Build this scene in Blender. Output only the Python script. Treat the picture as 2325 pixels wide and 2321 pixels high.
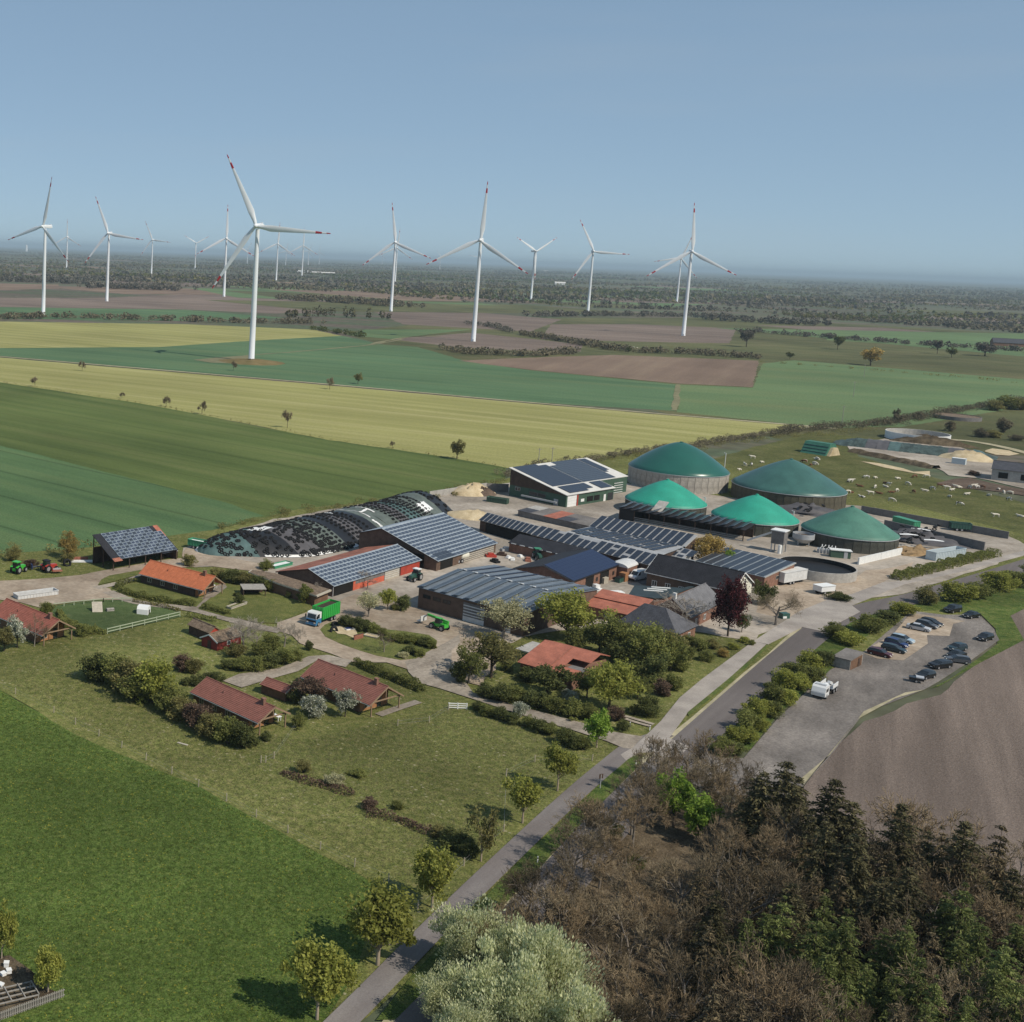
import bpy, bmesh, math, random
import numpy as np
from mathutils import Vector, Matrix
random.seed(7); RNG = np.random.default_rng(7)
for o in list(bpy.data.objects): bpy.data.objects.remove(o)
SC = bpy.context.scene
COL = SC.collection
R_ = math.radians

# ------------------------------------------------------------------ camera
# A crop (right edge) of a wider aerial frame: focal length, crop offset (lens shift), pitch and roll
FPX, PPX, PPY, CAMH = 2773.0, 325.0, 968.0, 76.0
ROLL = R_(2.07)
PITCH = math.atan((PPY - (556 + 84 / 2325 * PPX)) * math.cos(ROLL) / FPX)
fwd = Vector((0, math.cos(PITCH), -math.sin(PITCH))); upw = Vector((0, math.sin(PITCH), math.cos(PITCH)))
camx = Vector((1, 0, 0)) * math.cos(ROLL) + upw * math.sin(ROLL)
camd = Vector((1, 0, 0)) * math.sin(ROLL) - upw * math.cos(ROLL)      # image "down"
cd = bpy.data.cameras.new('camera'); cam = bpy.data.objects.new('camera', cd); COL.objects.link(cam)
cam.matrix_world = Matrix(((camx.x, -camd.x, -fwd.x, 0), (camx.y, -camd.y, -fwd.y, 0), (camx.z, -camd.z, -fwd.z, CAMH), (0, 0, 0, 1)))
cd.sensor_fit = 'HORIZONTAL'; cd.sensor_width = 36.0; cd.lens = 36.0 * FPX / 2325
cd.shift_x = (1162.5 - PPX) / 2325; cd.shift_y = -(1160.5 - PPY) / 2325
cd.clip_start = 0.5; cd.clip_end = 120000
SC.camera = cam

# ------------------------------------------------------------------ sky, sun, exposure
SUN_EL, SHADOW_AZ = 47.0, 137.0            # degrees; shadows fall to the back left
sd = Vector((-math.cos(R_(SHADOW_AZ)) * math.cos(R_(SUN_EL)), -math.sin(R_(SHADOW_AZ)) * math.cos(R_(SUN_EL)), math.sin(R_(SUN_EL))))
W = bpy.data.worlds.new('World'); SC.world = W; W.use_nodes = True
wn = W.node_tree; wn.nodes.clear()
sky = wn.nodes.new('ShaderNodeTexSky'); sky.sky_type = 'NISHITA'; sky.sun_disc = False
sky.sun_elevation = R_(SUN_EL); sky.sun_rotation = math.atan2(sd.x, sd.y)
sky.altitude = 0; sky.air_density = 0.5; sky.dust_density = 0.0; sky.ozone_density = 1.0
bg = wn.nodes.new('ShaderNodeBackground'); bg.inputs[1].default_value = 0.15
wo = wn.nodes.new('ShaderNodeOutputWorld')
sg = wn.nodes.new('ShaderNodeGamma'); sg.inputs[1].default_value = 0.34      # soft, hazy spring sky: flatter from zenith to horizon
sm_ = wn.nodes.new('ShaderNodeVectorMath'); sm_.operation = 'MULTIPLY'; sm_.inputs[1].default_value = (1.26, 1.62, 1.90)
wn.links.new(sky.outputs[0], sg.inputs[0]); wn.links.new(sg.outputs[0], sm_.inputs[0]); 
wt = wn.nodes.new('ShaderNodeTexCoord'); wm_ = wn.nodes.new('ShaderNodeMapping'); wm_.inputs['Scale'].default_value = (1.2, 1.2, 9.0)      # thin streaks of high cloud
wz = wn.nodes.new('ShaderNodeTexNoise'); wz.inputs['Scale'].default_value = 2.2; wz.inputs['Detail'].default_value = 6
wr = wn.nodes.new('ShaderNodeMapRange'); wr.inputs[1].default_value = .5; wr.inputs[2].default_value = .8; wr.inputs[4].default_value = .16
wx = wn.nodes.new('ShaderNodeMix'); wx.data_type = 'RGBA'; wx.inputs[7].default_value = (2.6, 2.9, 3.15, 1)
wn.links.new(wt.outputs['Generated'], wm_.inputs[0]); wn.links.new(wm_.outputs[0], wz.inputs['Vector']); wn.links.new(wz.outputs[0], wr.inputs[0]); wn.links.new(wr.outputs[0], wx.inputs[0]); wn.links.new(sm_.outputs[0], wx.inputs[6]); wn.links.new(wx.outputs[2], bg.inputs[0]); wn.links.new(bg.outputs[0], wo.inputs[0])
sl = bpy.data.lights.new('sun', 'SUN'); sl.energy = 3.7; sl.angle = R_(0.53); sl.color = (1.0, 0.92, 0.79)
so = bpy.data.objects.new('sun', sl); COL.objects.link(so); so.location = (0, 0, 300)
so.rotation_euler = (-sd).to_track_quat('-Z', 'Y').to_euler()
SC.view_settings.view_transform = 'Standard'; SC.view_settings.look = 'None'
SC.view_settings.exposure = 0.15; SC.view_settings.gamma = 1.0
SC.cycles.max_bounces = 6; SC.cycles.diffuse_bounces = 4; SC.cycles.glossy_bounces = 2
SC.cycles.transmission_bounces = 2; SC.cycles.transparent_max_bounces = 8; SC.cycles.volume_bounces = 0
SC.cycles.use_denoising = True
try: SC.cycles.denoiser = 'OPENIMAGEDENOISE'
except Exception: pass

# ------------------------------------------------------------------ survey helpers: photo pixel -> point on the ground
ZM = {'d': (0, 0, 1.20342), 's': (0, 0, 1), '4': (0, 1100, .31056), 'A': (450, 1080, .31056), 'B': (900, 1080, .31056), 'C': (1350, 980, .31056),
      'D': (1800, 950, .27174), 'E': (350, 1400, .31056), 'F': (950, 1350, .31056), 'G': (1500, 1250, .42702),
      'N1': (1100, 1000, .20704), 'N2': (1400, 1150, .20704), 'N3': (1800, 1100, .27174), 'N4': (1950, 900, .1941),
      'N5': (1450, 1250, .15528), 'N6': (650, 1300, .20704), 'N7': (1800, 1350, .2588), 'N8': (0, 1180, .15552),
      'X': (600, 1650, .36232), 'Y': (1200, 1700, .32189), 'Q': (1700, 1700, .3235), 'K': (0, 1950, .36232),
      'T': (0, 300, .41408), 'U': (750, 350, .5176), 'V': (1600, 550, .38874)}
def pix(z, x, y):
    a = ZM[z]; return a[0] + x * a[2], a[1] + y * a[2]
def ray(u, v):
    return camx * ((u - PPX) / FPX) + camd * ((v - PPY) / FPX) + fwd
def G(z, x, y, h=0.0):
    u, v = pix(z, x, y); d = ray(u, v); t = (h - CAMH) / d.z
    p = d * t; return Vector((p.x, p.y, h))
def HT(base, z, x, y):                     # height of a point straight above base seen at a pixel
    u, v = pix(z, x, y); d = ray(u, v); t = base.y / d.y
    return CAMH + d.z * t
def PXM(p): return FPX / (Vector((p[0], p[1], p[2] - CAMH)).dot(fwd))   # photo pixels per metre there

# ------------------------------------------------------------------ object helpers
def tag(o, label=None, cat=None, group=None, kind=None):
    if label: o['label'] = label
    if cat: o['category'] = cat
    if group: o['group'] = group
    if kind: o['kind'] = kind
    return o
def thing(name, label, cat, loc=(0, 0, 0), rz=0.0, group=None):
    o = bpy.data.objects.new(name, None); COL.objects.link(o); o.empty_display_size = 0.5
    o.location = loc; o.rotation_euler = (0, 0, rz)
    return tag(o, label, cat, group)
def link(name, me, parent=None, loc=(0, 0, 0), rot=(0, 0, 0), scale=(1, 1, 1)):
    o = bpy.data.objects.new(name, me); COL.objects.link(o); o.parent = parent
    o.location = loc; o.rotation_euler = rot; o.scale = scale
    return o
class MB:
    def __init__(s): s.v = []; s.f = []; s.m = []
    def add(s, vs, fs, m=0):
        n = len(s.v); s.v += [tuple(x) for x in vs]; s.f += [tuple(i + n for i in f) for f in fs]; s.m += [m] * len(fs); return s
    def box(s, a, b, m=0, M=None):
        x0, y0, z0 = a; x1, y1, z1 = b
        vs = [Vector(p) for p in ((x0,y0,z0),(x1,y0,z0),(x1,y1,z0),(x0,y1,z0),(x0,y0,z1),(x1,y0,z1),(x1,y1,z1),(x0,y1,z1))]
        if M is not None: vs = [M @ p for p in vs]
        return s.add(vs, [(0,3,2,1),(4,5,6,7),(0,1,5,4),(1,2,6,5),(2,3,7,6),(3,0,4,7)], m)
    def cbox(s, c, d, m=0, M=None):
        return s.box([c[i]-d[i]/2 for i in range(3)], [c[i]+d[i]/2 for i in range(3)], m, M)
    def bar(s, p, q, w, h, m=0):               # a beam from p to q
        p, q = Vector(p), Vector(q); d = q - p; L = d.length
        if L < 1e-6: return s
        x = d / L; up = Vector((0,0,1)) if abs(x.z) < .95 else Vector((0,1,0))
        y = up.cross(x).normalized(); z = x.cross(y)
        vs = []
        for t in (p, q):
            for a, b in ((-1,-1),(1,-1),(1,1),(-1,1)): vs.append(t + y*(a*w/2) + z*(b*h/2))
        return s.add(vs, [(0,3,2,1),(4,5,6,7),(0,1,5,4),(1,2,6,5),(2,3,7,6),(3,0,4,7)], m)
    def tube(s, pts, rad, n=6, m=0, cap=True):
        pts = [Vector(p) for p in pts]; vs = []; fs = []
        if not hasattr(rad, '__len__'): rad = [rad] * len(pts)
        for i, p in enumerate(pts):
            d = (pts[min(i+1, len(pts)-1)] - pts[max(i-1, 0)]).normalized()
            up = Vector((0,0,1)) if abs(d.z) < .9 else Vector((1,0,0))
            x = up.cross(d).normalized(); y = d.cross(x)
            for k in range(n):
                a = 2*math.pi*k/n; vs.append(p + (x*math.cos(a) + y*math.sin(a)) * rad[i])
        for i in range(len(pts)-1):
            for k in range(n):
                a, b = i*n+k, i*n+(k+1)%n; fs.append((a, b, b+n, a+n))
        if cap: fs.append(tuple(range(n-1, -1, -1))); fs.append(tuple((len(pts)-1)*n+k for k in range(n)))
        return s.add(vs, fs, m)
    def lathe(s, prof, n=24, m=0, c=(0,0,0), capb=False, capt=False):   # prof: (r, z)
        vs = []; fs = []
        for r, z in prof:
            for k in range(n):
                a = 2*math.pi*k/n; vs.append((c[0]+r*math.cos(a), c[1]+r*math.sin(a), c[2]+z))
        for i in range(len(prof)-1):
            for k in range(n):
                a, b = i*n+k, i*n+(k+1)%n; fs.append((a, b, b+n, a+n))
        if capb: fs.append(tuple(range(n-1, -1, -1)))
        if capt: fs.append(tuple((len(prof)-1)*n+k for k in range(n)))
        return s.add(vs, fs, m)
    def prism(s, poly, z0, z1, m=0):
        n = len(poly); vs = [(p[0], p[1], z0) for p in poly] + [(p[0], p[1], z1) for p in poly]
        a = sum(poly[i][0]*poly[(i+1)%n][1] - poly[(i+1)%n][0]*poly[i][1] for i in range(n))
        fs = [tuple(range(n-1, -1, -1)), tuple(range(n, 2*n))] + [(i, (i+1)%n, (i+1)%n+n, i+n) for i in range(n)]
        if a < 0: fs = [tuple(reversed(f)) for f in fs]
        return s.add(vs, fs, m)
    def extr(s, prof, axis, t0, t1, m=0):      # 2-D profile swept along 'x' (prof=(y,z)) or 'y' (prof=(x,z))
        n = len(prof)
        P = (lambda t, p: (t, p[0], p[1])) if axis == 'x' else (lambda t, p: (p[0], t, p[1]))
        vs = [P(t0, p) for p in prof] + [P(t1, p) for p in prof]
        fs = [tuple(range(n)), tuple(range(2*n-1, n-1, -1))] + [(i+n, (i+1)%n+n, (i+1)%n, i) for i in range(n)]
        a = sum(prof[i][0]*prof[(i+1)%n][1] - prof[(i+1)%n][0]*prof[i][1] for i in range(n))
        if (a > 0) == (axis == 'x'): fs = [tuple(reversed(f)) for f in fs]
        return s.add(vs, fs, m)
    def mesh(s, name, mats, smooth=False, ang=None):
        me = bpy.data.meshes.new(name); me.from_pydata(s.v, [], s.f)
        for m in (mats if isinstance(mats, (list, tuple)) else [mats]): me.materials.append(M_[m] if isinstance(m, str) else m)
        me.polygons.foreach_set('material_index', s.m)
        if smooth: me.polygons.foreach_set('use_smooth', [True]*len(s.f))
        me.update()
        if smooth and ang:
            try: me.set_sharp_from_angle(angle=R_(ang))
            except Exception: pass
        return me
    def build(s, name, mats, parent=None, loc=(0,0,0), rot=(0,0,0), smooth=False, ang=None):
        return link(name, s.mesh(name, mats, smooth, ang), parent, loc, rot)
def npmesh(name, v, f, mats, mi=None, smooth=False):
    me = bpy.data.meshes.new(name); v = np.asarray(v, np.float32).reshape(-1, 3); f = np.asarray(f, np.int32)
    k = f.shape[1]; me.vertices.add(len(v)); me.vertices.foreach_set('co', v.ravel())
    me.loops.add(f.size); me.loops.foreach_set('vertex_index', f.ravel())
    me.polygons.add(len(f)); me.polygons.foreach_set('loop_start', np.arange(0, f.size, k, dtype=np.int32))
    for m in (mats if isinstance(mats, (list, tuple)) else [mats]): me.materials.append(M_[m] if isinstance(m, str) else m)
    if mi is not None: me.polygons.foreach_set('material_index', np.asarray(mi, np.int32))
    if smooth: me.polygons.foreach_set('use_smooth', np.ones(len(f), bool))
    me.update(calc_edges=True); return me

# ------------------------------------------------------------------ materials
M_ = {}
def _n(t, kind, **kw):
    n = t.nodes.new(kind)
    for k, v in kw.items(): setattr(n, k, v)
    return n
def ramp(t, cols):
    r = _n(t, 'ShaderNodeValToRGB'); e = r.color_ramp.elements
    while len(e) > 1: e.remove(e[0])
    for i, (p, c) in enumerate(cols):
        x = e[0] if i == 0 else e.new(p)
        x.position = p; x.color = (*c, 1)
    return r
def mul_noise(t, coord, col, scale, lo, hi, detail=3):
    L = t.links; n = _n(t, 'ShaderNodeTexNoise'); n.inputs['Scale'].default_value = scale; n.inputs['Detail'].default_value = detail
    L.new(coord, n.inputs['Vector'])
    mr = _n(t, 'ShaderNodeMapRange'); mr.inputs[1].default_value = .3; mr.inputs[2].default_value = .7; mr.inputs[3].default_value = lo; mr.inputs[4].default_value = hi
    L.new(n.outputs[0], mr.inputs[0])
    m = _n(t, 'ShaderNodeVectorMath', operation='SCALE'); L.new(col, m.inputs[0]); L.new(mr.outputs[0], m.inputs['Scale'])
    return m.outputs[0], n.outputs[0]
def mat(name, col, rough=.8, var=.12, vs=1.0, spec=.25, metal=0.0, bump=0.0, bs=8.0, vs2=None, var2=.1):
    """plain surface: one colour with uneven tone (two noise sizes) and optional fine relief"""
    m = bpy.data.materials.new(name); m.use_nodes = True; t = m.node_tree; L = t.links; b = t.nodes['Principled BSDF']
    b.inputs['Roughness'].default_value = rough; b.inputs['Metallic'].default_value = metal
    b.inputs['Specular IOR Level'].default_value = spec
    tc = _n(t, 'ShaderNodeTexCoord').outputs['Object']
    rgb = _n(t, 'ShaderNodeRGB'); rgb.outputs[0].default_value = (*col, 1); c = rgb.outputs[0]
    if var: c, nz = mul_noise(t, tc, c, vs, 1-var, 1+var)
    if vs2: c, nz = mul_noise(t, tc, c, vs2, 1-var2, 1+var2, 2)
    L.new(c, b.inputs['Base Color'])
    if bump:
        n = _n(t, 'ShaderNodeTexNoise'); n.inputs['Scale'].default_value = bs; n.inputs['Detail'].default_value = 4; L.new(tc, n.inputs['Vector'])
        bp = _n(t, 'ShaderNodeBump'); bp.inputs['Strength'].default_value = bump; L.new(n.outputs[0], bp.inputs['Height']); L.new(bp.outputs[0], b.inputs['Normal'])
    M_[name] = m; return m
def field(name, cols, scale, rot=0, stretch=(1, 1), detail=6, rough=.95, big=(.012, .12), fine=(6.0, .2), bump=.35, bs=7.0, rows=None, specks=None, dist=0.0):
    """ground cover: colour ramp over (stretched) noise, large drifts, fine grain, optional crop rows and specks"""
    m = bpy.data.materials.new(name); m.use_nodes = True; t = m.node_tree; L = t.links; b = t.nodes['Principled BSDF']
    b.inputs['Roughness'].default_value = rough; b.inputs['Specular IOR Level'].default_value = .08
    tc = _n(t, 'ShaderNodeTexCoord').outputs['Object']
    mp = _n(t, 'ShaderNodeMapping'); mp.inputs['Rotation'].default_value = (0, 0, R_(rot)); L.new(tc, mp.inputs['Vector'])
    mq = _n(t, 'ShaderNodeMapping'); mq.inputs['Scale'].default_value = (stretch[0], stretch[1], 1); L.new(mp.outputs[0], mq.inputs['Vector'])
    n = _n(t, 'ShaderNodeTexNoise'); n.inputs['Scale'].default_value = scale; n.inputs['Detail'].default_value = detail; n.inputs['Roughness'].default_value = .6; n.inputs['Distortion'].default_value = dist
    L.new(mq.outputs[0], n.inputs['Vector'])
    r = ramp(t, cols); L.new(n.outputs[0], r.inputs[0]); c = r.outputs[0]
    c, _ = mul_noise(t, tc, c, big[0], 1-big[1], 1+big[1])
    if fine: c, _ = mul_noise(t, tc, c, fine[0], 1-fine[1], 1+fine[1], 4)
    if rows:                                   # (period m, width share, factor colour)
        per, share, fac = rows
        sx = _n(t, 'ShaderNodeSeparateXYZ'); L.new(mp.outputs[0], sx.inputs[0])
        md = _n(t, 'ShaderNodeMath', operation='PINGPONG'); md.inputs[1].default_value = per/2; L.new(sx.outputs[1], md.inputs[0])
        lt = _n(t, 'ShaderNodeMapRange'); lt.inputs[1].default_value = 0; lt.inputs[2].default_value = per*share; lt.inputs[3].default_value = fac; lt.inputs[4].default_value = 1
        L.new(md.outputs[0], lt.inputs[0])
        s = _n(t, 'ShaderNodeVectorMath', operation='SCALE'); L.new(c, s.inputs[0]); L.new(lt.outputs[0], s.inputs['Scale']); c = s.outputs[0]
    for sp in (specks or []):                  # (scale, threshold, colour, amount, patch scale)
        v = _n(t, 'ShaderNodeTexVoronoi'); v.inputs['Scale'].default_value = sp[0]; L.new(tc, v.inputs['Vector'])
        lt = _n(t, 'ShaderNodeMapRange'); lt.inputs[1].default_value = sp[1]; lt.inputs[2].default_value = sp[1]*.6; L.new(v.outputs['Distance'], lt.inputs[0])
        pn = _n(t, 'ShaderNodeTexNoise'); pn.inputs['Scale'].default_value = sp[4]; pn.inputs['Detail'].default_value = 3; L.new(tc, pn.inputs['Vector'])
        pm = _n(t, 'ShaderNodeMapRange'); pm.inputs[1].default_value = .45; pm.inputs[2].default_value = .62; pm.inputs[4].default_value = sp[3]; L.new(pn.outputs[0], pm.inputs[0])
        mm = _n(t, 'ShaderNodeMath', operation='MULTIPLY'); L.new(lt.outputs[0], mm.inputs[0]); L.new(pm.outputs[0], mm.inputs[1])
        mx = _n(t, 'ShaderNodeMix', data_type='RGBA'); L.new(mm.outputs[0], mx.inputs[0]); L.new(c, mx.inputs[6]); mx.inputs[7].default_value = (*sp[2], 1); c = mx.outputs[2]
    L.new(c, b.inputs['Base Color'])
    if bump:
        n2 = _n(t, 'ShaderNodeTexNoise'); n2.inputs['Scale'].default_value = bs; n2.inputs['Detail'].default_value = 5; L.new(mq.outputs[0] if bs < 3 else tc, n2.inputs['Vector'])
        bp = _n(t, 'ShaderNodeBump'); bp.inputs['Strength'].default_value = bump; bp.inputs['Distance'].default_value = .3; L.new(n2.outputs[0], bp.inputs['Height']); L.new(bp.outputs[0], b.inputs['Normal'])
    M_[name] = m; return m
def leaf(name, c1, c2, trans=.3, objvar=.2, rough=.7):
    trans = min(.5, trans*1.35)
    m = bpy.data.materials.new(name); m.use_nodes = True; t = m.node_tree; L = t.links; b = t.nodes['Principled BSDF']
    b.inputs['Roughness'].default_value = rough; b.inputs['Specular IOR Level'].default_value = .12
    ge = _n(t, 'ShaderNodeNewGeometry'); oi = _n(t, 'ShaderNodeObjectInfo')
    mx = _n(t, 'ShaderNodeMix', data_type='RGBA'); L.new(ge.outputs['Random Per Island'], mx.inputs[0]); mx.inputs[6].default_value = (*c1, 1); mx.inputs[7].default_value = (*c2, 1)
    mr = _n(t, 'ShaderNodeMapRange'); mr.inputs[3].default_value = 1-objvar; mr.inputs[4].default_value = 1+objvar; L.new(oi.outputs['Random'], mr.inputs[0])
    s = _n(t, 'ShaderNodeVectorMath', operation='SCALE'); L.new(mx.outputs[2], s.inputs[0]); L.new(mr.outputs[0], s.inputs['Scale'])
    L.new(s.outputs[0], b.inputs['Base Color'])
    if trans:
        tr = _n(t, 'ShaderNodeBsdfTranslucent'); L.new(s.outputs[0], tr.inputs[0])
        ms = _n(t, 'ShaderNodeMixShader'); ms.inputs[0].default_value = trans; L.new(b.outputs[0], ms.inputs[1]); L.new(tr.outputs[0], ms.inputs[2])
        L.new(ms.outputs[0], t.nodes['Material Output'].inputs[0])
    M_[name] = m; return m
# ------------------------------------------------------------------ palette
field('far_land', [(.28, (.095, .083, .064)), (.40, (.145, .118, .095)), (.50, (.105, .108, .068)), (.60, (.092, .118, .07)), (.70, (.12, .118, .074)), (.80, (.175, .14, .115))], .0055, rot=20, stretch=(.7, 2.6), detail=3, big=(.0015, .2), fine=(.12, .25), bump=0)
field('meadow_lush', [(.32, (.058, .094, .020)), (.5, (.088, .130, .029)), (.68, (.130, .162, .044))], 1.3, detail=9, big=(.035, .25), fine=(5.5, .4), bump=.9, bs=3.0, specks=[(1.3, .24, (.27, .25, .045), .8, .12), (1.9, .2, (.22, .21, .10), .7, .3)])
field('paddock_dry', [(.32, (.092, .108, .030)), (.5, (.140, .148, .046)), (.68, (.200, .185, .072))], .8, detail=9, big=(.035, .28), fine=(4.5, .4), bump=.8, bs=3.0, specks=[(.9, .24, (.36, .32, .21), .75, .2)])
field('lawn', [(.3, (.085, .105, .030)), (.6, (.145, .150, .048)), (.8, (.20, .18, .075))], .5, detail=8, big=(.05, .2), fine=(4.0, .35), bump=.5)
field('goat_grass', [(.3, (0.058, 0.089, 0.032)), (.6, (0.087, 0.119, 0.046)), (.8, (0.149, 0.149, 0.072))], .6, detail=8, big=(.08, .2), fine=(4.0, .35), bump=.5)
field('winter_wheat', [(.3, (.070, .100, .030)), (.5, (.100, .132, .040)), (.7, (.135, .152, .055))], .10, rot=44, stretch=(.05, 1), detail=7, big=(.012, .16), fine=(2.0, .28), rows=(22, .05, .78), bump=.5, bs=2.5)
field('wheat_blue', [(.3, (.064, .115, .050)), (.5, (.088, .148, .062)), (.7, (.115, .165, .070))], .10, rot=44, stretch=(.06, 1), detail=7, big=(.015, .14), fine=(2.0, .25), rows=(26, .045, .62), bump=.4, bs=2.5)
field('rape_field', [(.3, (.235, .232, .080)), (.5, (.295, .283, .105)), (.7, (.365, .338, .148))], .08, rot=31, stretch=(.04, 1), detail=7, big=(.008, .12), fine=(1.2, .2), rows=(21, .05, .88), bump=.3)
field('green_crop', [(.3, (.070, .128, .064)), (.5, (.098, .165, .082)), (.7, (.128, .178, .085))], .05, rot=28, stretch=(.08, 1), detail=7, big=(.006, .15), fine=(1.0, .22), rows=(30, .04, .84), bump=.2)
field('green_crop_pale', [(.3, (.095, .150, .070)), (.5, (.122, .180, .082)), (.7, (.155, .192, .088))], .02, rot=20, stretch=(.2, 1), detail=6, big=(.006, .15), fine=(.8, .2), bump=.2)
field('ploughed', [(.3, (.165, .116, .086)), (.5, (.205, .146, .108)), (.7, (.265, .20, .14))], .035, rot=-60, stretch=(.06, 1), detail=6, big=(.01, .14), fine=(.8, .18), bump=.3)
field('heath_plough', [(.3, (.145, .112, .092)), (.5, (.185, .142, .116)), (.7, (.225, .178, .145))], .03, rot=15, stretch=(.2, 1), detail=7, big=(.004, .22), fine=(.5, .25), bump=.2)
field('rough_pasture', [(.3, (.075, .082, .038)), (.5, (.108, .112, .050)), (.7, (.15, .135, .068))], .03, rot=25, stretch=(.5, 1), detail=7, big=(.006, .25), fine=(.6, .25), bump=.3)
field('cow_pasture', [(.3, (.068, .076, .025)), (.5, (.100, .106, .036)), (.7, (.140, .132, .055))], .12, detail=8, big=(.02, .2), fine=(1.2, .35), bump=.5)
field('bare_field', [(.3, (.135, .106, .088)), (.5, (.172, .136, .114)), (.7, (.225, .178, .148))], .25, rot=-60, stretch=(.06, 1), detail=7, big=(.02, .12), fine=(5.0, .28), bump=.6, bs=4.0)
field('litter', [(.3, (.052, .039, .025)), (.5, (.105, .080, .052)), (.7, (.165, .130, .085))], .4, detail=7, big=(.05, .3), fine=(4.0, .4), bump=.6)
field('verge_grass', [(.3, (.055, .09, .022)), (.5, (.10, .125, .036)), (.7, (.17, .16, .06))], .3, detail=7, big=(.05, .25), fine=(4.0, .35), bump=.6)
field('verge_dark', [(.3, (.048, .080, .018)), (.5, (.088, .122, .030)), (.7, (.145, .152, .048))], .5, detail=8, big=(.06, .28), fine=(4.0, .4), bump=.7)
field('yard_sand', [(.28, (.24, .185, .135)), (.5, (.36, .288, .218)), (.7, (.44, .365, .285))], .14, detail=9, big=(.03, .25), fine=(1.2, .16), bump=.25, bs=5)
field('yard_concrete', [(.28, (.20, .172, .14)), (.45, (.31, .268, .222)), (.6, (.37, .325, .275)), (.75, (.45, .40, .34))], .09, detail=9, big=(.03, .28), fine=(.9, .16), bump=.12)
field('lane_gravel', [(.3, (.19, .158, .128)), (.5, (.28, .24, .195)), (.7, (.36, .31, .255))], .35, rot=-45, stretch=(.25, 1), detail=9, big=(.04, .25), fine=(2.0, .2), bump=.3)
field('asphalt', [(.3, (.112, .098, .094)), (.5, (.142, .125, .120)), (.7, (.178, .158, .150))], .25, rot=-49, stretch=(.05, 1), detail=6, big=(.03, .12), fine=(6.0, .12), rough=.9, bump=.1)
field('path_tarmac', [(.3, (.155, .135, .13)), (.5, (.185, .165, .158)), (.7, (.23, .21, .20))], .25, rot=-49, stretch=(.2, 1), detail=6, big=(.05, .12), fine=(6.0, .12), bump=.1)
field('pavement', [(.3, (.27, .24, .215)), (.5, (.33, .295, .265)), (.7, (.39, .35, .31))], .2, detail=6, big=(.05, .14), fine=(3.0, .1), bump=.15)
field('gravel_dark', [(.3, (.140, .124, .112)), (.5, (.185, .165, .150)), (.7, (.26, .232, .208))], .2, rot=-55, stretch=(.35, 1), detail=9, big=(.05, .25), fine=(3.0, .25), bump=.4)
field('sand', [(.3, (.42, .33, .20)), (.5, (.52, .42, .27)), (.7, (.6, .5, .34))], .4, detail=6, big=(.1, .1), fine=(3.0, .1), bump=.4)
field('track_dust', [(.3, (.30, .27, .17)), (.6, (.42, .37, .25))], .2, detail=5, big=(.02, .15), fine=(2.0, .1), bump=.1)
field('track_faint', [(.3, (.15, .15, .08)), (.6, (.23, .21, .125))], .2, detail=6, big=(.02, .15), fine=(2.0, .15), bump=.1)
field('mud', [(.3, (.075, .055, .042)), (.6, (.13, .095, .072))], .2, detail=6, big=(.05, .2), fine=(2.0, .2), bump=.4)

# ------------------------------------------------------------------ ground sheets
SHN = [0]                                 # each sheet lies a hair above the one before
def sheet(name, pts, m, z, kind='structure', thick=0.0):
    """pts: list of (zoom,x,y) or world vectors, laid flat at height z (a few mm above what lies beneath)"""
    P = [p if isinstance(p, Vector) else G(*p) for p in pts]
    a = sum(P[i].x*P[(i+1)%len(P)].y - P[(i+1)%len(P)].x*P[i].y for i in range(len(P)))
    if a < 0: P.reverse()
    if not thick and name in RAGGED:           # ragged field margins instead of ruler-straight edges
        Q = []
        for i, p in enumerate(P):
            q = P[(i+1) % len(P)]; Ls = (q-p).length; n = max(1, min(90, int(Ls/5))); d = (q-p).normalized(); nr = Vector((d.y, -d.x, 0)); am = min(1.0, .10*Ls/n)*(.45 if name in ('meadow', 'paddock', 'lawn') else 1.0); w_ = 0
            for k in range(n): w_ = .6*w_+random.gauss(0, am*.8); Q.append(p.lerp(q, k/n)+nr*(w_ if k else 0))
        P = Q
    SHN[0] += 1; z += SHN[0]*.0007; mb = MB()
    if thick: mb.prism([(p.x, p.y) for p in P], z-thick, z)
    else: mb.add([(p.x, p.y, z) for p in P], [tuple(range(len(P)))])
    o = mb.build(name, m); tag(o, kind=kind); return o
RAGGED = ('rough_pasture', 'rape_field', 'green_field', 'wheat_field', 'ploughed_field', 'heath_field', 'pasture', 'paddock', 'meadow', 'bare_field', 'dirt_track', 'lawn', 'goat_paddock', 'far_field', 'sand_strip', 'mud_patch', 'farm_yard', 'sand_patch', 'silage_yard')
def zp(z, *xy): return [(z, xy[i], xy[i+1]) for i in range(0, len(xy), 2)]
def smooth_line(P, n=6):
    out = []
    for i in range(len(P)-1):
        p0, p1, p2, p3 = P[max(i-1,0)], P[i], P[i+1], P[min(i+2, len(P)-1)]
        for k in range(n):
            t = k/n; out.append(.5*((2*p1) + (p2-p0)*t + (2*p0-5*p1+4*p2-p3)*t*t + (3*p1-p0-3*p2+p3)*t**3))
    out.append(P[-1]); return out
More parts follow.
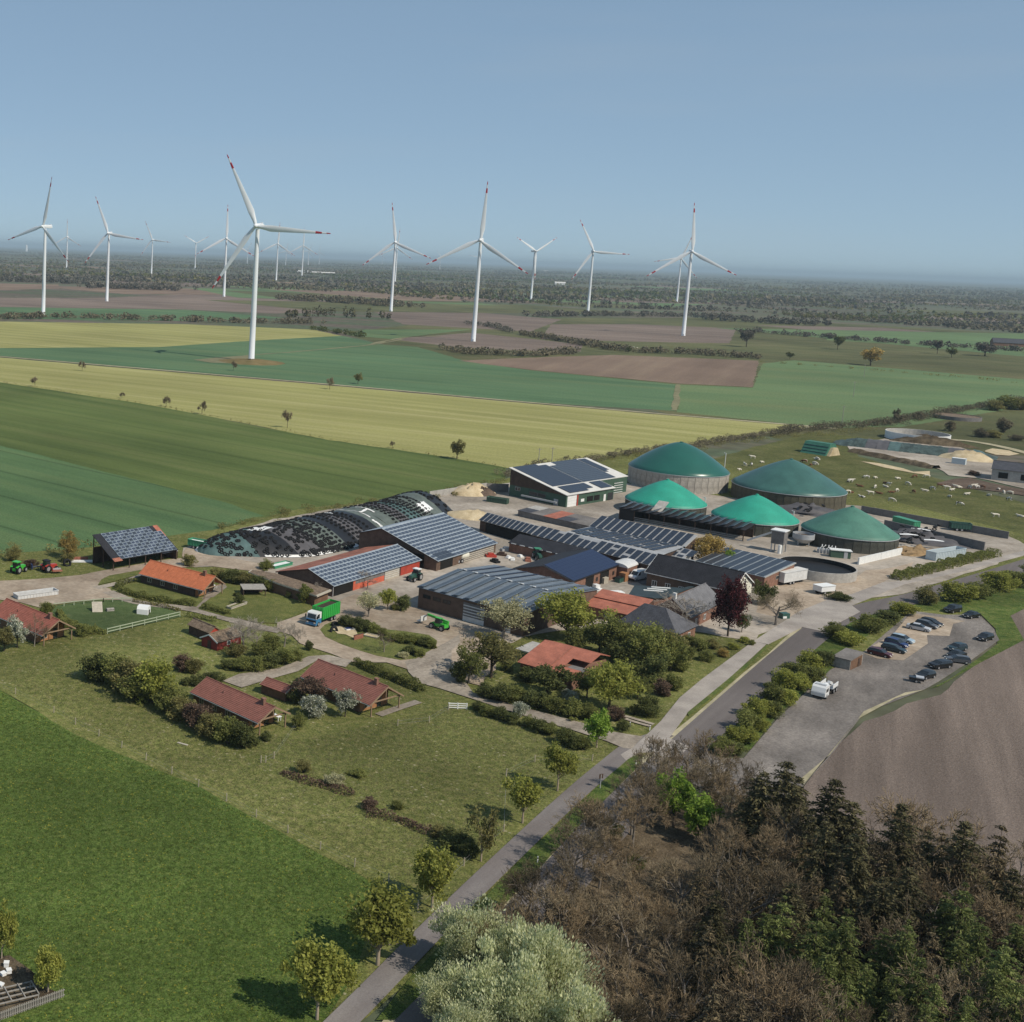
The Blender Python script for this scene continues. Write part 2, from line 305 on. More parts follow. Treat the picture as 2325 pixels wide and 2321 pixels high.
def ribbon(name, pts, w, m, z, off=0.0, sm=True, jit=0.0, kind='structure', thick=0.0):
    P = [p if isinstance(p, Vector) else G(*p) for p in pts]
    if sm: P = smooth_line(P)
    SHN[0] += 1; z += SHN[0]*.0007; mb = MB(); vs = []
    for i, p in enumerate(P):
        d = (P[min(i+1, len(P)-1)] - P[max(i-1, 0)]); d.z = 0; d.normalize(); nrm = Vector((d.y, -d.x, 0))
        a, b = off - w/2 + random.uniform(-jit, jit), off + w/2 + random.uniform(-jit, jit)
        q = p + nrm*a; r = p + nrm*b; vs += [(q.x, q.y, z), (r.x, r.y, z)]
        if thick: vs += [(q.x, q.y, z-thick), (r.x, r.y, z-thick)]
    k = 4 if thick else 2; fs = []
    for i in range(len(P)-1):
        a = i*k; fs.append((a, a+1, a+k+1, a+k))
        if thick: fs += [(a+2, a, a+k, a+k+2), (a+1, a+3, a+k+3, a+k+1)]
    mb.add(vs, fs); o = mb.build(name, m); tag(o, kind=kind); return o

mb = MB(); E_ = 60000
mb.add([(-E_, -2000, 0), (E_, -2000, 0), (E_, E_, 0), (-E_, E_, 0)], [(0, 1, 2, 3)])
tag(mb.build('ground', 'far_land'), kind='structure')

z = .05
sheet('rough_pasture', zp('d', 640,628, 900,600, 1400,600, 2100,640, 2300,760, 1932,860, 1500,835, 1300,790, 880,690, 720,650), 'rough_pasture', .03)
sheet('rape_field', zp('d', -200,604, 0,607, 350,612, 590,622, 645,634, 480,643, 300,655, 0,657, -200,657), 'rape_field', z)
sheet('green_field', zp('d', -200,657, 0,657, 300,655, 480,643, 645,634, 720,650, 790,655, 880,682, 1000,699, 1280,726, 1274,776, 1000,759, 580,721, 0,673, -200,655), 'green_crop', z+.02)
sheet('green_field', zp('d', 1282,726, 1420,732, 1440,686, 1500,680, 1932,716, 2200,740, 2200,800, 1932,768, 1700,806, 1570,808, 1276,778), 'green_crop_pale', z+.02)
sheet('rape_field', zp('d', -200,657, 0,675, 580,724, 1000,762, 1530,806, 1350,834, 1150,864, 1000,888, 955,883, 860,866, 620,831, 300,768, 0,722, -200,690), 'rape_field', z+.02)
sheet('wheat_field', zp('d', -300,672, 0,722, 300,768, 620,831, 860,866, 955,883, 952,906, 820,937, 700,947, 560,964, 400,1003, 150,1038, 0,1048, -300,1060), 'winter_wheat', z+.04)
sheet('wheat_field', zp('s', -300,935, 0,1012, 413,1117, 530,1147, 600,1172, 480,1207, 180,1249, 0,1261, -300,1275), 'wheat_blue', z+.045)
sheet('ploughed_field', zp('d', 865,681, 1000,675, 1160,670, 1432,681, 1420,731, 1280,724, 1000,698), 'ploughed', z+.04)
sheet('heath_field', zp('d', 735,640, 890,628, 1100,650, 1095,664, 980,662, 860,655), 'heath_plough', z)
sheet('heath_field', zp('d', 1040,612, 1200,612, 1390,620, 1375,648, 1200,645, 1020,640), 'heath_plough', z)
sheet('heath_field', zp('d', -100,562, 200,562, 420,552, 560,551, 700,560, 730,585, 520,592, 350,584, -100,578), 'heath_plough', z)
sheet('heath_field', zp('d', 700,586, 900,590, 1060,603, 1000,626, 760,612), 'heath_plough', z)
sheet('heath_field', zp('d', -60,534, 110,537, 112,545, -60,549), 'ploughed', z)
sheet('green_field', zp('d', 690,622, 890,622, 735,640, 655,632), 'green_crop_pale', z)
sheet('green_field', zp('d', -100,578, 350,585, 540,600, 350,606, -100,600), 'green_crop', z)
sheet('green_field', zp('d', 1080,556, 1290,562, 1400,570, 1250,580, 1150,572, 1020,562), 'green_crop_pale', z)
sheet('green_field', zp('d', 1560,620, 1932,640, 2100,650, 2100,668, 1932,664, 1560,642), 'green_crop_pale', z)
sheet('pasture', zp('d', 1330,870, 1530,815, 1690,832, 1620,862, 1700,884, 1932,950, 2200,1010, 2200,1100, 1932,1022, 1880,1003, 1640,958, 1590,964, 1400,985, 1350,930), 'cow_pasture', z+.03)
sheet('paddock', zp('d', -400,1060, 0,1046, 150,1036, 400,1001, 560,962, 820,935, 955,904, 1200,850, 1350,870, 1700,950, 1932,1010, 2100,1060, 2000,1090, 1500,1290, 1180,1560, 640,1960, 560,2050, 730,1680, 530,1572, 370,1482, 140,1386, 0,1303, -500,1050), 'paddock_dry', z+.06)
sheet('meadow', zp('d', -500,1060, 0,1303, 140,1386, 370,1482, 530,1572, 722,1664, 770,1700, 690,1830, 560,2050, -500,2300), 'meadow_lush', z+.05)
sheet('bare_field', zp('d', 1932,1108, 1895,1135, 1893,1180, 1880,1225, 1790,1300, 1630,1362, 1560,1430, 1505,1500, 1300,2100, 3300,2300, 3000,1300, 2300,1060), 'bare_field', z+.05)
sheet('forest_floor', zp('d', 1225,1470, 1290,1500, 1400,1520, 1500,1560, 1600,1620, 1932,1800, 2600,2100, 1000,2300, 720,2060, 905,1930, 1010,1830), 'litter', z+.08)
sheet('field_verge', zp('G', 1830,230, 1932,190, 2100,150, 2200,260, 1960,300, 1860,350, 1932,480, 1700,600, 1480,725, 1430,740, 1550,680, 1790,500, 1780,420, 1700,340, 1500,320, 1300,330, 1000,520, 900,640, 620,880, 480,1060, 280,1120, 300,1030, 640,640, 880,440, 1200,290, 1500,190), 'verge_dark', z+.08)
sheet('car_park', zp('G', 620,900, 900,640, 1060,560, 1310,345, 1340,325, 1500,345, 1690,345, 1770,420, 1800,480, 1620,610, 1480,700, 1400,745, 1080,870, 900,1100, 780,1230, 700,1330, 300,1300, 60,1200, 200,1060, 330,1110, 440,1110), 'gravel_dark', z+.10)
sheet('parking_bay', zp('G', 1068,548, 1240,445, 1330,335, 1620,380, 1555,395, 1535,460, 1415,455, 1420,500, 1290,590, 1150,580), 'yard_sand', z+.14)
sheet('field_edge_path', zp('G', 1400,745, 1250,790, 1050,900, 960,1010, 760,1250, 720,1240, 900,1090, 1080,860, 1300,760), 'track_dust', z+.12)

rf = random.Random(5)
for k in range(46):                        # field patches out on the plain
    a = rf.uniform(-.14, .78); r = 1500*math.exp(rf.uniform(0, 1.75)); c = Vector((r*math.sin(a), r*math.cos(a), 0)); th = R_(20+rf.gauss(0, 6)); L_, W_ = rf.uniform(120, 380), rf.uniform(80, 260); ex = Vector((math.cos(th), math.sin(th), 0)); ey = Vector((-math.sin(th), math.cos(th), 0))
    if (c-G('d', 300, 640)).length < 500 or c.y < 1380: continue
    sheet('far_field', [c-ex*L_-ey*W_, c+ex*L_-ey*W_*.9, c+ex*L_*.95+ey*W_, c-ex*L_*1.05+ey*W_], rf.choice(['green_crop_pale', 'heath_plough', 'heath_plough', 'heath_plough', 'ploughed', 'rough_pasture', 'rough_pasture']), .12)
# roads
RL = [G(*p) for p in (('s', 2700, 1150), ('s', 2480, 1216), ('s', 2325, 1271), ('s', 2076, 1345), ('s', 1933, 1378), ('s', 1820, 1429), ('s', 1519, 1686), ('s', 1329, 1861), ('s', 1200, 2006), ('s', 901, 2317), ('s', 700, 2520))]
ribbon('road', RL, 6.0, 'asphalt', z+.13, off=-3.0)
ribbon('road_verge', RL[5:], .9, 'track_dust', z+.11, off=.3, jit=.25)
ribbon('cycle_path', zp('s', 1512,1668, 1440,1696, 1380,1742, 1312,1800, 1208,1896, 1005,2092, 826,2275, 640,2460), 2.9, 'path_tarmac', z+.16, off=0)
sheet('grass_strip', zp('Y', 740,55, 780,75, 795,115, 640,270, 420,490, 0,930) + zp('X', 1030,1640, 820,1850, 700,1852, 900,1600) + zp('Y', 0,730, 230,530, 520,240, 640,120), 'verge_dark', z+.145)
sheet('pavement', zp('G', -215,1095, -140,1050, 0,915, 100,790, 220,690, 490,490, 560,505, 360,690, 150,860, 45,1005, 150,1052, 100,1100, 20,1110, -70,1080, -120,1085, -185,1125), 'pavement', z+.18, thick=.12)
sheet('pavement', zp('G', 490,490, 735,330, 880,270, 1020,236, 1180,175, 1330,170, 1280,192, 1015,298, 1060,332, 860,436, 752,414, 570,505), 'pavement', z+.185, thick=.12)
ribbon('pavement', zp('G', 1250,182, 1400,150, 1600,105, 1830,45, 1960,10), 2.6, 'pavement', z+.18, thick=.12)
sheet('grass_strip', zp('G', 140,872, 360,690, 565,508, 572,518, 380,705, 150,888), 'verge_grass', z+.20)
# farm yard
sheet('farm_yard', zp('s', 416,1246, 455,1235, 620,1180, 978,1122, 1155,1098, 1340,1050, 1430,1100, 1665,1132, 1952,1150, 2289,1219, 2330,1240, 2330,1262, 2078,1343, 2000,1357, 1933,1374, 1900,1366, 1850,1385, 1800,1400, 1715,1458, 1640,1448, 1605,1440, 1440,1415, 1230,1440, 1043,1490, 1010,1430, 850,1380, 760,1390, 640,1330, 560,1285, 440,1290), 'yard_concrete', z+.11)
sheet('farm_yard', zp('C', 1250,1080, 1500,1110, 1900,1080, 1980,1020, 2180,1000, 2330,960, 2280,1020, 1900,1240, 1650,1280, 1400,1380, 1180,1330), 'yard_sand', z+.125)
sheet('dirt_track', zp('4', -200,722, 0,712, 400,688, 900,612, 1060,582, 1330,545, 1360,470, 1560,520, 1932,590, 1932,650, 1500,600, 1060,626, 760,690, 716,745, 805,770, 835,815, 960,850, 740,850, 400,886, 290,908, 150,870, 0,850, -200,900), 'yard_sand', z+.13)
ribbon('dirt_track', zp('4', 700,765, 900,720, 1075,660), 2.2, 'lane_gravel', z+.14)
ribbon('dirt_track', zp('4', 790,790, 1000,868, 1400,920, 1650,985, 1900,1050, 2050,1080), 3.2, 'lane_gravel', z+.145)
ribbon('dirt_track', zp('4', 1400,925, 1480,860, 1640,730), 1.6, 'lane_gravel', z+.15)
sheet('dirt_track', zp('N6', -100,560, 0,530, 220,450, 450,400, 640,290, 760,250, 1420,400, 1640,560, 1932,620, 2250,800, 2300,1080, 2150,1260, 1932,1208, 1560,1150, 1100,1000, 740,1000, 480,900, 290,840, 150,790, 60,700, -100,650), 'yard_sand', z+.16)
sheet('dirt_track', zp('E', 1130,300, 1270,290, 1450,330, 1400,380, 1190,330, 1050,410, 800,480, 640,530, 500,480, 620,430, 900,390, 1060,330), 'lane_gravel', z+.17)
sheet('dirt_track', zp('F', 300,300, 240,560, 400,730, 820,850, 1200,950, 1390,1010, 1640,1050, 1560,1140, 1500,1135, 1380,1085, 1150,1010, 800,905, 640,855, 400,775, 150,695, 0,655, -100,500), 'lane_gravel', z+.175)
ribbon('dirt_track', zp('F', 1500,895, 1600,925, 1720,960), .9, 'lane_gravel', z+.18)
ribbon('dirt_track', zp('F', 1495,912, 1590,945, 1700,975), .9, 'lane_gravel', z+.185)
ribbon('footpath', zp('E', 1640,730, 1780,680, 1932,630), 1.6, 'lane_gravel', z+.15)
sheet('lawn', zp('N6', 370,640, 420,590, 500,555, 700,560, 900,600, 1100,640, 1300,660, 1560,700, 1650,760, 1640,830, 1420,960, 1250,975, 1000,930, 800,870, 600,800, 430,720), 'lawn', z+.20, thick=.08)
sheet('lawn', zp('A', 60,930, 300,880, 600,870, 830,945, 800,990, 700,1040, 570,1088, 450,1085, 200,1040, 0,985), 'lawn', z+.19)
sheet('lawn', zp('4', 835,770, 1050,700, 1490,850, 1435,905, 1200,870, 900,800), 'lawn', z+.19)
sheet('lawn', zp('4', 1470,905, 1650,730, 1932,790, 1880,860, 1660,960), 'lawn', z+.19)
sheet('lawn', zp('4', 715,745, 740,705, 800,675, 1060,628, 1065,655, 900,700), 'lawn', z+.19)
sheet('goat_paddock', zp('4', 395,895, 740,852, 960,852, 1300,930, 1325,975, 790,1098, 520,1085, 430,1000), 'goat_grass', z+.11)
sheet('terrace', zp('4', 1500,835, 1520,765, 1640,735, 1660,760, 1560,835), 'lane_gravel', z+.2)
ribbon('field_track', zp('d', -200,655, 0,673, 580,722, 1000,760, 1300,786, 1540,806, 1580,810), 3.5, 'track_dust', z+.08)
ribbon('field_track', zp('d', 1530,806, 1440,818, 1330,838, 1240,852), 2.0, 'track_dust', z+.08)
ribbon('field_track', zp('d', 1279,726, 1277,750, 1272,775), 3.0, 'track_faint', z+.08, jit=.8)
ribbon('field_track', zp('d', 400,680, 480,670, 560,664, 700,651, 760,640), 3.0, 'track_faint', z+.085, jit=1)
ribbon('field_track', zp('d', 700,650, 760,638, 830,634), 4.0, 'track_faint', z+.086, jit=2)
sheet('turbine_pad', zp('T', 1060,1250, 1190,1238, 1370,1225, 1400,1245, 1270,1270, 1150,1265), 'track_faint', z+.087)
# second silage yard, by the cow pasture
sheet('silage_yard', zp('N4', -120,560, 300,500, 700,560, 1080,560, 1300,640, 1650,760, 1932,830, 2150,900, 2150,1120, 1932,1085, 1400,965, 1050,930, 930,855, 700,790, 300,680, -100,640), 'yard_concrete', z+.10)
sheet('sand_strip', zp('N4', 20,765, 240,790, 520,850, 640,890, 830,880, 830,930, 640,905, 300,840), 'sand', z+.115)
sheet('sand_patch', zp('N4', 1470,650, 1560,615, 1760,640, 1880,680, 1760,700, 1600,690), 'sand', z+.12)
ribbon('field_track', zp('N4', 1060,510, 1300,530, 1600,580, 1932,660, 2200,740), 5.0, 'track_dust', z+.12)
sheet('mud_patch', zp('N4', 900,1020, 1050,985, 1300,960, 1600,1030, 2000,1110, 2000,1180, 1700,1130, 1450,1100, 1150,1080), 'mud', z+.12)
# ------------------------------------------------------------------ wind turbines
mat('turbine_white', (.72, .74, .76), .45, .03, .3); mat('turbine_red', (.42, .018, .025), .5, .05, 1); mat('turbine_grey', (.45, .47, .5), .5, .05, 1)
def blade_mesh(L):
    """tapered, slightly twisted aerofoil along +Z with two red bands; materials: 0 white, 1 red"""
    st = [0, .02, .06, .12, .2, .35, .55, .70, .80, .802, .84, .885, .887, .945, .947, .98, 1.0]
    mb = MB(); n = 8; vs = []; ms = []
    for t in st:
        ch = (.035 + (.075-.035)*min(t/.18, 1)) if t < .18 else .075*max(0, 1-(t-.18)/.82)**.85 + .010
        th = ch*(1.0 if t < .03 else max(.16, .9-4.5*t)); tw = R_(16*(1-t)**2)
        for k in range(n):
            a = 2*math.pi*k/n; x = ch/2*math.cos(a) + ch*.18*(t > .05); y = th/2*math.sin(a)
            vs.append(((x*math.cos(tw)-y*math.sin(tw))*L, (x*math.sin(tw)+y*math.cos(tw))*L + .025*L*t*t*-.4, t*L))
    fs = []
    for i in range(len(st)-1):
        red = .8015 <= st[i] < .8849 or st[i] >= .9465
        for k in range(n): fs.append((i*n+k, i*n+(k+1)%n, (i+1)*n+(k+1)%n, (i+1)*n+k)); ms.append(1 if red else 0)
    mb.v = vs; mb.f = fs + [tuple((len(st)-1)*n+k for k in range(n))]; mb.m = ms + [1]
    return mb.mesh('blade', ['turbine_white', 'turbine_red'], smooth=True, ang=50)
BL = 54.0
ME_BLADE = blade_mesh(BL)
HUBH = 95.0
def _tower():
    mb = MB(); mb.lathe([(2.25, 0), (2.25, .6), (2.1, .8), (1.95, 30), (1.7, 62), (1.4, HUBH-2.2)], 20, capt=True); return mb.mesh('tower', 'turbine_white', smooth=True, ang=40)
def _nac():
    mb = MB(); pr = [(-1.6, -1.7), (1.6, -1.7), (1.9, -.8), (1.9, 1.2), (1.5, 1.9), (-1.5, 1.9), (-1.9, 1.2), (-1.9, -.8)]
    vs = []; 
    for y, s in ((-2.4, .72), (-1.2, 1.0), (6.5, 1.0), (9.6, .82)):
        vs += [(x*s, y, z_*s) for x, z_ in pr]
    fs = [tuple(range(8))] + [(i*8+(k+1)%8, i*8+k, (i+1)*8+k, (i+1)*8+(k+1)%8) for i in range(3) for k in range(8)] + [tuple(31-k for k in range(8))]
    mb.add(vs, fs); mb.cbox((0, 8.2, 2.2), (1.6, 1.4, 1.2)); return mb.mesh('nacelle', 'turbine_white')
def _hub():
    mb = MB(); pr = [(.02, -2.6), (.8, -2.3), (1.4, -1.5), (1.75, -.5), (1.8, .6), (1.7, 1.4)]
    n = 16; vs = []; fs = []
    for r, y in pr:
        for k in range(n): a = 2*math.pi*k/n; vs.append((r*math.cos(a), y, r*math.sin(a)))
    for i in range(len(pr)-1):
        for k in range(n): fs.append((i*n+k, (i+1)*n+k, (i+1)*n+(k+1)%n, i*n+(k+1)%n))
    mb.add(vs, [tuple(reversed(f)) for f in fs]); return mb.mesh('hub', 'turbine_white', smooth=True)
ME_TOWER, ME_NAC, ME_HUB = _tower(), _nac(), _hub()
_md = MB(); _md.box((-.5, -2.32, 0), (.5, -2.05, 2.3)); ME_TDOOR = _md.mesh('door', 'turbine_grey')
def turbine(base, hubpx, phase, yaw, label, parts=True, group='wind farm on the plain'):
    p = G(*base); h = HT(p, *hubpx); s = max(.8, min(1.2, h/HUBH))
    t = thing('wind_turbine', label, 'wind turbine', p, R_(yaw), group); t.scale = (s, s, s)
    tw = link('tower', ME_TOWER, t)
    if parts: link('door', ME_TDOOR, tw)
    link('nacelle', ME_NAC, t, (0, 0, HUBH))
    link('hub', ME_HUB, t, (0, -4.0, HUBH))
    for k in range(3): link('blade', ME_BLADE, t, (0, -4.2, HUBH), (0, R_(phase + 120*k), 0))
    return t
turbine(('T', 1378, 1258), ('T', 1400, 515), -26, -24, 'white wind turbine on a bare earth mound in the green field', group=None)
turbine(('U', 627, 822), ('U', 658, 378), 3, -22, 'white wind turbine beside the scrub behind the reddish ploughed strip, one blade straight up', group=None)
turbine(('U', 1548, 797), ('U', 1592, 428), -3, -15, 'white wind turbine on the heath in front of a smaller one, one blade straight up', group=None)
turbine(('T', 237, 1000), ('T', 240, 518), 13, -38, 'white wind turbine showing its nacelle from the side, standing behind the far yellow field', group=None)
gl = 'slim white wind turbine with red blade bands rising from the brown heath fields'
for b, h, ph, yw in ((('T', 586, 928), ('T', 595, 555), -22, -20), (('T', 1228, 903), ('T', 1241, 583), 0, -10), (('U', 266, 690), ('U', 287, 387), -8, -18),
                     (('U', 880, 640), ('U', 902, 427), 58, 20), (('U', 1130, 692), ('U', 1157, 427), -27, -10), (('U', 1520, 650), ('U', 1548, 457), 20, -20)):
    turbine(b, h, ph, yw, gl, group='turbines among the heath fields')
gl = 'small distant white wind turbine standing against the hazy horizon'
for b, h, ph, yw in ((('T', 365, 745), ('T', 368, 575), 0, -15), (('T', 830, 782), ('T', 833, 590), -24, -20), (('T', 1069, 752), ('T', 1075, 602), -60, 10),
                     (('T', 1514, 815), ('T', 1523, 612), 3, -12), (('T', 1655, 790), ('T', 1660, 617), 0, -12), (('T', 1355, 722), ('T', 1357, 642), 30, -15),
                     (('T', 1566, 733), ('T', 1568, 652), 10, -15), (('T', 1689, 732), ('T', 1690, 652), 25, -15), (('T', 1750, 725), ('T', 1752, 637), 0, -20),
                     (('U', 227, 488), ('U', 229, 432), 15, -15), (('U', 480, 506), ('U', 482, 432), -35, -10), (('U', 284, 560), ('U', 286, 405), 5, -15), (('U', 642, 520), ('U', 644, 452), 40, -15)):
    turbine(b, h, ph, yw, gl, parts=False, group='far turbines on the horizon')
p = G('T', 1378, 1262); mb = MB(); mb.lathe([(26, -.3), (20, .5), (12, 1.4), (6, 1.9), (.1, 2.0)], 36); mb.v = [(x+RNG.normal()*.3, y+RNG.normal()*.3, z_+RNG.normal()*.1*(z_ > 0)) for x, y, z_ in mb.v]
field('mound_earth', [(.3, (.12, .10, .04)), (.6, (.20, .15, .07))], .1, bump=.3)
tag(mb.build('earth_mound', 'mound_earth', None, (p.x, p.y, .1), smooth=True), kind='structure')

# ------------------------------------------------------------------ buildings: materials
mat('tile_red', (.30, .105, .075), .8, .16, 1.2, vs2=6, var2=.15); mat('tile_orange', (.50, .16, .075), .8, .12, 1.0, vs2=6, var2=.12); mat('tile_brown', (.235, .098, .075), .8, .14, 1.0, vs2=7, var2=.15)
mat('sheet_red', (.36, .13, .085), .7, .2, .5, vs2=3, var2=.12); mat('sheet_rust', (.30, .12, .08), .8, .3, .4, vs2=3, var2=.2)
mat('slate', (.062, .064, .075), .75, .2, .8, vs2=5, var2=.25); mat('roof_black', (.026, .026, .031), .7, .2, .5, vs2=3, var2=.2); mat('roof_grey', (.32, .325, .335), .8, .14, .4, vs2=3, var2=.12)
mat('roof_eternit', (.30, .345, .39), .7, .12, .4, vs2=2, var2=.1); mat('roof_bluegrey', (.15, .18, .215), .7, .14, .4, vs2=2, var2=.12); mat('roof_white', (.62, .60, .56), .6, .08, .4); mat('roof_wing', (.15, .148, .155), .8, .16, .6, vs2=4, var2=.18); mat('slate_pale', (.105, .105, .115), .75, .15, .8, vs2=5, var2=.2); mat('roof_petrol', (.035, .05, .055), .6, .2, .5)  # eternit's light bluish grey stands for panel rails and reflected sky
mat('roof_moss', (.17, .125, .088), .95, .35, 1.5, vs2=6, var2=.3, bump=.4); mat('roof_fibre', (.17, .155, .145), .9, .22, .3, vs2=2, var2=.15)
mat('wood_dark', (.075, .048, .035), .85, .2, 1, vs2=4, var2=.2); mat('wood_trim', (.27, .185, .12), .85, .15, 2); mat('red_old', (.20, .038, .03), .8, .2, 1); mat('wood_brown', (.15, .085, .052), .85, .2, 1, vs2=5, var2=.2); mat('wood_orange', (.33, .16, .075), .8, .15, 1); mat('wood_grey', (.30, .28, .25), .9, .2, 2); mat('wood_pale', (.42, .38, .31), .9, .15, 2)
mat('paint_red', (.36, .055, .035), .7, .14, .8); mat('paint_redlight', (.52, .12, .07), .75, .15, .8); mat('paint_green', (.055, .10, .07), .7, .14, .6); mat('paint_white', (.72, .72, .70), .6, .06, .8); mat('cream', (.68, .66, .56), .8, .06, .8)
mat('brick', (.22, .12, .085), .9, .2, 1.2, vs2=6, var2=.2); mat('brick_brown', (.13, .085, .062), .9, .2, 1.0, vs2=6, var2=.2); mat('concrete', (.38, .36, .33), .85, .15, .5, vs2=2, var2=.1); mat('concrete_dark', (.17, .16, .155), .9, .2, .4, vs2=2, var2=.15)
mat('metal_grey', (.42, .43, .44), .5, .1, 1, metal=.2); mat('metal_pale', (.58, .58, .57), .55, .1, 1); mat('shade_void', (.012, .011, .010), .9, .1, 1); mat('black', (.015, .015, .016), .6, .1, 1); mat('glass_dark', (.02, .025, .03), .15, .05, 1, spec=.6)  # the near-black void colour paints the shade inside openings
mat('plastic_white', (.78, .78, .76), .5, .05, 1); mat('tarp_green', (.05, .16, .11), .6, .15, .8)
def pv(name, cell, frame):
    mat(name+'_cell', cell, .32, .10, .7, spec=.45); mat(name+'_frame', frame, .55, .06, 1, metal=.1)
pv('pv', (.052, .066, .098), (.36, .42, .48)); pv('pvnavy', (.014, .022, .060), (.026, .036, .075)); pv('pvgrey', (.036, .044, .060), (.20, .24, .28)); pv('pvdark', (.030, .038, .056), (.075, .088, .11))  # plain pv cells are lightened, sky reflection put into their colour
def panel_mesh(kind, w, h, fr=.05, t=.05):
    mb = MB(); mb.box((0, 0, 0), (w, h, t), 1)
    mb.add([(fr, fr, t+.006), (w-fr, fr, t+.006), (w-fr, h-fr, t+.006), (fr, h-fr, t+.006)], [(0, 1, 2, 3)], 0)
    return mb.mesh('solar_panel', [kind+'_cell', kind+'_frame'])
def panel_grid(parent, O, u, v, nu, nv, me, pu, pvv, lift=.08, skip=None, tilt=None):
    """solar panels one by one: rows along u, columns along v (vectors on the roof slope)"""
    O, u, v = Vector(O), Vector(u).normalized(), Vector(v).normalized(); w = u.cross(v).normalized()
    for j in range(nv):
        for i in range(nu):
            if skip and skip(i, j): continue
            p = O + u*(i*pu) + v*(j*pvv) + w*lift
            o = bpy.data.objects.new('solar_panel', me); COL.objects.link(o); o.parent = parent
            M = Matrix(((u.x, v.x, w.x, p.x), (u.y, v.y, w.y, p.y), (u.z, v.z, w.z, p.z), (0, 0, 0, 1)))
            if tilt is not None: M = M @ tilt
            o.matrix_basis = M
def slab(mb, a, b, c, d, t, m=0):
    """roof slab: top corners a,b (eave) c,d (ridge) counter-clockwise seen from above; thickness t downwards"""
    A = [Vector(p) for p in (a, b, c, d)]; n = (A[1]-A[0]).cross(A[3]-A[0]).normalized(); B = [p - n*t for p in A]
    mb.add(A+B, [(0,1,2,3), (7,6,5,4), (0,4,5,1), (1,5,6,2), (2,6,7,3), (3,7,4,0)], m)
def courses(mb, a, b, c, d, step=.34, lip=.045, m=0):
    """a tiled slope: overlapping courses from the eave a-b up to the ridge d-c"""
    a, b, c, d = [Vector(p) for p in (a, b, c, d)]; n = (b-a).cross(d-a).normalized(); L = (d-a).length; k = max(2, int(L/step))
    for i in range(k):
        t0, t1 = i/k, (i+1)/k
        p, q, r, s = a.lerp(d, t0), b.lerp(c, t0), b.lerp(c, t1), a.lerp(d, t1)
        mb.add([p + n*lip, q + n*lip, r, s, p - n*.02, q - n*.02], [(0, 1, 2, 3), (4, 5, 1, 0)], m)
        mb.add([p + n*lip, p-n*.02, s], [(0, 2, 1)], m); mb.add([q + n*lip, q-n*.02, r], [(0, 1, 2)], m)
def gable_shell(t, L, Wd, he, hr, rp, wm, roofm, he1=None, ov=(.4, .5), x0=0.0, x1=None, tiles=False, thick=.14, trim=None, openfront=False):
    """walls (pentagon prism) and a two-slope roof; local x along the ridge, y away from the viewer"""
    he1 = he if he1 is None else he1; x1 = L if x1 is None else x1; yr = Wd*rp
    if not openfront:
        mb = MB(); o = ov[1]; a = (hr-he)/max(yr, .01); 
        y0, y1 = o, Wd-o
        prof = [(y0, 0), (y1, 0), (y1, he1 + (hr-he1)*(o/max(Wd-yr, .01)) - .15 if rp < .99 else hr-.2), (min(yr, y1), hr-.16), (y0, he + a*o - .15)]
        if rp >= .99: prof = [(y0, 0), (y1, 0), (y1, hr-.16-a*o), (y0, he+a*o-.15)]
        mb.extr(prof, 'x', x0+ov[0], x1-ov[0]); mb.build('wall', wm, t)
    mb = MB(); s0, s1 = (0, 0, he), (L, 0, he); r0, r1 = (0, yr, hr), (L, yr, hr)
    slab(mb, s0, s1, r1, r0, thick)
    if rp < .99: slab(mb, (L, Wd, he1), (0, Wd, he1), r0, r1, thick)
    if tiles:
        courses(mb, (0, 0, he+.01), (L, 0, he+.01), (L, yr, hr+.01), (0, yr, hr+.01))
        courses(mb, (L, Wd, he1+.01), (0, Wd, he1+.01), (0, yr, hr+.01), (L, yr, hr+.01))
    roof = mb.build('roof', roofm, t)
    if rp < .99:
        mb = MB(); mb.tube([(-.02, yr, hr+.03), (L+.02, yr, hr+.03)], .13, 6); mb.build('ridge_cap', roofm, roof)
    if trim:
        for X in (-.03, L+.03):
            mb = MB(); mb.bar((X, 0, he-.1), (X, yr, hr-.1), .06, .26)
            if rp < .99: mb.bar((X, yr, hr-.1), (X, Wd, he1-.1), .06, .26)
            mb.build('verge_board', trim, roof)
    return roof
def bld(name, label, cat, x, y, rot, group=None): return thing(name, label, cat, (x, y, 0), R_(rot), group)
def window(t, x, y, z_, w, h, face='-y', m='paint_white'):
    """a framed window standing 3 cm proud of a wall facing -y, +x or -x"""
    def P(u, v, d): return {'-y': (x+u, y-d, z_+v), '+x': (x+d, y+u, z_+v), '-x': (x-d, y-u, z_+v), '+y': (x-u, y+d, z_+v)}[face]
    mb = MB(); f = .08
    for (u0, u1, v0, v1) in ((-w/2, w/2, h/2-f, h/2), (-w/2, w/2, -h/2, -h/2+f), (-w/2, -w/2+f, -h/2+f, h/2-f), (w/2-f, w/2, -h/2+f, h/2-f), (-f/2, f/2, -h/2+f, h/2-f)):
        q = [P(u, v, d) for d in (.0, .05) for u, v in ((u0, v0), (u1, v0), (u1, v1), (u0, v1))]
        mb.add(q, [(0,1,2,3), (4,5,6,7), (0,1,5,4), (1,2,6,5), (2,3,7,6), (3,0,4,7)])
    wn_ = mb.build('window', m, t)
    mb = MB(); mb.add([P(u, v, .02) for u, v in ((-w/2+f, -h/2+f), (w/2-f, -h/2+f), (w/2-f, h/2-f), (-w/2+f, h/2-f))], [(0, 1, 2, 3)]); mb.build('pane', 'glass_dark', wn_)
    return wn_
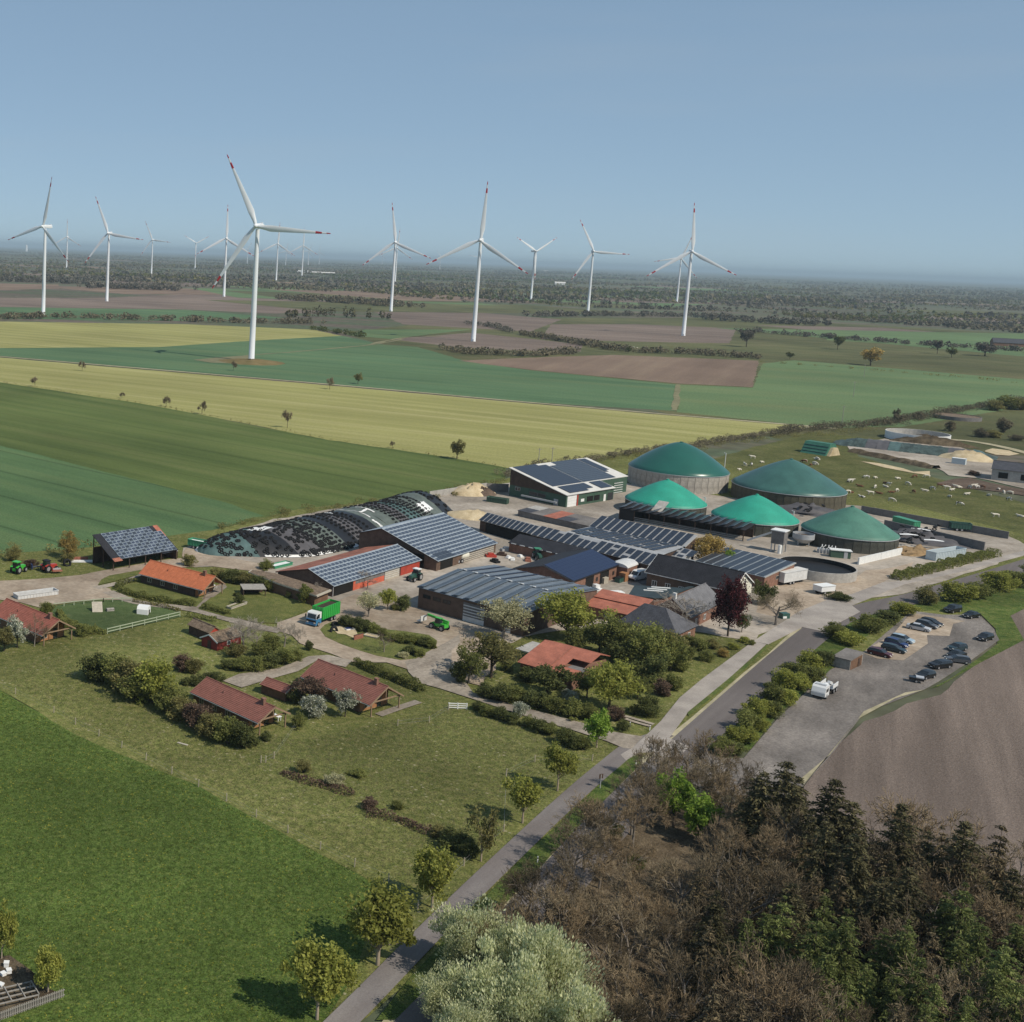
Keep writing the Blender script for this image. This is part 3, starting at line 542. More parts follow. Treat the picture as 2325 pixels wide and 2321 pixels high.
def door(t, x, y, z_, w, h, face='-y', m='wood_dark', slats=0, name='door'):
    """a door leaf or roller gate a few cm proud of the wall; slats: horizontal boards as sub-parts"""
    def P(u, v, d): return {'-y': (x+u, y-d, z_+v), '+x': (x+d, y+u, z_+v), '-x': (x-d, y-u, z_+v), '+y': (x-u, y+d, z_+v)}[face]
    def bx(u0, u1, v0, v1, d0, d1):
        mb = MB(); q = [P(u, v, d) for d in (d0, d1) for u, v in ((u0, v0), (u1, v0), (u1, v1), (u0, v1))]
        return mb.add(q, [(0,1,2,3), (4,5,6,7), (0,1,5,4), (1,2,6,5), (2,3,7,6), (3,0,4,7)])
    d = bx(-w/2, w/2, 0, h, .0, .05).build(name, m, t)
    return d, (lambda v0, v1, mm: bx(-w/2+.08, w/2-.08, v0, v1, .05, .085).build('slat', mm, d))
# ------------------------------------------------------------------ holiday cottages and huts
def cottage(label, x, y, rot, L, Wd, he, hr, rm, porch=3.0, wm='wood_brown', chim=.86, gable='wood_orange'):
    t = bld('cottage', label, 'house', x, y, rot)
    xw = L-porch
    roof = gable_shell(t, L, Wd, he, hr, .5, wm, rm, ov=(.25, .55), x1=xw+.25, tiles=True, trim='wood_trim')
    mb = MB(); cx, cy = L*chim, Wd*.5-.35; zc = hr-.55; mb.box((cx-.3, cy-.3, zc), (cx+.3, cy+.3, hr+.75)); mb.box((cx-.36, cy-.36, hr+.75), (cx+.36, cy+.36, hr+.87)); mb.build('chimney', 'brick', roof)
    mb = MB(); mb.tube([(L*.35, Wd*.3, he+(hr-he)*.6), (L*.35, Wd*.3, he+(hr-he)*.6+.45)], .07, 6); mb.build('vent_pipe', 'black', roof)
    for yy in (.75, Wd-.75):
        mb = MB(); mb.box((L-.45, yy-.09, 0), (L-.27, yy+.09, he+.25)); mb.build('porch_post', 'wood_trim', t)
    mb = MB(); mb.bar((L-.36, .55, he+.15), (L-.36, Wd-.55, he+.15), .14, .2); mb.build('porch_beam', 'wood_trim', t)
    mb = MB(); mb.bar((L-.36, Wd/2, he+.2), (L-.36, Wd/2, hr-.25), .12, .12); mb.build('king_post', 'wood_trim', t)
    mb = MB(); mb.box((xw-.4, .2, .0), (L+.9, Wd-.2, .09)); mb.build('terrace', 'brick', t)
    mb = MB(); a = (hr-he)/(Wd/2)
    mb.extr([(.85, .1), (Wd-.85, .1), (Wd-.85, he+.1), (Wd/2, hr-.35), (.85, he+.1)], 'x', xw+.005, xw+.06); mb.build('gable_boarding', gable, t)
    window(t, xw+.09, Wd*.32, 1.35, 1.6, 1.5, '+x', 'wood_pale'); d, sl_ = door(t, xw+.09, Wd*.66, .12, 1.0, 2.05, '+x', 'glass_dark')
    mb = MB(); mb.cbox((xw+.16, Wd*.66+.4, 1.1), (.05, .05, .2)); mb.build('handle', 'metal_grey', d)
    for fx in (.18, .42, .66): window(t, xw*fx, .52, 1.4, 1.2, 1.0, '-y', 'wood_pale')
    mb = MB(); mb.bar((0, -.06, he-.12), (L, -.06, he-.12), .12, .12); mb.build('gutter', 'metal_grey', roof)
    return t
cottage('brown tiled cottage with a brick chimney right beside the long hawthorn hedge', 9.54, 197.8, -50.7, 16.4, 7.3, 2.43, 4.3, 'tile_brown')
cottage('brown tiled cottage with a covered terrace between the white blossom tree and clipped hedge', 29.4, 207.5, -52.1, 16.3, 8.5, 2.41, 4.83, 'tile_brown')
cottage('cottage with bright orange tiled roof beside the solar shed track', .2, 272.9, -40.5, 19.0, 7.9, 2.4, 4.9, 'tile_orange', wm='wood_dark')
cottage('red tiled cottage behind the blossom trees at the goat paddock', -29.6, 238.4, -48.5, 17.7, 8.2, 2.41, 4.77, 'tile_red')
t = bld('garden_shed', 'little brown shed with tiled roof between the two brown tiled cottages', 'shed', 21.94, 204.7, -45.5)
gable_shell(t, 5.8, 3.6, 1.75, 2.6, .5, 'wood_brown', 'tile_brown', ov=(.2, .3), tiles=True, trim='wood_pale'); door(t, 5.63, 1.8, .05, .9, 1.6, '+x', 'wood_orange')
t = bld('garden_shed', 'low red hut with mossy roof and red gable next to the goat paddock', 'shed', 10.25, 236.9, -51.8)
gable_shell(t, 6.7, 3.3, 2.0, 3.05, .5, 'wood_dark', 'roof_moss', ov=(.25, .3)); mb = MB(); mb.extr([(.35, .1), (2.95, .1), (2.95, 2.1), (1.65, 2.85), (.35, 2.1)], 'x', 6.455, 6.5); mb.build('gable_boarding', 'paint_red', t); door(t, 6.52, 1.6, .1, .8, 1.7, '+x', 'wood_dark')
t = bld('garden_shed', 'red hut with mossy brown roof and white verge boards under the bare trees', 'shed', 15.8, 226.3, 45.5)
gable_shell(t, 7.6, 4.6, 1.85, 3.0, .5, 'red_old', 'roof_moss', ov=(.25, .3), trim='paint_white'); window(t, 3.6, .28, 1.1, 1.0, .8, '-y'); door(t, .23, 2.3, .05, .9, 1.7, '-x', 'wood_dark')

# ------------------------------------------------------------------ solar shed at the track
t = bld('solar_shed', 'open timber shed carrying blue solar panels beside the wheat field', 'shed', -5.94, 282.6, 39.7)
L, Wd, he, hr = 20.5, 8.5, 2.72, 7.3
mb = MB(); slab(mb, (0, 0, he), (L, 0, he), (L, Wd, hr), (0, Wd, hr), .12); roof = mb.build('roof', 'roof_black', t)
mb = MB(); slab(mb, (L-1.5, Wd*.55, he+(hr-he)*.55+.03), (L-.02, Wd*.55, he+(hr-he)*.55+.03), (L-.02, Wd-.02, hr+.03), (L-1.5, Wd-.02, hr+.03), .04); mb.build('roof_sheet', 'sheet_red', roof)
mb = MB(); slab(mb, (.1, -.5, he-.2), (2.6, -.5, he-.2), (2.6, .6, he+.38), (.1, .6, he+.38), .04); mb.build('roof_sheet', 'sheet_rust', roof)
for X in (.3, 5.2, 10.2, 15.2, L-.3):
    for Y in (.3, Wd*.5, Wd-.3):
        mb = MB(); mb.box((X-.1, Y-.1, 0), (X+.1, Y+.1, he+(hr-he)*Y/Wd-.12)); mb.build('post', 'wood_dark', t)
mb = MB(); mb.box((.3, Wd-.28, 0), (L-.3, Wd-.2, 4.2)); mb.build('back_wall', 'wood_dark', t)
mb = MB(); mb.box((L-.28, .3, 0), (L-.2, Wd-.3, 2.9)); mb.build('side_wall', 'wood_dark', t)
v = Vector((0, Wd, hr-he)); pb = panel_mesh('pvgrey', 1.16, .95, .09); pb2 = panel_mesh('pv', 1.16, .95, .09)
def sk(i, j): return (i > 11 and j > 6)
for me_, cond in ((pb, lambda i, j: (i*7+j*3) % 5 < 2), (pb2, lambda i, j: (i*7+j*3) % 5 >= 2)):
    panel_grid(t, (2.4, .1, he+.06), (1, 0, 0), v, 14, 9, me_, 1.27, 1.05, skip=lambda i, j: sk(i, j) or not cond(i, j))
t = bld('lean_to', 'low grey sheet lean-to in front of the solar shed', 'shed', *G('4', 1190, 560).xy, 40)
mb = MB(); slab(mb, (0, 0, 1.9), (5, 0, 1.9), (5, 3, 2.4), (0, 3, 2.4), .06); mb.build('roof', 'metal_grey', t)
for X in (.1, 4.9):
    for Y in (.1, 2.9): mb = MB(); mb.box((X-.06, Y-.06, 0), (X+.06, Y+.06, 1.9+Y*.16)); mb.build('post', 'wood_dark', t)

# ------------------------------------------------------------------ barns in the yard
def roof_at(y, yr, he, hr): return he + (hr-he)*y/yr
# red barn with panels (between silage heap and truck)
t = bld('barn', 'red and brown barn with pale grid of solar panels behind the parked green truck', 'barn', 44.1, 266.6, 46.7)
L, Wd, he, hr, rp = 37.9, 16.4, 2.75, 5.3, .44
gable_shell(t, L, Wd, he, hr, rp, 'brick_brown', 'roof_eternit', ov=(.25, .5), trim='wood_dark')
mb = MB(); slab(mb, (L, Wd, he+.03), (0, Wd, he+.03), (0, Wd*rp+.2, hr-.02), (L, Wd*rp+.2, hr-.02), .04); mb.build('roof_sheet', 'sheet_rust', t)
v = Vector((0, Wd*rp, hr-he)); panel_grid(t, (.35, .12, he+.04), (1, 0, 0), v, 24, 6, panel_mesh('pv', 1.14, .92, .04), 1.56, 1.25)
mb = MB(); mb.box((.8, .40, .05), (8.2, .495, 2.6)); mb.build('opening_shade', 'shade_void', t)  # near-black panel painting the shade in the open barn front
mb = MB(); mb.box((8.4, .38, .02), (21.5, .48, 1.55)); mb.build('wall_panel', 'paint_redlight', t)
mb = MB(); mb.box((8.4, .40, 1.56), (21.5, .48, 2.75)); mb.build('wall_panel', 'concrete_dark', t)
mb = MB(); mb.box((8.4, .36, .02), (9.3, .375, 2.75)); mb.build('wall_panel', 'paint_redlight', t)
d, sf = door(t, 25.0, .48, .05, 6.4, 2.65, '-y', 'metal_pale')
for k in range(5): sf(.15+k*.5, .5+k*.5, 'wood_pale')
mb = MB(); mb.box((28.8, .38, .02), (37.4, .48, 2.75)); mb.build('wall_panel', 'paint_red', t)
mb = MB(); mb.tube([(.25, .3, 0), (.25, .3, 2.8)], .11, 6); mb.build('corner_post', 'metal_grey', t)
# big barn with wide panel roof
t = bld('barn', 'broad barn with pale solar panel grid next to the tyre covered silage heap', 'barn', 73.6, 292.8, 46.6)
L, Wd, he, hr, rp = 30.9, 23.7, 2.85, 8.05, .70
gable_shell(t, L, Wd, he, hr, rp, 'brick_brown', 'roof_eternit', he1=5.6, ov=(.3, .5), trim='wood_dark')
v = Vector((0, Wd*rp, hr-he)); panel_grid(t, (.4, .15, he+.05), (1, 0, 0), v, 18, 12, panel_mesh('pv', 1.27, 1.02, .04), 1.69, 1.42, skip=lambda i, j: i < 5 and j in (0, 1) and i > 0)
panel_grid(t, (2.0, .2, he+.05), (1, 0, 0), v, 4, 2, panel_mesh('pvgrey', 1.62, 1.36, .03), 1.68, 1.42)
mb = MB(); mb.box((.2, 4.0, .02), (.298, 16.5, 3.6)); mb.build('opening_shade', 'shade_void', t)  # near-black panel painting the shade of a gateway on the solid gable
d, sf = door(t, 21.0, .48, .3, 17.0, 2.0, '-y', 'concrete_dark')
for k in range(4): sf(.1+k*.5, .36+k*.5, 'wood_pale')
d, sf = door(t, 5.2, .48, .05, 6.0, 2.6, '-y', 'shade_void')
# barn with tilted panel strips
t = bld('barn', 'wide low barn with rows of tilted solar panels facing the shrub island', 'barn', 61.3, 260.8, -46.4)
L, Wd, he, hr = 26.1, 32.4, 5.0, 6.45
gable_shell(t, L, Wd, he, hr, .5, 'brick_brown', 'roof_bluegrey', ov=(.3, .5))
v = Vector((0, Wd/2, hr-he)); pw = 1.75; NS = 9; ti = Matrix.Rotation(R_(-11), 4, 'Y'); pb = panel_mesh('pvgrey', pw, .98, .16)
panel_grid(t, (.25, .0, he+.05), (1, 0, 0), v, NS, 15, pb, 2.86, 1.06, lift=.12, tilt=ti)
vf = Vector((0, -Wd/2, hr-he)); pn = panel_mesh('pvnavy', pw+.7, .98, .04)
panel_grid(t, (L-.3, Wd, he+.05), (-1, 0, 0), vf, NS, 15, pb, 2.86, 1.06, lift=.12, tilt=Matrix.Rotation(R_(11), 4, 'Y') @ Matrix.Translation((-.1, 0, 0)), skip=lambda i, j: i >= 5)
panel_grid(t, (L-.3, Wd, he+.05), (-1, 0, 0), vf, NS, 15, pn, 2.86, 1.06, lift=.12, tilt=Matrix.Rotation(R_(11), 4, 'Y'), skip=lambda i, j: i < 5)
for k in range(NS): mb = MB(); mb.cbox((1.6+k*2.86, Wd/2, hr+.22), (1.3, .5, .12)); mb.build('ridge_plate', 'metal_pale', t)
d, sf = door(t, 14.2, .48, .05, 5.2, 4.2, '-y', 'concrete_dark', name='roller_gate')
for k in range(4): sf(1.5+k*.65, 1.72+k*.65, 'metal_pale')
sf(.1, 1.2, 'metal_pale')
for X in (2.5, 5.0, 7.5, 20.2, 24.6): window(t, X, .47, 3.2, 2.0, .9, '-y', 'wood_dark')
d, sf = door(t, 22.3, .48, .05, 1.3, 2.3, '-y', 'paint_white'); mb = MB(); mb.cbox((22.3, .38, 1.6), (.6, .03, .7)); mb.build('pane', 'glass_dark', d)
# navy panel barn
t = bld('barn', 'brick barn completely covered in dark navy solar panels beside the white van', 'barn', 101.0, 275.4, 45.4)
L, Wd, he, hr = 25.4, 15.4, 3.54, 5.86
gable_shell(t, L, Wd, he, hr, .5, 'brick', 'roof_black', ov=(.3, .5), trim='concrete_dark')
v = Vector((0, Wd/2, hr-he)); panel_grid(t, (.1, .1, he+.05), (1, 0, 0), v, 15, 7, panel_mesh('pvnavy', 1.66, 1.12, .02), 1.68, 1.13)
d, sf = door(t, 9.5, .47, .05, 4.2, 3.0, '-y', 'shade_void'); d, sf = door(t, 17.5, .47, .05, 4.8, 3.0, '-y', 'shade_void')
for X in (13.4, 22.5): window(t, X, .47, 1.8, 1.0, 1.0, '-y', 'wood_dark')
t = bld('annex', 'small orange brick annex with pale curved roof at the end of the navy barn', 'building', *G('B', 1680, 770).xy, 45.4)
mb = MB(); mb.box((0, 0, 0), (6.5, 4.5, 3.2)); mb.build('wall', 'brick', t)
mb = MB(); mb.extr([(-.2, 3.2)] + [(2.25-2.45*math.cos(math.pi*k/10), 3.2+.9*math.sin(math.pi*k/10)) for k in range(1, 10)] + [(4.7, 3.2)], 'x', -.2, 6.7); mb.build('roof', 'metal_pale', t)
d, sf = door(t, 2.0, -.02, .05, 1.1, 2.2, '-y', 'wood_dark'); window(t, 4.4, -.03, 1.6, 1.4, 1.1, '-y', 'wood_pale')
mb = MB(); mb.box((-2.2, -.6, 0), (-.4, 1.0, 2.3)); mb.build('wood_store', 'wood_orange', t)
# long cattle barns
def mono(label, x, y, rot, L, Wd, he, hr, wm, rm, nm='long_barn'):
    t = bld(nm, label, 'barn', x, y, rot); gable_shell(t, L, Wd, he, hr, 1.0, wm, rm, he1=hr, ov=(.2, .35), trim='concrete'); return t
t = mono('narrow long barn end with two rows of solar panels next to the sand heap', 96.5, 340.9, -58.6, 19.2, 3.3, 3.41, 5.3, 'wood_dark', 'roof_grey')
v = Vector((0, 3.3, 1.9)); panel_grid(t, (.2, .1, 3.46), (1, 0, 0), v, 12, 2, panel_mesh('pvdark', 1.22, 1.6, .05), 1.58, 1.82)
mb = MB(); mb.box((2.5, .2, .1), (18.6, .34, 3.1)); mb.build('opening_shade', 'shade_void', t)  # near-black panel painted in as the shadow strip of the open side
t = mono('long barn with slanting dark panel strips behind the black roofed shed', 105.7, 322.8, -55.9, 35.7, 4.1, 3.73, 5.7, 'wood_dark', 'roof_grey')
v = Vector((0, 4.1, 1.97)); panel_grid(t, (.3, .1, 3.78), (1, 0, 0), v, 17, 4, panel_mesh('pvdark', 1.66, 1.06, .02), 2.09, 1.1, skip=lambda i, j: (i in (6, 7, 8) and j == 3) or (i, j) in ((11, 2), (3, 3), (13, 1)))
t = mono('upper long barn with slanting dark panel strips in front of the cattle shed', 122.4, 326.1, -50.1, 26.9, 6.0, 5.9, 8.1, 'wood_dark', 'roof_grey')
v = Vector((0, 6.0, 2.2)); panel_grid(t, (.2, .1, 5.95), (1, 0, 0), v, 13, 6, panel_mesh('pvdark', 1.62, 1.0, .02), 2.02, 1.05)
a_ = Vector((105.7, 322.8, 0)); da, na = Vector((math.cos(R_(-55.9)), math.sin(R_(-55.9)), 0)), Vector((math.cos(R_(34.1)), math.sin(R_(34.1)), 0)); db = Vector((math.cos(R_(-50.1)), math.sin(R_(-50.1)), 0))
q0, q1 = a_+da*7.5+na*4.15, a_+da*35.6+na*4.15; q3, q2 = Vector((122.4, 326.1, 0))+db*.2, Vector((122.4, 326.1, 0))+db*26.5
t = bld('link_roof', 'nearly flat roof with panel strips joining the two long barns', 'barn', q0.x, q0.y, 0)
mb = MB(); Z0, Z1 = 5.62, 5.82; slab(mb, (0, 0, Z0), (q1.x-q0.x, q1.y-q0.y, Z0), (q2.x-q0.x, q2.y-q0.y, Z1), (q3.x-q0.x, q3.y-q0.y, Z1), .15); mb.build('roof', 'roof_grey', t)
mb = MB(); cx_ = (q0+q1+q2+q3)/4-q0; mb.prism([((p.x-q0.x-cx_.x)*.97+cx_.x, (p.y-q0.y-cx_.y)*.97+cx_.y) for p in (q0, q1, q2, q3)], 0, 5.4); mb.build('wall', 'wood_dark', t)
panel_grid(t, Vector((q3.x-q0.x, q3.y-q0.y, Z1+.05))-na*10.6+db*1.0-Vector((0, 0, .16)), db, na+Vector((0, 0, .017)), 12, 9, panel_mesh('pvdark', 1.6, 1.06, .02), 2.05, 1.14, skip=lambda i, j: (i*5+j*3) % 17 == 0)
P0, P1 = G('B', 1930, 570, 4.2), G('B', 2070, 602, 4.2)
t = mono('short barn bay with panel strips and a white parapet beside the ochre tree', P0.x, P0.y, -50.1, (P1-P0).length+1.0, 4.6, 4.2, 5.8, 'concrete', 'roof_grey')
panel_grid(t, (.1, .4, 4.3), (1, 0, 0), Vector((0, 4.6, 1.6)), 4, 4, panel_mesh('pvdark', 1.5, 1.0, .02), 1.95, 1.05, skip=lambda i, j: (i+j) % 4 == 3)
mb = MB(); mb.box((-.1, -.1, 3.9), (9.0, .12, 4.35)); mb.build('parapet', 'paint_white', t)
t = bld('black_shed', 'shed with bare black roof along the cluttered yard', 'shed', 97.8, 316.7, -49.2)
gable_shell(t, 21.5, 5.3, 2.7, 4.43, 1.0, 'brick', 'roof_black', he1=4.43, ov=(.2, .4))
for k in range(7): mb = MB(); mb.box((1+k*2.6, -.1, 2.62), (2.4+k*2.6, .12, 2.8)); mb.build('eave_highlight', 'metal_pale', t)  # pale boxes paint in the highlights along the eave
# low patched sheet roof behind the long barns
P = [G(*p) for p in zp('B', 880, 300, 1000, 238, 1450, 335, 1370, 400)]
t = bld('sheet_roof', 'low patched grey and red sheet roof in front of the green hall', 'roof', P[0].x, P[0].y, -52)
mb = MB(); LL, WW = 27, 9.5
mb.box((.2, .2, 0), (LL-.2, WW-.2, 1.9)); mb.build('wall', 'concrete_dark', t)
k = 0
for i in range(6):
    for j in range(2):
        mb = MB(); x0, x1 = i*4.5, i*4.5+4.46; slab(mb, (x0, j*4.75, 2.0+j*.25), (x1, j*4.75, 2.0+j*.25), (x1, j*4.75+4.8, 2.28+j*.25), (x0, j*4.75+4.8, 2.28+j*.25), .06)
        mb.build('roof_sheet', 'sheet_red' if i in (2,) else ('concrete' if (i, j) in ((0, 1),) else ('roof_fibre' if (i+j) % 3 else 'slate')), t)
# green hall
t = bld('machine_hall', 'large hall with green walls and a white edged solar roof', 'hall', 134.4, 378.8, 37.5)
L, Wd, he, hr = 44.5, 22.3, 4.2, 9.5; y1 = Wd*.273; z1 = he+(hr-he)*.273; xa = 27.5
mb = MB(); mb.extr([(y1+.1, 0), (Wd-.5, 0), (Wd-.5, hr-.35), (y1+.1, z1-.2)], 'x', .4, L-.4); w_ = mb.build('wall', 'paint_green', t)
mb = MB(); mb.extr([(.5, 0), (y1+.098, 0), (y1+.098, z1-.2), (.5, he-.1)], 'x', .4, xa-.4); mb.build('wall', 'paint_green', t)
mb = MB(); mb.extr([(.6, 3.9), (Wd-.6, 3.9), (Wd-.6, hr-.45), (.6, he-.05)], 'x', .33, .395); mb.build('wood_cladding', 'wood_dark', t)
mb = MB(); slab(mb, (0, y1, z1), (L, y1, z1), (L, Wd, hr), (0, Wd, hr), .18); slab(mb, (0, 0, he), (xa, 0, he), (xa, y1-.01, z1-.003), (0, y1-.01, z1-.003), .18); roof = mb.build('roof', 'roof_white', t)
v = Vector((0, Wd, hr-he)); sl_u = v.normalized(); ph = panel_mesh('pvdark', 2.06, 1.22, .03); ph2 = panel_mesh('pvgrey', 2.06, 1.22, .05)
o1 = Vector((1.6, y1+.35, z1+.08)) ; 
panel_grid(t, o1, (1, 0, 0), v, 8, 13, ph, 2.08, 1.24, skip=lambda i, j: j > 11 and i > 5)
panel_grid(t, o1 + Vector((8*2.08+.5, 0, 0)), (1, 0, 0), v, 9, 13, ph2, 2.08, 1.24, skip=lambda i, j: j > 10 and i < 2)
panel_grid(t, o1 + Vector((17*2.08+1.0, 0, 0)), (1, 0, 0), v, 3, 9, ph, 2.08, 1.24, skip=lambda i, j: False) if False else None
panel_grid(t, o1 + sl_u*4.5 + Vector((17*2.08+1.0, 0, 0)), (1, 0, 0), v, 2, 9, ph, 2.08, 1.24, skip=lambda i, j: j == 0 and i == 1)
panel_grid(t, (3.0, .9, he+.29), (1, 0, 0), v, 7, 4, ph, 2.08, 1.24, skip=lambda i, j: j == 0 and i > 4)
panel_grid(t, (20.5, .9, he+.29), (1, 0, 0), v, 3, 4, ph, 2.08, 1.24)
d, sf = door(t, 3.6, .5, .05, 5.0, 3.9, '-y', 'metal_pale', name='roller_gate')
for k in range(4): sf(.1+k*.95, .95+k*.95, 'paint_white')
mb = MB(); mb.box((6.3, .4, 0), (7.0, .495, 4.0)); mb.build('pilaster', 'paint_red', t)
mb = MB(); mb.box((12, .38, 1.0), (19, .495, 2.6)); mb.build('open_bay', 'shade_void', t)
mb = MB(); mb.box((15.2, .34, 1.0), (15.6, .375, 2.6)); mb.build('bay_post', 'paint_green', t)
d, sf = door(t, 22.0, .48, .05, 1.2, 2.4, '-y', 'paint_white'); d, sf = door(t, 25.2, .48, .3, 3.0, 2.4, '-y', 'glass_dark')
mb = MB(); mb.cbox((9.4, .42, 1.7), (1.8, .1, .9)); mb.build('sign', 'plastic_white', t)
d, sf = door(t, 39.0, y1+.08, .05, 5.5, 4.2, '-y', 'paint_green', name='gate')
for k in range(5): sf(.4+k*.8, .62+k*.8, 'metal_pale')
d, sf = door(t, .32, 4.0, .05, 1.6, 2.2, '-x', 'metal_grey'); window(t, .30, 11.0, 2.4, 6.0, 1.2, '-x', 'concrete_dark'); window(t, .30, 18.5, 3.0, 2.0, 1.2, '-x', 'metal_grey')
mb = MB(); mb.bar((-1.0, 3, 1.4), (-1.0, 16, 1.4), .5, .5); mb.build('conveyor', 'metal_grey', t)
# open cattle shed with saw-tooth panels
t = bld('cattle_shed', 'open sided black cattle shed with saw-tooth solar panels before the bright teal domes', 'barn', 145.3, 364.8, -44.8)
L, Wd, he, hr = 36.7, 8.5, 3.6, 4.3
mb = MB(); slab(mb, (0, 0, he), (L, 0, he), (L, Wd, hr), (0, Wd, hr), .12); roof = mb.build('roof', 'roof_black', t)
panel_grid(t, (.2, .05, he+.05), (1, 0, 0), (0, Wd, hr-he), 16, 7, panel_mesh('pvgrey', 1.9, 1.1, .05), 2.27, 1.16, lift=.1, tilt=Matrix.Rotation(R_(-20), 4, 'Y'))
for k in range(9):
    X = .4+k*(L-.8)/8
    for Y in (.4, Wd-.4): mb = MB(); mb.box((X-.12, Y-.12, 0), (X+.12, Y+.12, he+(hr-he)*Y/Wd-.13)); mb.build('post', 'wood_dark', t)
for zz in (.5, 1.0, 1.5):
    mb = MB(); mb.bar((5, .3, zz), (L-.4, .3, zz), .06, .1); mb.build('rail', 'metal_grey', t)
mb = MB(); mb.box((5, .25, 0), (L-.4, .28, .42)); mb.build('feed_wall', 'concrete', t)
mb = MB(); mb.box((.4, Wd-.25, 0), (L-.4, Wd-.2, 2.6)); mb.build('back_wall', 'wood_dark', t)
mb = MB(); mb.box((.25, .3, 0), (4.6, Wd-.3, 3.3)); mb.build('wall', 'black', t)
mb = MB(); slab(mb, (8.5, Wd*.4, he+.3), (11.5, Wd*.4, he+.3), (11.5, Wd+.4, 6.3), (8.5, Wd+.4, 6.3), .2); mb.build('hatch', 'concrete', t)
# barn beside open slurry tank
t = mono('dark barn with light lines between panel strips beside the open slurry tank', 141.0, 302.1, -54.0, 17.8, 14.7, 3.14, 4.95, 'brick', 'roof_eternit', 'barn')
panel_grid(t, (.25, .2, 3.2), (1, 0, 0), (0, 14.7, 1.8), 8, 13, panel_mesh('pvgrey', 1.86, 1.08, .02), 2.2, 1.1)
window(t, 17.62, 7.0, 2.2, 2.5, .9, '+x', 'wood_pale')
# farmhouse with white gable, wing, slate house, flat roof
t = bld('farmhouse', 'farmhouse with long black roof and a white gable behind the purple beech', 'house', 121.3, 285.2, -47.4)
L, Wd, he, hr = 20.6, 12.4, 4.0, 7.5
gable_shell(t, L, Wd, he, hr, .5, 'brick_brown', 'roof_black', ov=(.45, .5), tiles=True, trim='paint_white'); mb = MB(); mb.extr([(.6, .05), (Wd-.6, .05), (Wd-.6, he+.15), (Wd/2, hr-.3), (.6, he+.15)], 'x', L-.44, L-.40); mb.build('gable_plaster', 'cream', t)
for Y, Z_ in ((3.4, 1.6), (6.2, 1.6), (9.0, 1.6), (4.8, 4.6), (7.6, 4.6)): window(t, L-.39, Y, Z_, 1.1, 1.4, '+x')
for k in range(6): window(t, 2.4+k*3.2, .47, 1.7, 1.2, 1.3, '-y')
mb = MB(); mb.bar((0, -.08, he-.1), (L, -.08, he-.1), .14, .14); mb.build('gutter', 'metal_pale', t)
t = bld('farmhouse_wing', 'pale grey roofed house wing joining the black roofed farmhouse', 'house', 117.5, 250.8, 46.0)
gable_shell(t, 19.5, 8.7, 3.0, 6.3, .5, 'brick', 'roof_wing', ov=(.3, .4))
window(t, 4.0, .37, 1.5, 1.2, 1.2, '-y'); window(t, 9.0, .37, 1.5, 1.2, 1.2, '-y')
mb = MB(); mb.box((1.0, 4.0, 5.9), (1.7, 4.7, 7.3)); mb.build('chimney', 'paint_white', t)
c = G('N5', 300, 930, 5.0); t = bld('slate_house', 'house with dark tiled hipped roof behind the shrubbery', 'house', c.x, c.y, 44)
mb = MB(); mb.box((-5.2, -5.6, 0), (5.2, 5.6, 3.0)); mb.build('wall', 'brick', t)
a, b_, e, f = Vector((-5.7, -6.1, 3.0)), Vector((5.7, -6.1, 3.0)), Vector((5.7, 6.1, 3.0)), Vector((-5.7, 6.1, 3.0)); r0, r1 = Vector((0, -1.2, 6.6)), Vector((0, 3.2, 6.6))
mb = MB(); courses(mb, b_, e, r1, r0); courses(mb, f, a, r0, r1); mb.add([a, b_, r0, e, f, r1], [(0, 1, 2), (3, 4, 5)]); roof = mb.build('roof', 'slate', t)
mb = MB(); courses(mb, a+Vector((.3, -.02, .05)), b_+Vector((-.3, -.02, .05)), r0+Vector((.12, -.05, .02)), r0+Vector((-.12, -.05, .02))); mb.build('hip_slope', 'slate_pale', roof)
window(t, -2, -5.63, 1.5, 1.2, 1.2, '-y'); window(t, 2, -5.63, 1.5, 1.2, 1.2, '-y')
P = [G(*p, 3.2) for p in zp('N5', -60, 510, 640, 545, 900, 492, 400, 690, 230, 695, -150, 650)]
c = P[0]; t = bld('flat_roof_shed', 'low shed with petrol coloured flat roof and three long skylights', 'shed', c.x, c.y, 0)
mb = MB(); mb.prism([(p.x-c.x, p.y-c.y) for p in P], 3.0, 3.2); mb.build('roof', 'roof_petrol', t)
cc = sum((p for p in P), Vector())/len(P); mb = MB(); mb.prism([((p.x-cc.x)*.94+cc.x-c.x, (p.y-cc.y)*.94+cc.y-c.y) for p in P], 0, 2.99); mb.build('wall', 'brick', t)
for (xa_, ya_, xb_, yb_) in ((185, 530, 465, 550), (125, 552, 415, 574), (72, 575, 360, 596)):
    q0, q1 = G('N5', xa_, ya_, 3.3)-c, G('N5', xb_, yb_, 3.3)-c; mb = MB(); mb.bar((q0.x, q0.y, 3.26), (q1.x, q1.y, 3.26), .5, .12); mb.build('skylight', 'paint_white', t)
sheet('courtyard', zp('N5', 100, 310, 820, 490, 640, 545, 40, 512, -100, 420), 'asphalt', .26)
t = bld('red_roof_shed', 'shed with two stepped red sheet roofs beside the slate house', 'shed', 100.0, 257.4, -41.5)
mb = MB(); slab(mb, (-3, 0, 2.6), (8, 0, 2.6), (8, 5.4, 3.4), (-3, 5.4, 3.4), .08); mb.build('roof', 'sheet_red', t)
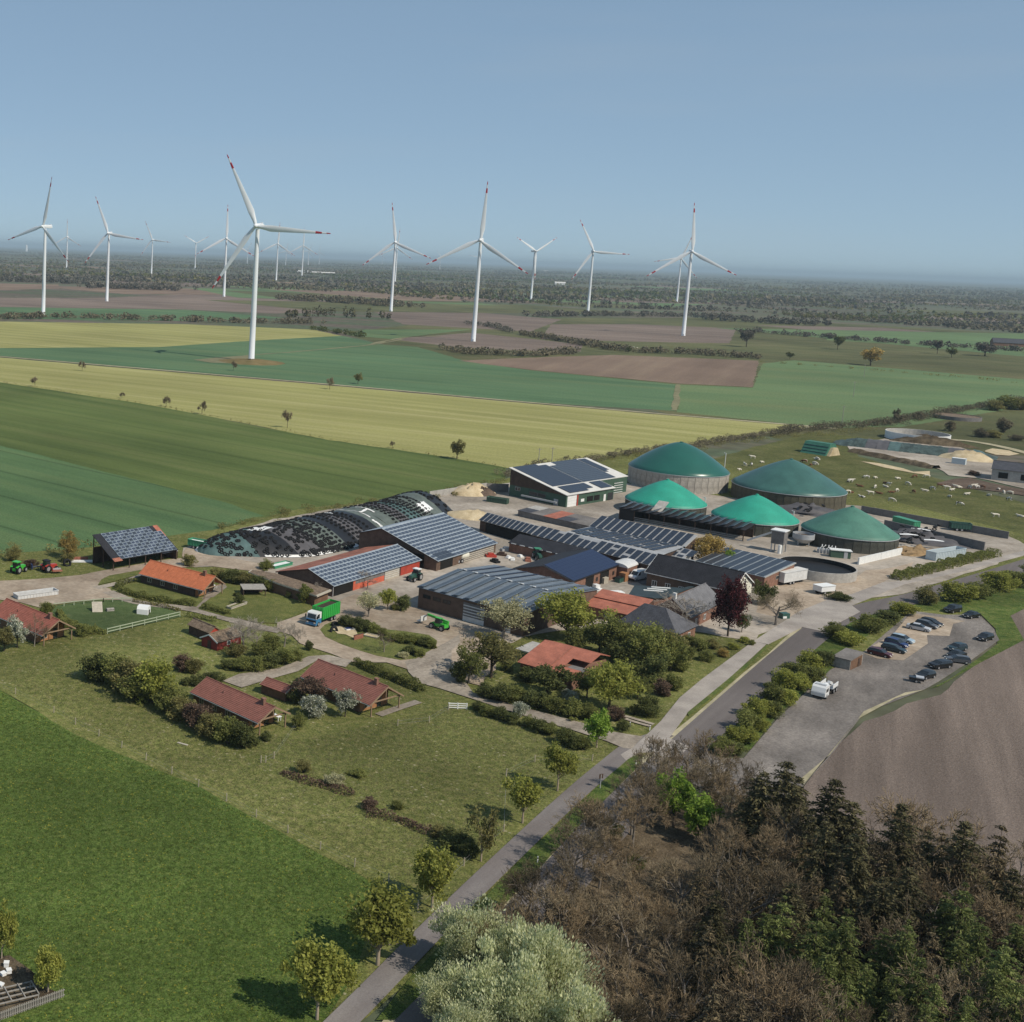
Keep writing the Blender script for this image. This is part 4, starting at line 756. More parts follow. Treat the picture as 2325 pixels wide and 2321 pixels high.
mb = MB(); slab(mb, (-3, 5.1, 3.62), (8.3, 5.1, 3.62), (8.3, 10, 4.4), (-3, 10, 4.4), .08); mb.build('roof', 'sheet_red', t)
mb = MB(); mb.extr([(.5, 0), (9.6, 0), (9.6, 4.1), (.5, 2.5)], 'x', -2.6, 7.4); mb.build('wall', 'brick', t)
window(t, 2, .47, 1.3, 1.2, 1.0, '-y'); mb = MB(); mb.bar((8.1, 0, 2.55), (8.1, 5.4, 3.35), .1, .3); mb.build('verge_board', 'wood_pale', t)
# red roofed bungalow in the trees
t = bld('bungalow', 'bungalow with rust red roof and roof terrace hidden among the trees', 'house', 70.9, 218.4, -44.0)
L, Wd, he, hr = 11.0, 10.8, 2.9, 4.9
def zz(y): return he+(hr-he)*y/Wd
mb = MB(); slab(mb, (0, 0, he), (5.6, 0, he), (5.6, Wd, hr), (0, Wd, hr), .14); slab(mb, (5.61, 0, he), (L, 0, he), (L, 2.9, zz(2.9)), (5.61, 2.9, zz(2.9)), .14); slab(mb, (5.61, 2.91, zz(2.91)), (7.6, 2.91, zz(2.91)), (7.6, Wd, hr), (5.61, Wd, hr), .14); slab(mb, (7.61, 6.6, zz(6.6)), (L, 6.6, zz(6.6)), (L, Wd, hr), (7.61, Wd, hr), .14)
slab(mb, (L, Wd+4.5, 3.6), (0, Wd+4.5, 3.6), (0, Wd+.01, hr), (L, Wd+.01, hr), .14); roof = mb.build('roof', 'sheet_red', t)
mb = MB(); mb.bar((5.6, .1, he+.06), (5.6, Wd, hr+.06), .25, .08); mb.build('roof_seam', 'sheet_rust', roof)
mb = MB(); mb.box((.5, .5, 0), (L-.5, Wd+4, 2.85)); mb.build('wall', 'brick', t)
mb = MB(); mb.box((7.7, 3.0, 2.86), (L-.2, 6.5, 2.9)); mb.build('roof_terrace', 'concrete_dark', t)
mb = MB(); mb.box((-4.2, 7.5, 2.55), (-.3, 14.5, 2.75)); mb.build('flat_roof', 'concrete', t)
for X in (-4.0, -.6):
    for Y in (7.8, 14.2): mb = MB(); mb.box((X-.08, Y-.08, 0), (X+.08, Y+.08, 2.55)); mb.build('carport_post', 'wood_pale', t)
for X in (2.2, 4.6, 8): window(t, X, .47, 1.4, 1.3, 1.2, '-y')
# green roofed annex along the red barn
P = [G(*p, 2.7) for p in zp('A', 365, 706, 590, 792, 715, 832, 870, 882, 975, 838, 560, 716, 388, 690)]; c = P[0]
t = bld('green_roof_annex', 'low timber annex with flat grass roof and white edge along the red barn', 'annex', c.x, c.y, 0)
mb = MB(); mb.prism([(p.x-c.x, p.y-c.y) for p in P], 2.45, 2.78); roof = mb.build('roof', 'wood_pale', t)
cc = sum(P, Vector())/len(P)
def shr(k): return [((p.x-cc.x)*k+cc.x-c.x, (p.y-cc.y)*k+cc.y-c.y) for p in P]
mb = MB(); mb.prism(shr(.955), 2.76, 2.86); mb.build('grass_roof', 'roof_moss', roof)
mb = MB(); mb.prism(shr(.93), 0, 2.44); mb.build('wall', 'wood_brown', t)
# little open carport on the lawn
c = G('A', 330, 890); t = bld('carport', 'small dark open carport on the lawn behind the orange roofed cottage', 'carport', c.x, c.y, 8)
mb = MB(); slab(mb, (-.2, -.2, 1.9), (5.2, -.2, 1.9), (5.2, 3.2, 2.2), (-.2, 3.2, 2.2), .12); mb.build('roof', 'wood_grey', t)
for X in (0, 5):
    for Y in (0, 3): mb = MB(); mb.box((X-.07, Y-.07, 0), (X+.07, Y+.07, 1.9)); mb.build('post', 'wood_dark', t)
mb = MB(); mb.box((0, 2.95, 0), (5, 3.03, 1.95)); mb.build('back_wall', 'wood_dark', t); mb = MB(); mb.box((-.03, .1, 0), (.03, 2.95, 1.9)); mb.build('side_wall', 'wood_dark', t)
# hut at the car park
t = bld('wooden_hut', 'grey flat roofed wooden hut at the corner of the car park', 'hut', 136.5, 231.0, -49.9)
gable_shell(t, 3.4, 6.6, 2.2, 2.65, 1.0, 'wood_grey', 'roof_fibre', he1=2.65, ov=(.15, .2)); mb = MB(); mb.box((3.24, .4, 0), (3.3, 6.0, 2.2)); mb.build('plank_wall', 'wood_brown', t); door(t, 3.33, 4.4, .05, .9, 1.8, '+x', 'wood_dark')
# building at the right-hand road and far farms
c = G('N4', 1530, 980); t = bld('stable', 'long grey stable with dark roof beside the second silage yard', 'building', c.x, c.y, -38)
gable_shell(t, 40, 14, 4.5, 7.0, .5, 'concrete', 'slate', ov=(.3, .5), trim='wood_pale')
for k in range(5): mb = MB(); mb.box((2.5+k*7, .35, 1.2), (5.5+k*7, .49, 3.4)); mb.build('opening', 'shade_void', t)
def farm(px, rot, L, Wd, he, hr, wm, rm, label):
    c = G(*px); t = bld('farm_building', label, 'building', c.x, c.y, rot, None); gable_shell(t, L, Wd, he, hr, .5, wm, rm, ov=(.3, .5)); return t
farm(('V', 1685, 605), -20, 34, 16, 4, 9, 'brick', 'slate', 'distant red brick farm with dark roof among trees right of the pasture')
farm(('T', 1625, 768), -8, 70, 22, 6, 9, 'plastic_white', 'roof_white', 'long white shed far off at the foot of the distant turbines')
farm(('T', 1710, 776), -8, 100, 26, 5, 9, 'concrete', 'roof_white', 'pale low hall far off right of the long white shed')
farm(('U', 985, 572), -12, 40, 20, 6, 11, 'plastic_white', 'roof_white', 'white farm building far off between two turbines')
farm(('U', 935, 515), -12, 50, 24, 6, 10, 'plastic_white', 'roof_white', 'tiny white farm building nearly on the horizon above the scrub')
c = G('T', 145, 655); t = bld('silo_tower', 'tiny white tower silo on the horizon at the far plain', 'silo', c.x, c.y, 0); mb = MB(); mb.lathe([(14, 0), (14, 70), (9, 84), (4, 86)], 20, capt=True); mb.build('shaft', 'plastic_white', t, smooth=True, ang=40); mb = MB(); mb.lathe([(4, 86), (4, 92), (.1, 94)], 12); mb.build('cap', 'metal_grey', t)
# ------------------------------------------------------------------ biogas digesters, tanks
mat('dome_dark', (.020, .105, .082), .30, .08, .15, spec=.4, vs2=1.5, var2=.05); mat('dome_slate', (.048, .125, .108), .36, .15, .25, spec=.35, vs2=2.2, var2=.08); mat('dome_teal', (.030, .295, .205), .5, .13, .22, spec=.3, vs2=2.2, var2=.07); mat('dome_mid', (.075, .19, .142), .55, .15, .25, spec=.3, vs2=2.2, var2=.08)
mat('clad_grey', (.36, .33, .29), .85, .22, .6, vs2=3, var2=.15); mat('clad_olive', (.095, .085, .06), .9, .2, .6, vs2=3, var2=.2); mat('clad_dark', (.075, .075, .062), .9, .2, .6, vs2=3, var2=.2)
def digester(label, x, y, R, h, ap, dm, wm, npan, ex=1.5):
    t = thing('biogas_digester', label, 'digester', (x, y, 0))
    mb = MB(); mb.lathe([(R-.35, 0), (R-.35, h-.05)], 64, capb=False); mb.build('tank_wall', wm, t, smooth=True)
    mb = MB(); pr = []
    for k in range(15):
        r = 1-(k/14.0); r = r if r > 0 else .004; pr.append((R*r, h+(ap-h)*(1-r**ex)*(1-.0) if k < 14 else ap))
    mb.lathe([(R+.02, h-.35)] + pr, 64); dome = mb.build('dome', dm, t, smooth=True, ang=60)
    mb = MB(); mb.lathe([(R+.03, h-.42), (R+.12, h-.4), (R+.12, h-.22), (R+.03, h-.2)], 64); mb.build('rim_ring', 'metal_grey', t)
    mb = MB(); mb.lathe([(.5, ap-.12), (.5, ap+.12), (.15, ap+.25)], 12, capt=True); mb.build('apex_cap', dm, dome)
    if npan:
        me = None
        for k in range(npan):
            a = 2*math.pi*k/npan
            if me is None:
                w = 2*math.pi*R/npan*.95; mb = MB(); mb.box((-.12, -w/2, .05), (.08, w/2, h-.45)); me = mb.mesh('cladding_panel', wm)
            link('cladding_panel', me, t, ((R-.22+.05*(k % 2))*math.cos(a), (R-.22+.05*(k % 2))*math.sin(a), 0), (0, 0, a))
    return t
digester('large digester with glossy dark green dome on pale grey plank wall', 190.3, 427.6, 16.5, 6.4, 15.6, 'dome_dark', 'clad_grey', 44, 1.5)
digester('largest digester with dull slate green dome on dark olive wall beside the cow pasture', 218.5, 406.4, 17.35, 5.1, 14.2, 'dome_slate', 'clad_olive', 52, 1.28)
digester('bright teal digester dome with a dusty grey patch next to the green hall', 165.2, 377.9, 11.9, 4.0, 10.6, 'dome_teal', 'clad_dark', 36, 1.28)
digester('bright teal digester dome behind the small grey tower and saw-tooth shed', 183.4, 357.8, 11.8, 4.0, 10.5, 'dome_teal', 'clad_dark', 36, 1.28)
digester('mid green pointed digester dome on a dark wall beside the open slurry tank', 202.1, 340.9, 12.2, 4.3, 11.2, 'dome_mid', 'clad_dark', 36, 1.2)
def open_tank(label, x, y, R, h, wm, fill, fm, n=48):
    t = thing('slurry_tank', label, 'tank', (x, y, 0))
    mb = MB(); mb.lathe([(R, 0), (R, h), (R-.3, h)], n); mb.build('tank_wall', wm, t, smooth=True, ang=40); mb = MB(); mb.lathe([(R-.3, h-.001), (R-.3, .1)], n); mb.build('tank_lining', fm, t)
    mb = MB(); mb.lathe([(R-.31, fill), (.01, fill)], n); mb.build('slurry', fm, t); return t
open_tank('open round concrete slurry tank with black contents at the road yard', 173.5, 304.7, 8.9, 2.6, 'concrete', 1.5, 'black')
open_tank('empty pale concrete ring tank beside the second silage heap', 367.5, 575.0, 13.3, 3.5, 'paint_white', .2, 'concrete')
c = G('N4', 1270, 290); open_tank('round dark walled pond tank with grassy rim far beyond the silage yard', c.x, c.y+8, 11, 2.0, 'concrete_dark', 1.7, 'roof_moss')
c = G('C', 1520, 835); t = thing('small_tank', 'small open steel tank on legs between the teal and mid green domes', 'tank', (c.x, c.y, 0))
mb = MB(); mb.lathe([(1.5, 1.0), (2.8, 2.2), (2.8, 3.6), (2.65, 3.6), (2.65, 2.4)], 20); mb.build('basin', 'metal_grey', t, smooth=True, ang=40)
for k in range(4): a = k*math.pi/2+.4; mb = MB(); mb.tube([(1.9*math.cos(a), 1.9*math.sin(a), 0), (1.9*math.cos(a), 1.9*math.sin(a), 1.7)], .12, 6); mb.build('leg', 'metal_grey', t)
mb = MB(); mb.lathe([(2.64, 2.9), (.02, 2.9)], 20); mb.build('contents', 'mud', t)
c = G('C', 1340, 885); t = thing('dosing_tower', 'small grey tower with white flat top and slanting conveyor', 'tower', (c.x, c.y, 0), R_(-45))
mb = MB(); mb.box((-1.6, -1.6, 2.6), (1.6, 1.6, 6.2)); mb.build('hopper', 'concrete_dark', t); mb = MB(); mb.box((-1.9, -1.9, 6.2), (1.9, 1.9, 6.45)); mb.build('top', 'paint_white', t)
for X in (-1.4, 1.4):
    for Y in (-1.4, 1.4): mb = MB(); mb.box((X-.12, Y-.12, 0), (X+.12, Y+.12, 2.6)); mb.build('leg', 'metal_grey', t)
mb = MB(); mb.bar((-8, -.5, 2.0), (-1.6, -.5, 5.6), .8, .5); mb.build('conveyor', 'metal_pale', t)
mb = MB(); mb.tube([(.9, -1.8, .0), (.9, -1.8, 2.6)], .45, 10); mb.build('pump', 'plastic_white', t, smooth=True, ang=40)
c = G('C', 1790, 925); t = thing('plant_container', 'dark green container with white roof at the foot of the mid green dome', 'container', (c.x, c.y, 0), R_(-18))
mb = MB(); mb.box((-2.4, -1.1, 0), (2.4, 1.1, 2.2)); mb.build('body', 'paint_green', t); mb = MB(); mb.box((-2.6, -1.3, 2.2), (2.7, 1.3, 2.4)); mb.build('roof', 'paint_white', t); door(t, 1.2, -1.12, .1, .9, 1.9, '-y', 'metal_grey')
c = G('C', 1690, 900); t = thing('pump_station', 'cluster of grey pipes and valves beside the dark green container', 'pipes', (c.x, c.y, 0), R_(-30))
for k in range(5): mb = MB(); X = -1.6+k*.8; mb.tube([(X, 0, 0), (X, 0, 1.6+.4*(k % 2)), (X+.5, .6, 2.0+.4*(k % 2)), (X+.5, 3.5, 2.0)], .13, 6); mb.build('pipe', 'metal_pale', t)
mb = MB(); mb.box((-2.2, .2, 0), (2.2, 2.2, 1.3)); mb.build('pump_block', 'metal_grey', t)
for px_, h_ in ((('C', 1590, 780), 5.0), (('C', 800, 600), 5.2), (('C', 1445, 700), 5.0), (('C', 945, 310), 8.0)):
    c = G(*px_); t = thing('gas_pipe', 'upright grey gas pipe standing against a digester rim', 'pipe', (c.x, c.y, 0), 0, 'gas pipes at the digesters')
    mb = MB(); mb.tube([(0, 0, 0), (0, 0, h_)], .16, 8); mb.build('riser', 'metal_pale', t); mb = MB(); mb.tube([(0, 0, h_-.2), (.0, 1.2, h_-.1)], .14, 8); mb.build('elbow', 'metal_pale', t)

# ------------------------------------------------------------------ silage heaps with tyres
mat('silage_black', (.016, .016, .018), .45, .2, .6, spec=.35, bump=.5, bs=2.5); mat('silage_green', (.105, .125, .112), .6, .2, .5, bump=.4, bs=3); mat('silage_teal', (.075, .125, .122), .6, .25, .6, bump=.4, bs=3); mat('silage_grey', (.095, .09, .095), .6, .2, .5, bump=.5, bs=2); mat('silage_white', (.75, .75, .74), .6, .06, 1); mat('silage_dull', (.055, .08, .075), .7, .45, .35, bump=.6, bs=1.5, vs2=1.5, var2=.35); mat('silage_brown', (.27, .185, .10), .9, .3, 1, bump=.5); mat('tyre_rubber', (.014, .014, .015), .85, .15, 2)
def tyre_np(R=.38, r=.14, n=9, m=5):
    v = []; f = []
    for i in range(n):
        a = 2*math.pi*i/n
        for j in range(m):
            b = 2*math.pi*j/m; v.append(((R+r*math.cos(b))*math.cos(a), (R+r*math.cos(b))*math.sin(a), r*math.sin(b)*1.1))
    for i in range(n):
        for j in range(m): f.append((i*m+j, ((i+1) % n)*m+j, ((i+1) % n)*m+(j+1) % m, i*m+(j+1) % m))
    return np.array(v), np.array(f)
TYV, TYF = tyre_np(); ME_TYRE = npmesh('tyre', TYV, TYF, 'tyre_rubber', smooth=True)
F0 = G('A', 200, 622); F1 = G('A', 1795, 248); D_ = (F1-F0); LH = D_.length; D_.normalize(); NH = Vector((-D_.y, D_.x, 0))
def heap_p(s, q):
    e0 = max(0, (.20-s)/.20); nose = math.sqrt(max(0, 1-e0*e0)); e1 = max(0, (s-.955)/.045); tail = math.sqrt(max(0, 1-e1*e1)) if e1 < 1 else 0
    bulge = -13.0*(1-math.exp(-(s/.13)**2)) if s < .62 else -13.0+9*((s-.62)/.38)**1.5; back = 15.5
    b0, b1 = bulge, back; mid = (b0+b1)/2; half = (b1-b0)/2*(.25+.75*nose)
    y = mid + (2*q-1)*half; k = abs(2*q-1)
    h = 5.3*nose*(.35+.65*tail)*(1-k**1.9)*(1+.03*math.sin(s*23)+.03*math.sin(s*61+q*5)) + .12*math.sin(s*140+q*17)*(1-k)
    return F0 + D_*(s*LH) + NH*y + Vector((0, 0, max(.0, h)+.1))
def heap_n(s, q):
    a = heap_p(min(1, s+.004), q)-heap_p(max(0, s-.004), q); b = heap_p(s, min(1, q+.02))-heap_p(s, max(0, q-.02)); n = a.cross(b).normalized(); return n if n.z > 0 else -n
hp = thing('silage_heap', 'long silage heap under black and green sheets weighted with tyres', 'silage heap', F0)
def patch(name, s0, s1, q0, q1, m, ns, nq, lift=0.0, parent=None, jit=0.0):
    parent = parent or hp; mb = MB(); vs = []
    for i in range(ns+1):
        for j in range(nq+1):
            s, q = s0+(s1-s0)*i/ns, q0+(q1-q0)*j/nq; p = heap_p(s, q); n = heap_n(s, q) if lift else Vector((0, 0, 1))
            vs.append(p + n*lift - F0 + Vector((random.gauss(0, jit), random.gauss(0, jit), random.gauss(0, jit*.6))))
    fs = [(i*(nq+1)+j, (i+1)*(nq+1)+j, (i+1)*(nq+1)+j+1, i*(nq+1)+j+1) for i in range(ns) for j in range(nq)]
    mb.add(vs, fs); return mb.build(name, m, parent, smooth=True)
cut = [0, .09, .17, .215, .25, .30, .345, .40, .46, .52, .57, .63, .69, .76, .83, .90, 1.0]
mats_ = ['silage_teal', 'silage_black', 'silage_grey', 'silage_grey', 'silage_green', 'silage_green', 'silage_black', 'silage_grey', 'silage_black', 'silage_green', 'silage_green', 'silage_grey', 'silage_teal', 'silage_green', 'silage_green', 'silage_black']
for k in range(16): patch('cover_sheet', cut[k], cut[k+1], 0, 1, mats_[k], max(3, int((cut[k+1]-cut[k])*90)), 18, jit=.05)
patch('cover_sheet', .055, .15, .55, .82, 'silage_teal', 8, 8, .05, jit=.03)
for (s0, s1, q0, q1) in ((.135, .195, .46, .60), (.545, .550, .30, .70), (.585, .590, .36, .58), (.551, .584, .43, .455), (.535, .545, .08, .26), (.30, .33, .80, .86), (.48, .50, .86, .92), (.80, .86, .15, .30), (.0, .05, .85, .97), (.47, .475, .55, .75), (.1, .3, .01, .035), (.36, .42, .01, .04)):
    patch('white_sheet', s0, s1, q0, q1, 'silage_white', 6, 6, .09, jit=.08)
TY = []
for k in range(460): s = .01+.30*random.random()**.8; TY.append((s, min(.99, max(.03, random.random()))))
for k in range(80): TY.append((.1+.86*random.random(), .64+.3*abs(random.gauss(0, .35))))
for k in range(150): TY.append((.16+.5*random.random(), .015+.05*random.random()))
for row in [.245, .262, .28, .30, .318, .335] + [.385, .405, .425, .445, .465, .485] + [.61+.018*i for i in range(13)]:
    n = 13
    for i in range(n): q = .10+.62*i/n; TY.append((row+.006*math.sin(q*9+row*50)+random.gauss(0, .0012), q))
for k in range(60): TY.append((.9+.08*random.random(), random.random()))
random.shuffle(TY); TYW = []
for s, q in TY:
    if .13 < s < .2 and .43 < q < .59 and random.random() < .6: continue
    p = heap_p(s, q); n = heap_n(s, q); TYW.append((p + n*.13, n))
TYW.sort(key=lambda a: (a[0]-Vector((0, 0, 76))).length); vis = [a for a in TYW]
ind, rest = vis[:225], vis[225:]
for p, n in ind:
    o = link('tyre', ME_TYRE); o.rotation_euler = n.to_track_quat('Z', 'Y').to_euler(); o.location = p
    tag(o, 'old black tyre lying on the sheeted silage heap', 'tyre', 'tyres weighting the silage heap')
V = []; FF = []
for i, (p, n) in enumerate(rest):
    m3 = np.array(n.to_track_quat('Z', 'Y').to_matrix()); V.append(TYV @ m3.T + np.array(p)); FF.append(TYF + i*len(TYV))
tag(link('tyres', npmesh('tyres', np.concatenate(V), np.concatenate(FF), 'tyre_rubber', smooth=True)), 'many more old tyres on the far side of the silage heap', 'tyres', kind='stuff')
def mound(name, label, cat, px_, rx, ry, h, rot, m, ns=20, nr=7, p_=1.6, nz=.12, parent=None):
    c = G(*px_); mb = MB(); vs = [(0, 0, h)]
    for i in range(1, nr+1):
        for k in range(ns):
            a = 2*math.pi*k/ns; r = i/nr; j = 1+random.gauss(0, nz*.5); vs.append((rx*r*math.cos(a)*j, ry*r*math.sin(a)*j, max(0, h*(1-r**p_)*(1+random.gauss(0, nz)))))
    fs = [(0, 1+k, 1+(k+1) % ns) for k in range(ns)] + [(1+i*ns+k, 1+(i+1)*ns+k, 1+(i+1)*ns+(k+1) % ns, 1+i*ns+(k+1) % ns) for i in range(nr-1) for k in range(ns)]
    mb.add(vs, fs); o = mb.build(name, m, None, (c.x, c.y, .14), (0, 0, R_(rot)), smooth=True); return tag(o, label, cat)
mound('sand_heap', 'pale sandy silage pile spilling in front of the concrete wall by the hall', 'heap', ('N1', -130, 590), 9, 5, 3.4, 20, 'sand')
mound('sand_heap', 'flat sand heap between the wide barn and the narrow long barn', 'heap', ('B', 560, 310), 10, 5, 2.2, -20, 'sand')
mound('muck_heap', 'reddish brown muck heap beside the green skip', 'heap', ('N1', -10, 600), 4.5, 3.5, 2.4, 20, 'mud')
c = G('B', 240, 165); t = thing('retaining_wall', 'pale concrete retaining wall behind the sandy pile along the wheat field', 'wall', (c.x, c.y, 0)); q = G('B', 660, 100)-c; n_ = 9
for k in range(n_): mb = MB(); a_, b_ = q*(k/n_), q*((k+.985)/n_); mb.bar((a_.x, a_.y, 1.1), (b_.x, b_.y, 1.1), .3, 2.2); mb.build('wall_panel', 'concrete', t)
# second heap by the pasture
c = G('N4', 640, 640); t = thing('silage_heap', 'low flat silage heap under green sheets beside the pale ring tank', 'silage heap', (c.x, c.y, 0), R_(-37))
for k in range(14):
    m_ = ['silage_dull', 'silage_grey', 'silage_dull', 'silage_dull', 'silage_teal', 'silage_dull', 'silage_grey'][k*5 % 7]; mb = MB(); vs = []; fs = []; x0, x1 = -31+k*4.4, -31+(k+1)*4.4
    for i in range(5):
        for j in range(9):
            y = -10+20*j/8; e_ = min(1, (k*4+i+1)/9, (57-k*4-i)/7); vs.append((x0+(x1-x0)*i/4, y, 3.0*max(0, 1-abs(y/10)**1.8)*e_+abs(random.gauss(0, .22))))
    fs = [(i*9+j, (i+1)*9+j, (i+1)*9+j+1, i*9+j+1) for i in range(4) for j in range(8)]; mb.add(vs, fs); mb.build('cover_sheet', m_, t, smooth=True)
mound('sand_heap', 'sandy heap at the end of the second silage heap', 'heap', ('N4', 1270, 740), 11, 7, 3.5, -37, 'sand')
mound('earth_bank', 'dark earth bank under the pale ring tank', 'heap', ('N4', 850, 560), 18, 5, 3.6, -30, 'litter')
for (a_, b_, hh, mm, lb) in ((('N4', -80, 650), ('N4', 900, 850), 1.6, 'litter', 'dark hedge bank with old tyres along the pale silage road'),):
    P0, P1 = G(*a_), G(*b_); n_ = 30; mb = MB(); d_ = (P1-P0); 
    for k in range(n_+1):
        pass
    t0 = thing('earth_bank', lb, 'bank', P0); ang = math.atan2(d_.y, d_.x); t0.rotation_euler = (0, 0, ang); LL = d_.length
    vs = [(LL*i/n_, (j-2)*1.4+random.gauss(0, .2), (0, hh*.8, hh, hh*.8, 0)[j]*(1+random.gauss(0, .15))) for i in range(n_+1) for j in range(5)]
    mb.add(vs, [(i*5+j, (i+1)*5+j, (i+1)*5+j+1, i*5+j+1) for i in range(n_) for j in range(4)]); mb.build('bank', mm, t0, smooth=True)
# bunker walls near the pasture
def bunker(label, a_, b_, h, m='concrete_dark', th=.35, seg=3.0):
    P0, P1 = G(*a_), G(*b_); d_ = P1-P0; LL = d_.length; t = thing('bunker_wall', label, 'wall', P0, math.atan2(d_.y, d_.x)); n_ = max(2, int(LL/seg)); me = None
    mb = MB(); w = LL/n_-.04; mb.box((0, -th/2, 0), (w, th/2, h)); me = mb.mesh('wall_panel', m)
    for k in range(n_): link('wall_panel', me, t, (k*LL/n_, random.gauss(0, .015), random.gauss(0, .01)))
    return t
bunker('long grey bunker wall dividing the silage bays from the cow pasture', ('N3', 570, 238), ('N3', 1800, 462), 2.4)
bunker('long dark bunker wall between the pale concrete bay and the tyre heap', ('N3', 760, 368), ('N3', 1598, 560), 2.7)
bunker('sloping white retaining wall in front of the mid green dome', ('N3', 545, 678), ('N3', 905, 592), 2.1, 'paint_white')
bunker('dark low wall behind the green hall', ('N1', 20, 570), ('N1', 260, 575), 3.0, 'concrete_dark')
sheet('silage_bay', zp('N3', 560, 232, 820, 300, 1300, 400, 1870, 490, 1780, 530, 1600, 560, 1000, 385, 640, 290), 'yard_concrete', .21)
mound('tyre_mound', 'dark silage mound littered with tyres and white sheet scraps behind the mid green dome', 'heap', ('N3', 1040, 470), 13, 8, 2.6, -35, 'silage_grey', nz=.25)
mound('silage_pile', 'brown opened silage pile beside the pale blue skip', 'heap', ('N3', 1010, 585), 8, 3.5, 1.8, 0, 'silage_brown', nz=.3)
mound('silage_stack', 'dark sheeted mound between the two big domes and the pasture', 'heap', ('C', 1560, 600), 14, 6, 2.4, -30, 'silage_grey', nz=.25)
for z_, n_, cx_, cy_, sx_, sy_ in (("N3", 45, 1040, 470, 140, 60), ("C", 25, 1560, 590, 90, 30)):
    for k in range(n_):
        p = G(z_, cx_+random.gauss(0, sx_*.6), cy_+random.gauss(0, sy_*.6)); o = link('tyre', ME_TYRE); o.location = (p.x, p.y, 2.0+random.random()*.6); o.rotation_euler = (random.gauss(0, .3), random.gauss(0, .3), 0); o.scale = (1.3, 1.3, 1.3)
        tag(o, 'old black tyre on the dark mounds behind the domes', 'tyre', 'tyres on the mounds by the domes')
for k, (z_, x_, y_, r_) in enumerate((('N3', 1060, 450, -30), ('N3', 960, 495, -10), ('N3', 1170, 545, -20), ('C', 1530, 568, 0), ('N3', 95, 208, 0))):
    p = G(z_, x_, y_); mb = MB(); mb.add([(-2.5, -.5, 0), (0, -.7, .15), (2.5, -.4, .05), (2.4, .5, .1), (0, .6, .3), (-2.4, .4, .1)], [(0, 1, 4, 5), (1, 2, 3, 4)])
    tag(mb.build('sheet_scrap', 'silage_white', None, (p.x, p.y, 2.6), (0, 0, R_(r_))), 'loose scrap of white silage sheet on a dark mound', 'sheet', 'white sheet scraps')

# ------------------------------------------------------------------ cows
def cow_mesh(pose, m):
    """one continuous skinned body: trunk, neck, head, four jointed legs, tail"""
    v = []; e = []; r = []
    def a(p, rad, par=None):
        v.append(p); r.append(rad)
        if par is not None: e.append((par, len(v)-1))
        return len(v)-1
    hz_ = 1.05 if pose != 'lie' else .48
    pel = a((-.75, 0, hz_+.05), (.30, .30)); mid = a((0, 0, hz_-.03), (.36, .38), pel); sho = a((.70, 0, hz_), (.30, .36), mid)
    if pose == 'graze': nk = a((1.10, 0, hz_-.22), (.17, .20), sho); hd = a((1.38, 0, hz_-.62), (.13, .14), nk); mz = a((1.48, 0, hz_-.92), (.09, .09), hd)
    else: nk = a((1.10, 0, hz_+.18), (.17, .20), sho); hd = a((1.38, 0, hz_+.32), (.14, .15), nk); mz = a((1.70, 0, hz_+.20), (.09, .09), hd)
    for s_ in (-1, 1): a((hd and v[hd][0]-.05, s_*.26, v[hd][2]+.10), (.05, .03), hd)
    tb = a((-1.05, 0, hz_+.05), (.05, .05), pel); a((-1.12, 0, hz_-.5), (.04, .04), tb)
    if pose != 'lie':
        for s_ in (-1, 1):
            k = a((-.72, s_*.22, hz_-.42), (.14, .14), pel); hk = a((-.92, s_*.22, .45), (.075, .075), k); a((-.84, s_*.22, .02), (.06, .06), hk)
            k = a((.68, s_*.20, hz_-.45), (.12, .12), sho); kn = a((.70, s_*.20, .42), (.07, .07), k); a((.68, s_*.20, .02), (.06, .06), kn)
    else:
        for s_ in (-1, 1):
            k = a((-.55, s_*.42, .22), (.15, .12), pel); a((-.1, s_*.5, .10), (.07, .07), k)
            k = a((.75, s_*.34, .18), (.10, .10), sho); a((1.05, s_*.30, .08), (.06, .06), k)
    me = bpy.data.meshes.new('cow_base'); me.from_pydata(v, e, []); o = bpy.data.objects.new('cow_base', me); COL.objects.link(o)
    o.modifiers.new('sk', 'SKIN'); sv = me.skin_vertices[0].data
    for i, x in enumerate(r): sv[i].radius = x
    sv[0].use_root = True
    ms = o.modifiers.new('su', 'SUBSURF'); ms.levels = 1; ms.render_levels = 1
    dg = bpy.context.evaluated_depsgraph_get(); out_ = bpy.data.meshes.new_from_object(o.evaluated_get(dg)); bpy.data.objects.remove(o)
    out_.materials.clear(); out_.materials.append(M_[m]); out_.polygons.foreach_set('use_smooth', [True]*len(out_.polygons)); out_.name = 'cow'
    return out_
mat('cow_white', (.60, .55, .46), .8, .08, 2); mat('cow_brown', (.16, .075, .04), .8, .2, 2); mat('cow_black', (.03, .026, .024), .8, .2, 2)
def pied(name, c1, c2):
    m = mat(name, c1, .8, 0, 1); t = m.node_tree; b = t.nodes['Principled BSDF']; tc = _n(t, 'ShaderNodeTexCoord'); n = _n(t, 'ShaderNodeTexNoise'); n.inputs['Scale'].default_value = 1.6; t.links.new(tc.outputs['Object'], n.inputs['Vector'])
    r = ramp(t, [(.47, c1), (.52, c2)]); t.links.new(n.outputs[0], r.inputs[0]); t.links.new(r.outputs[0], b.inputs['Base Color'])
pied('cow_pied', (.7, .66, .6), (.05, .04, .035))
CM = {(p_, m_): cow_mesh(p_, m_) for p_ in ('stand', 'graze', 'lie') for m_ in ('cow_white', 'cow_brown', 'cow_pied')}
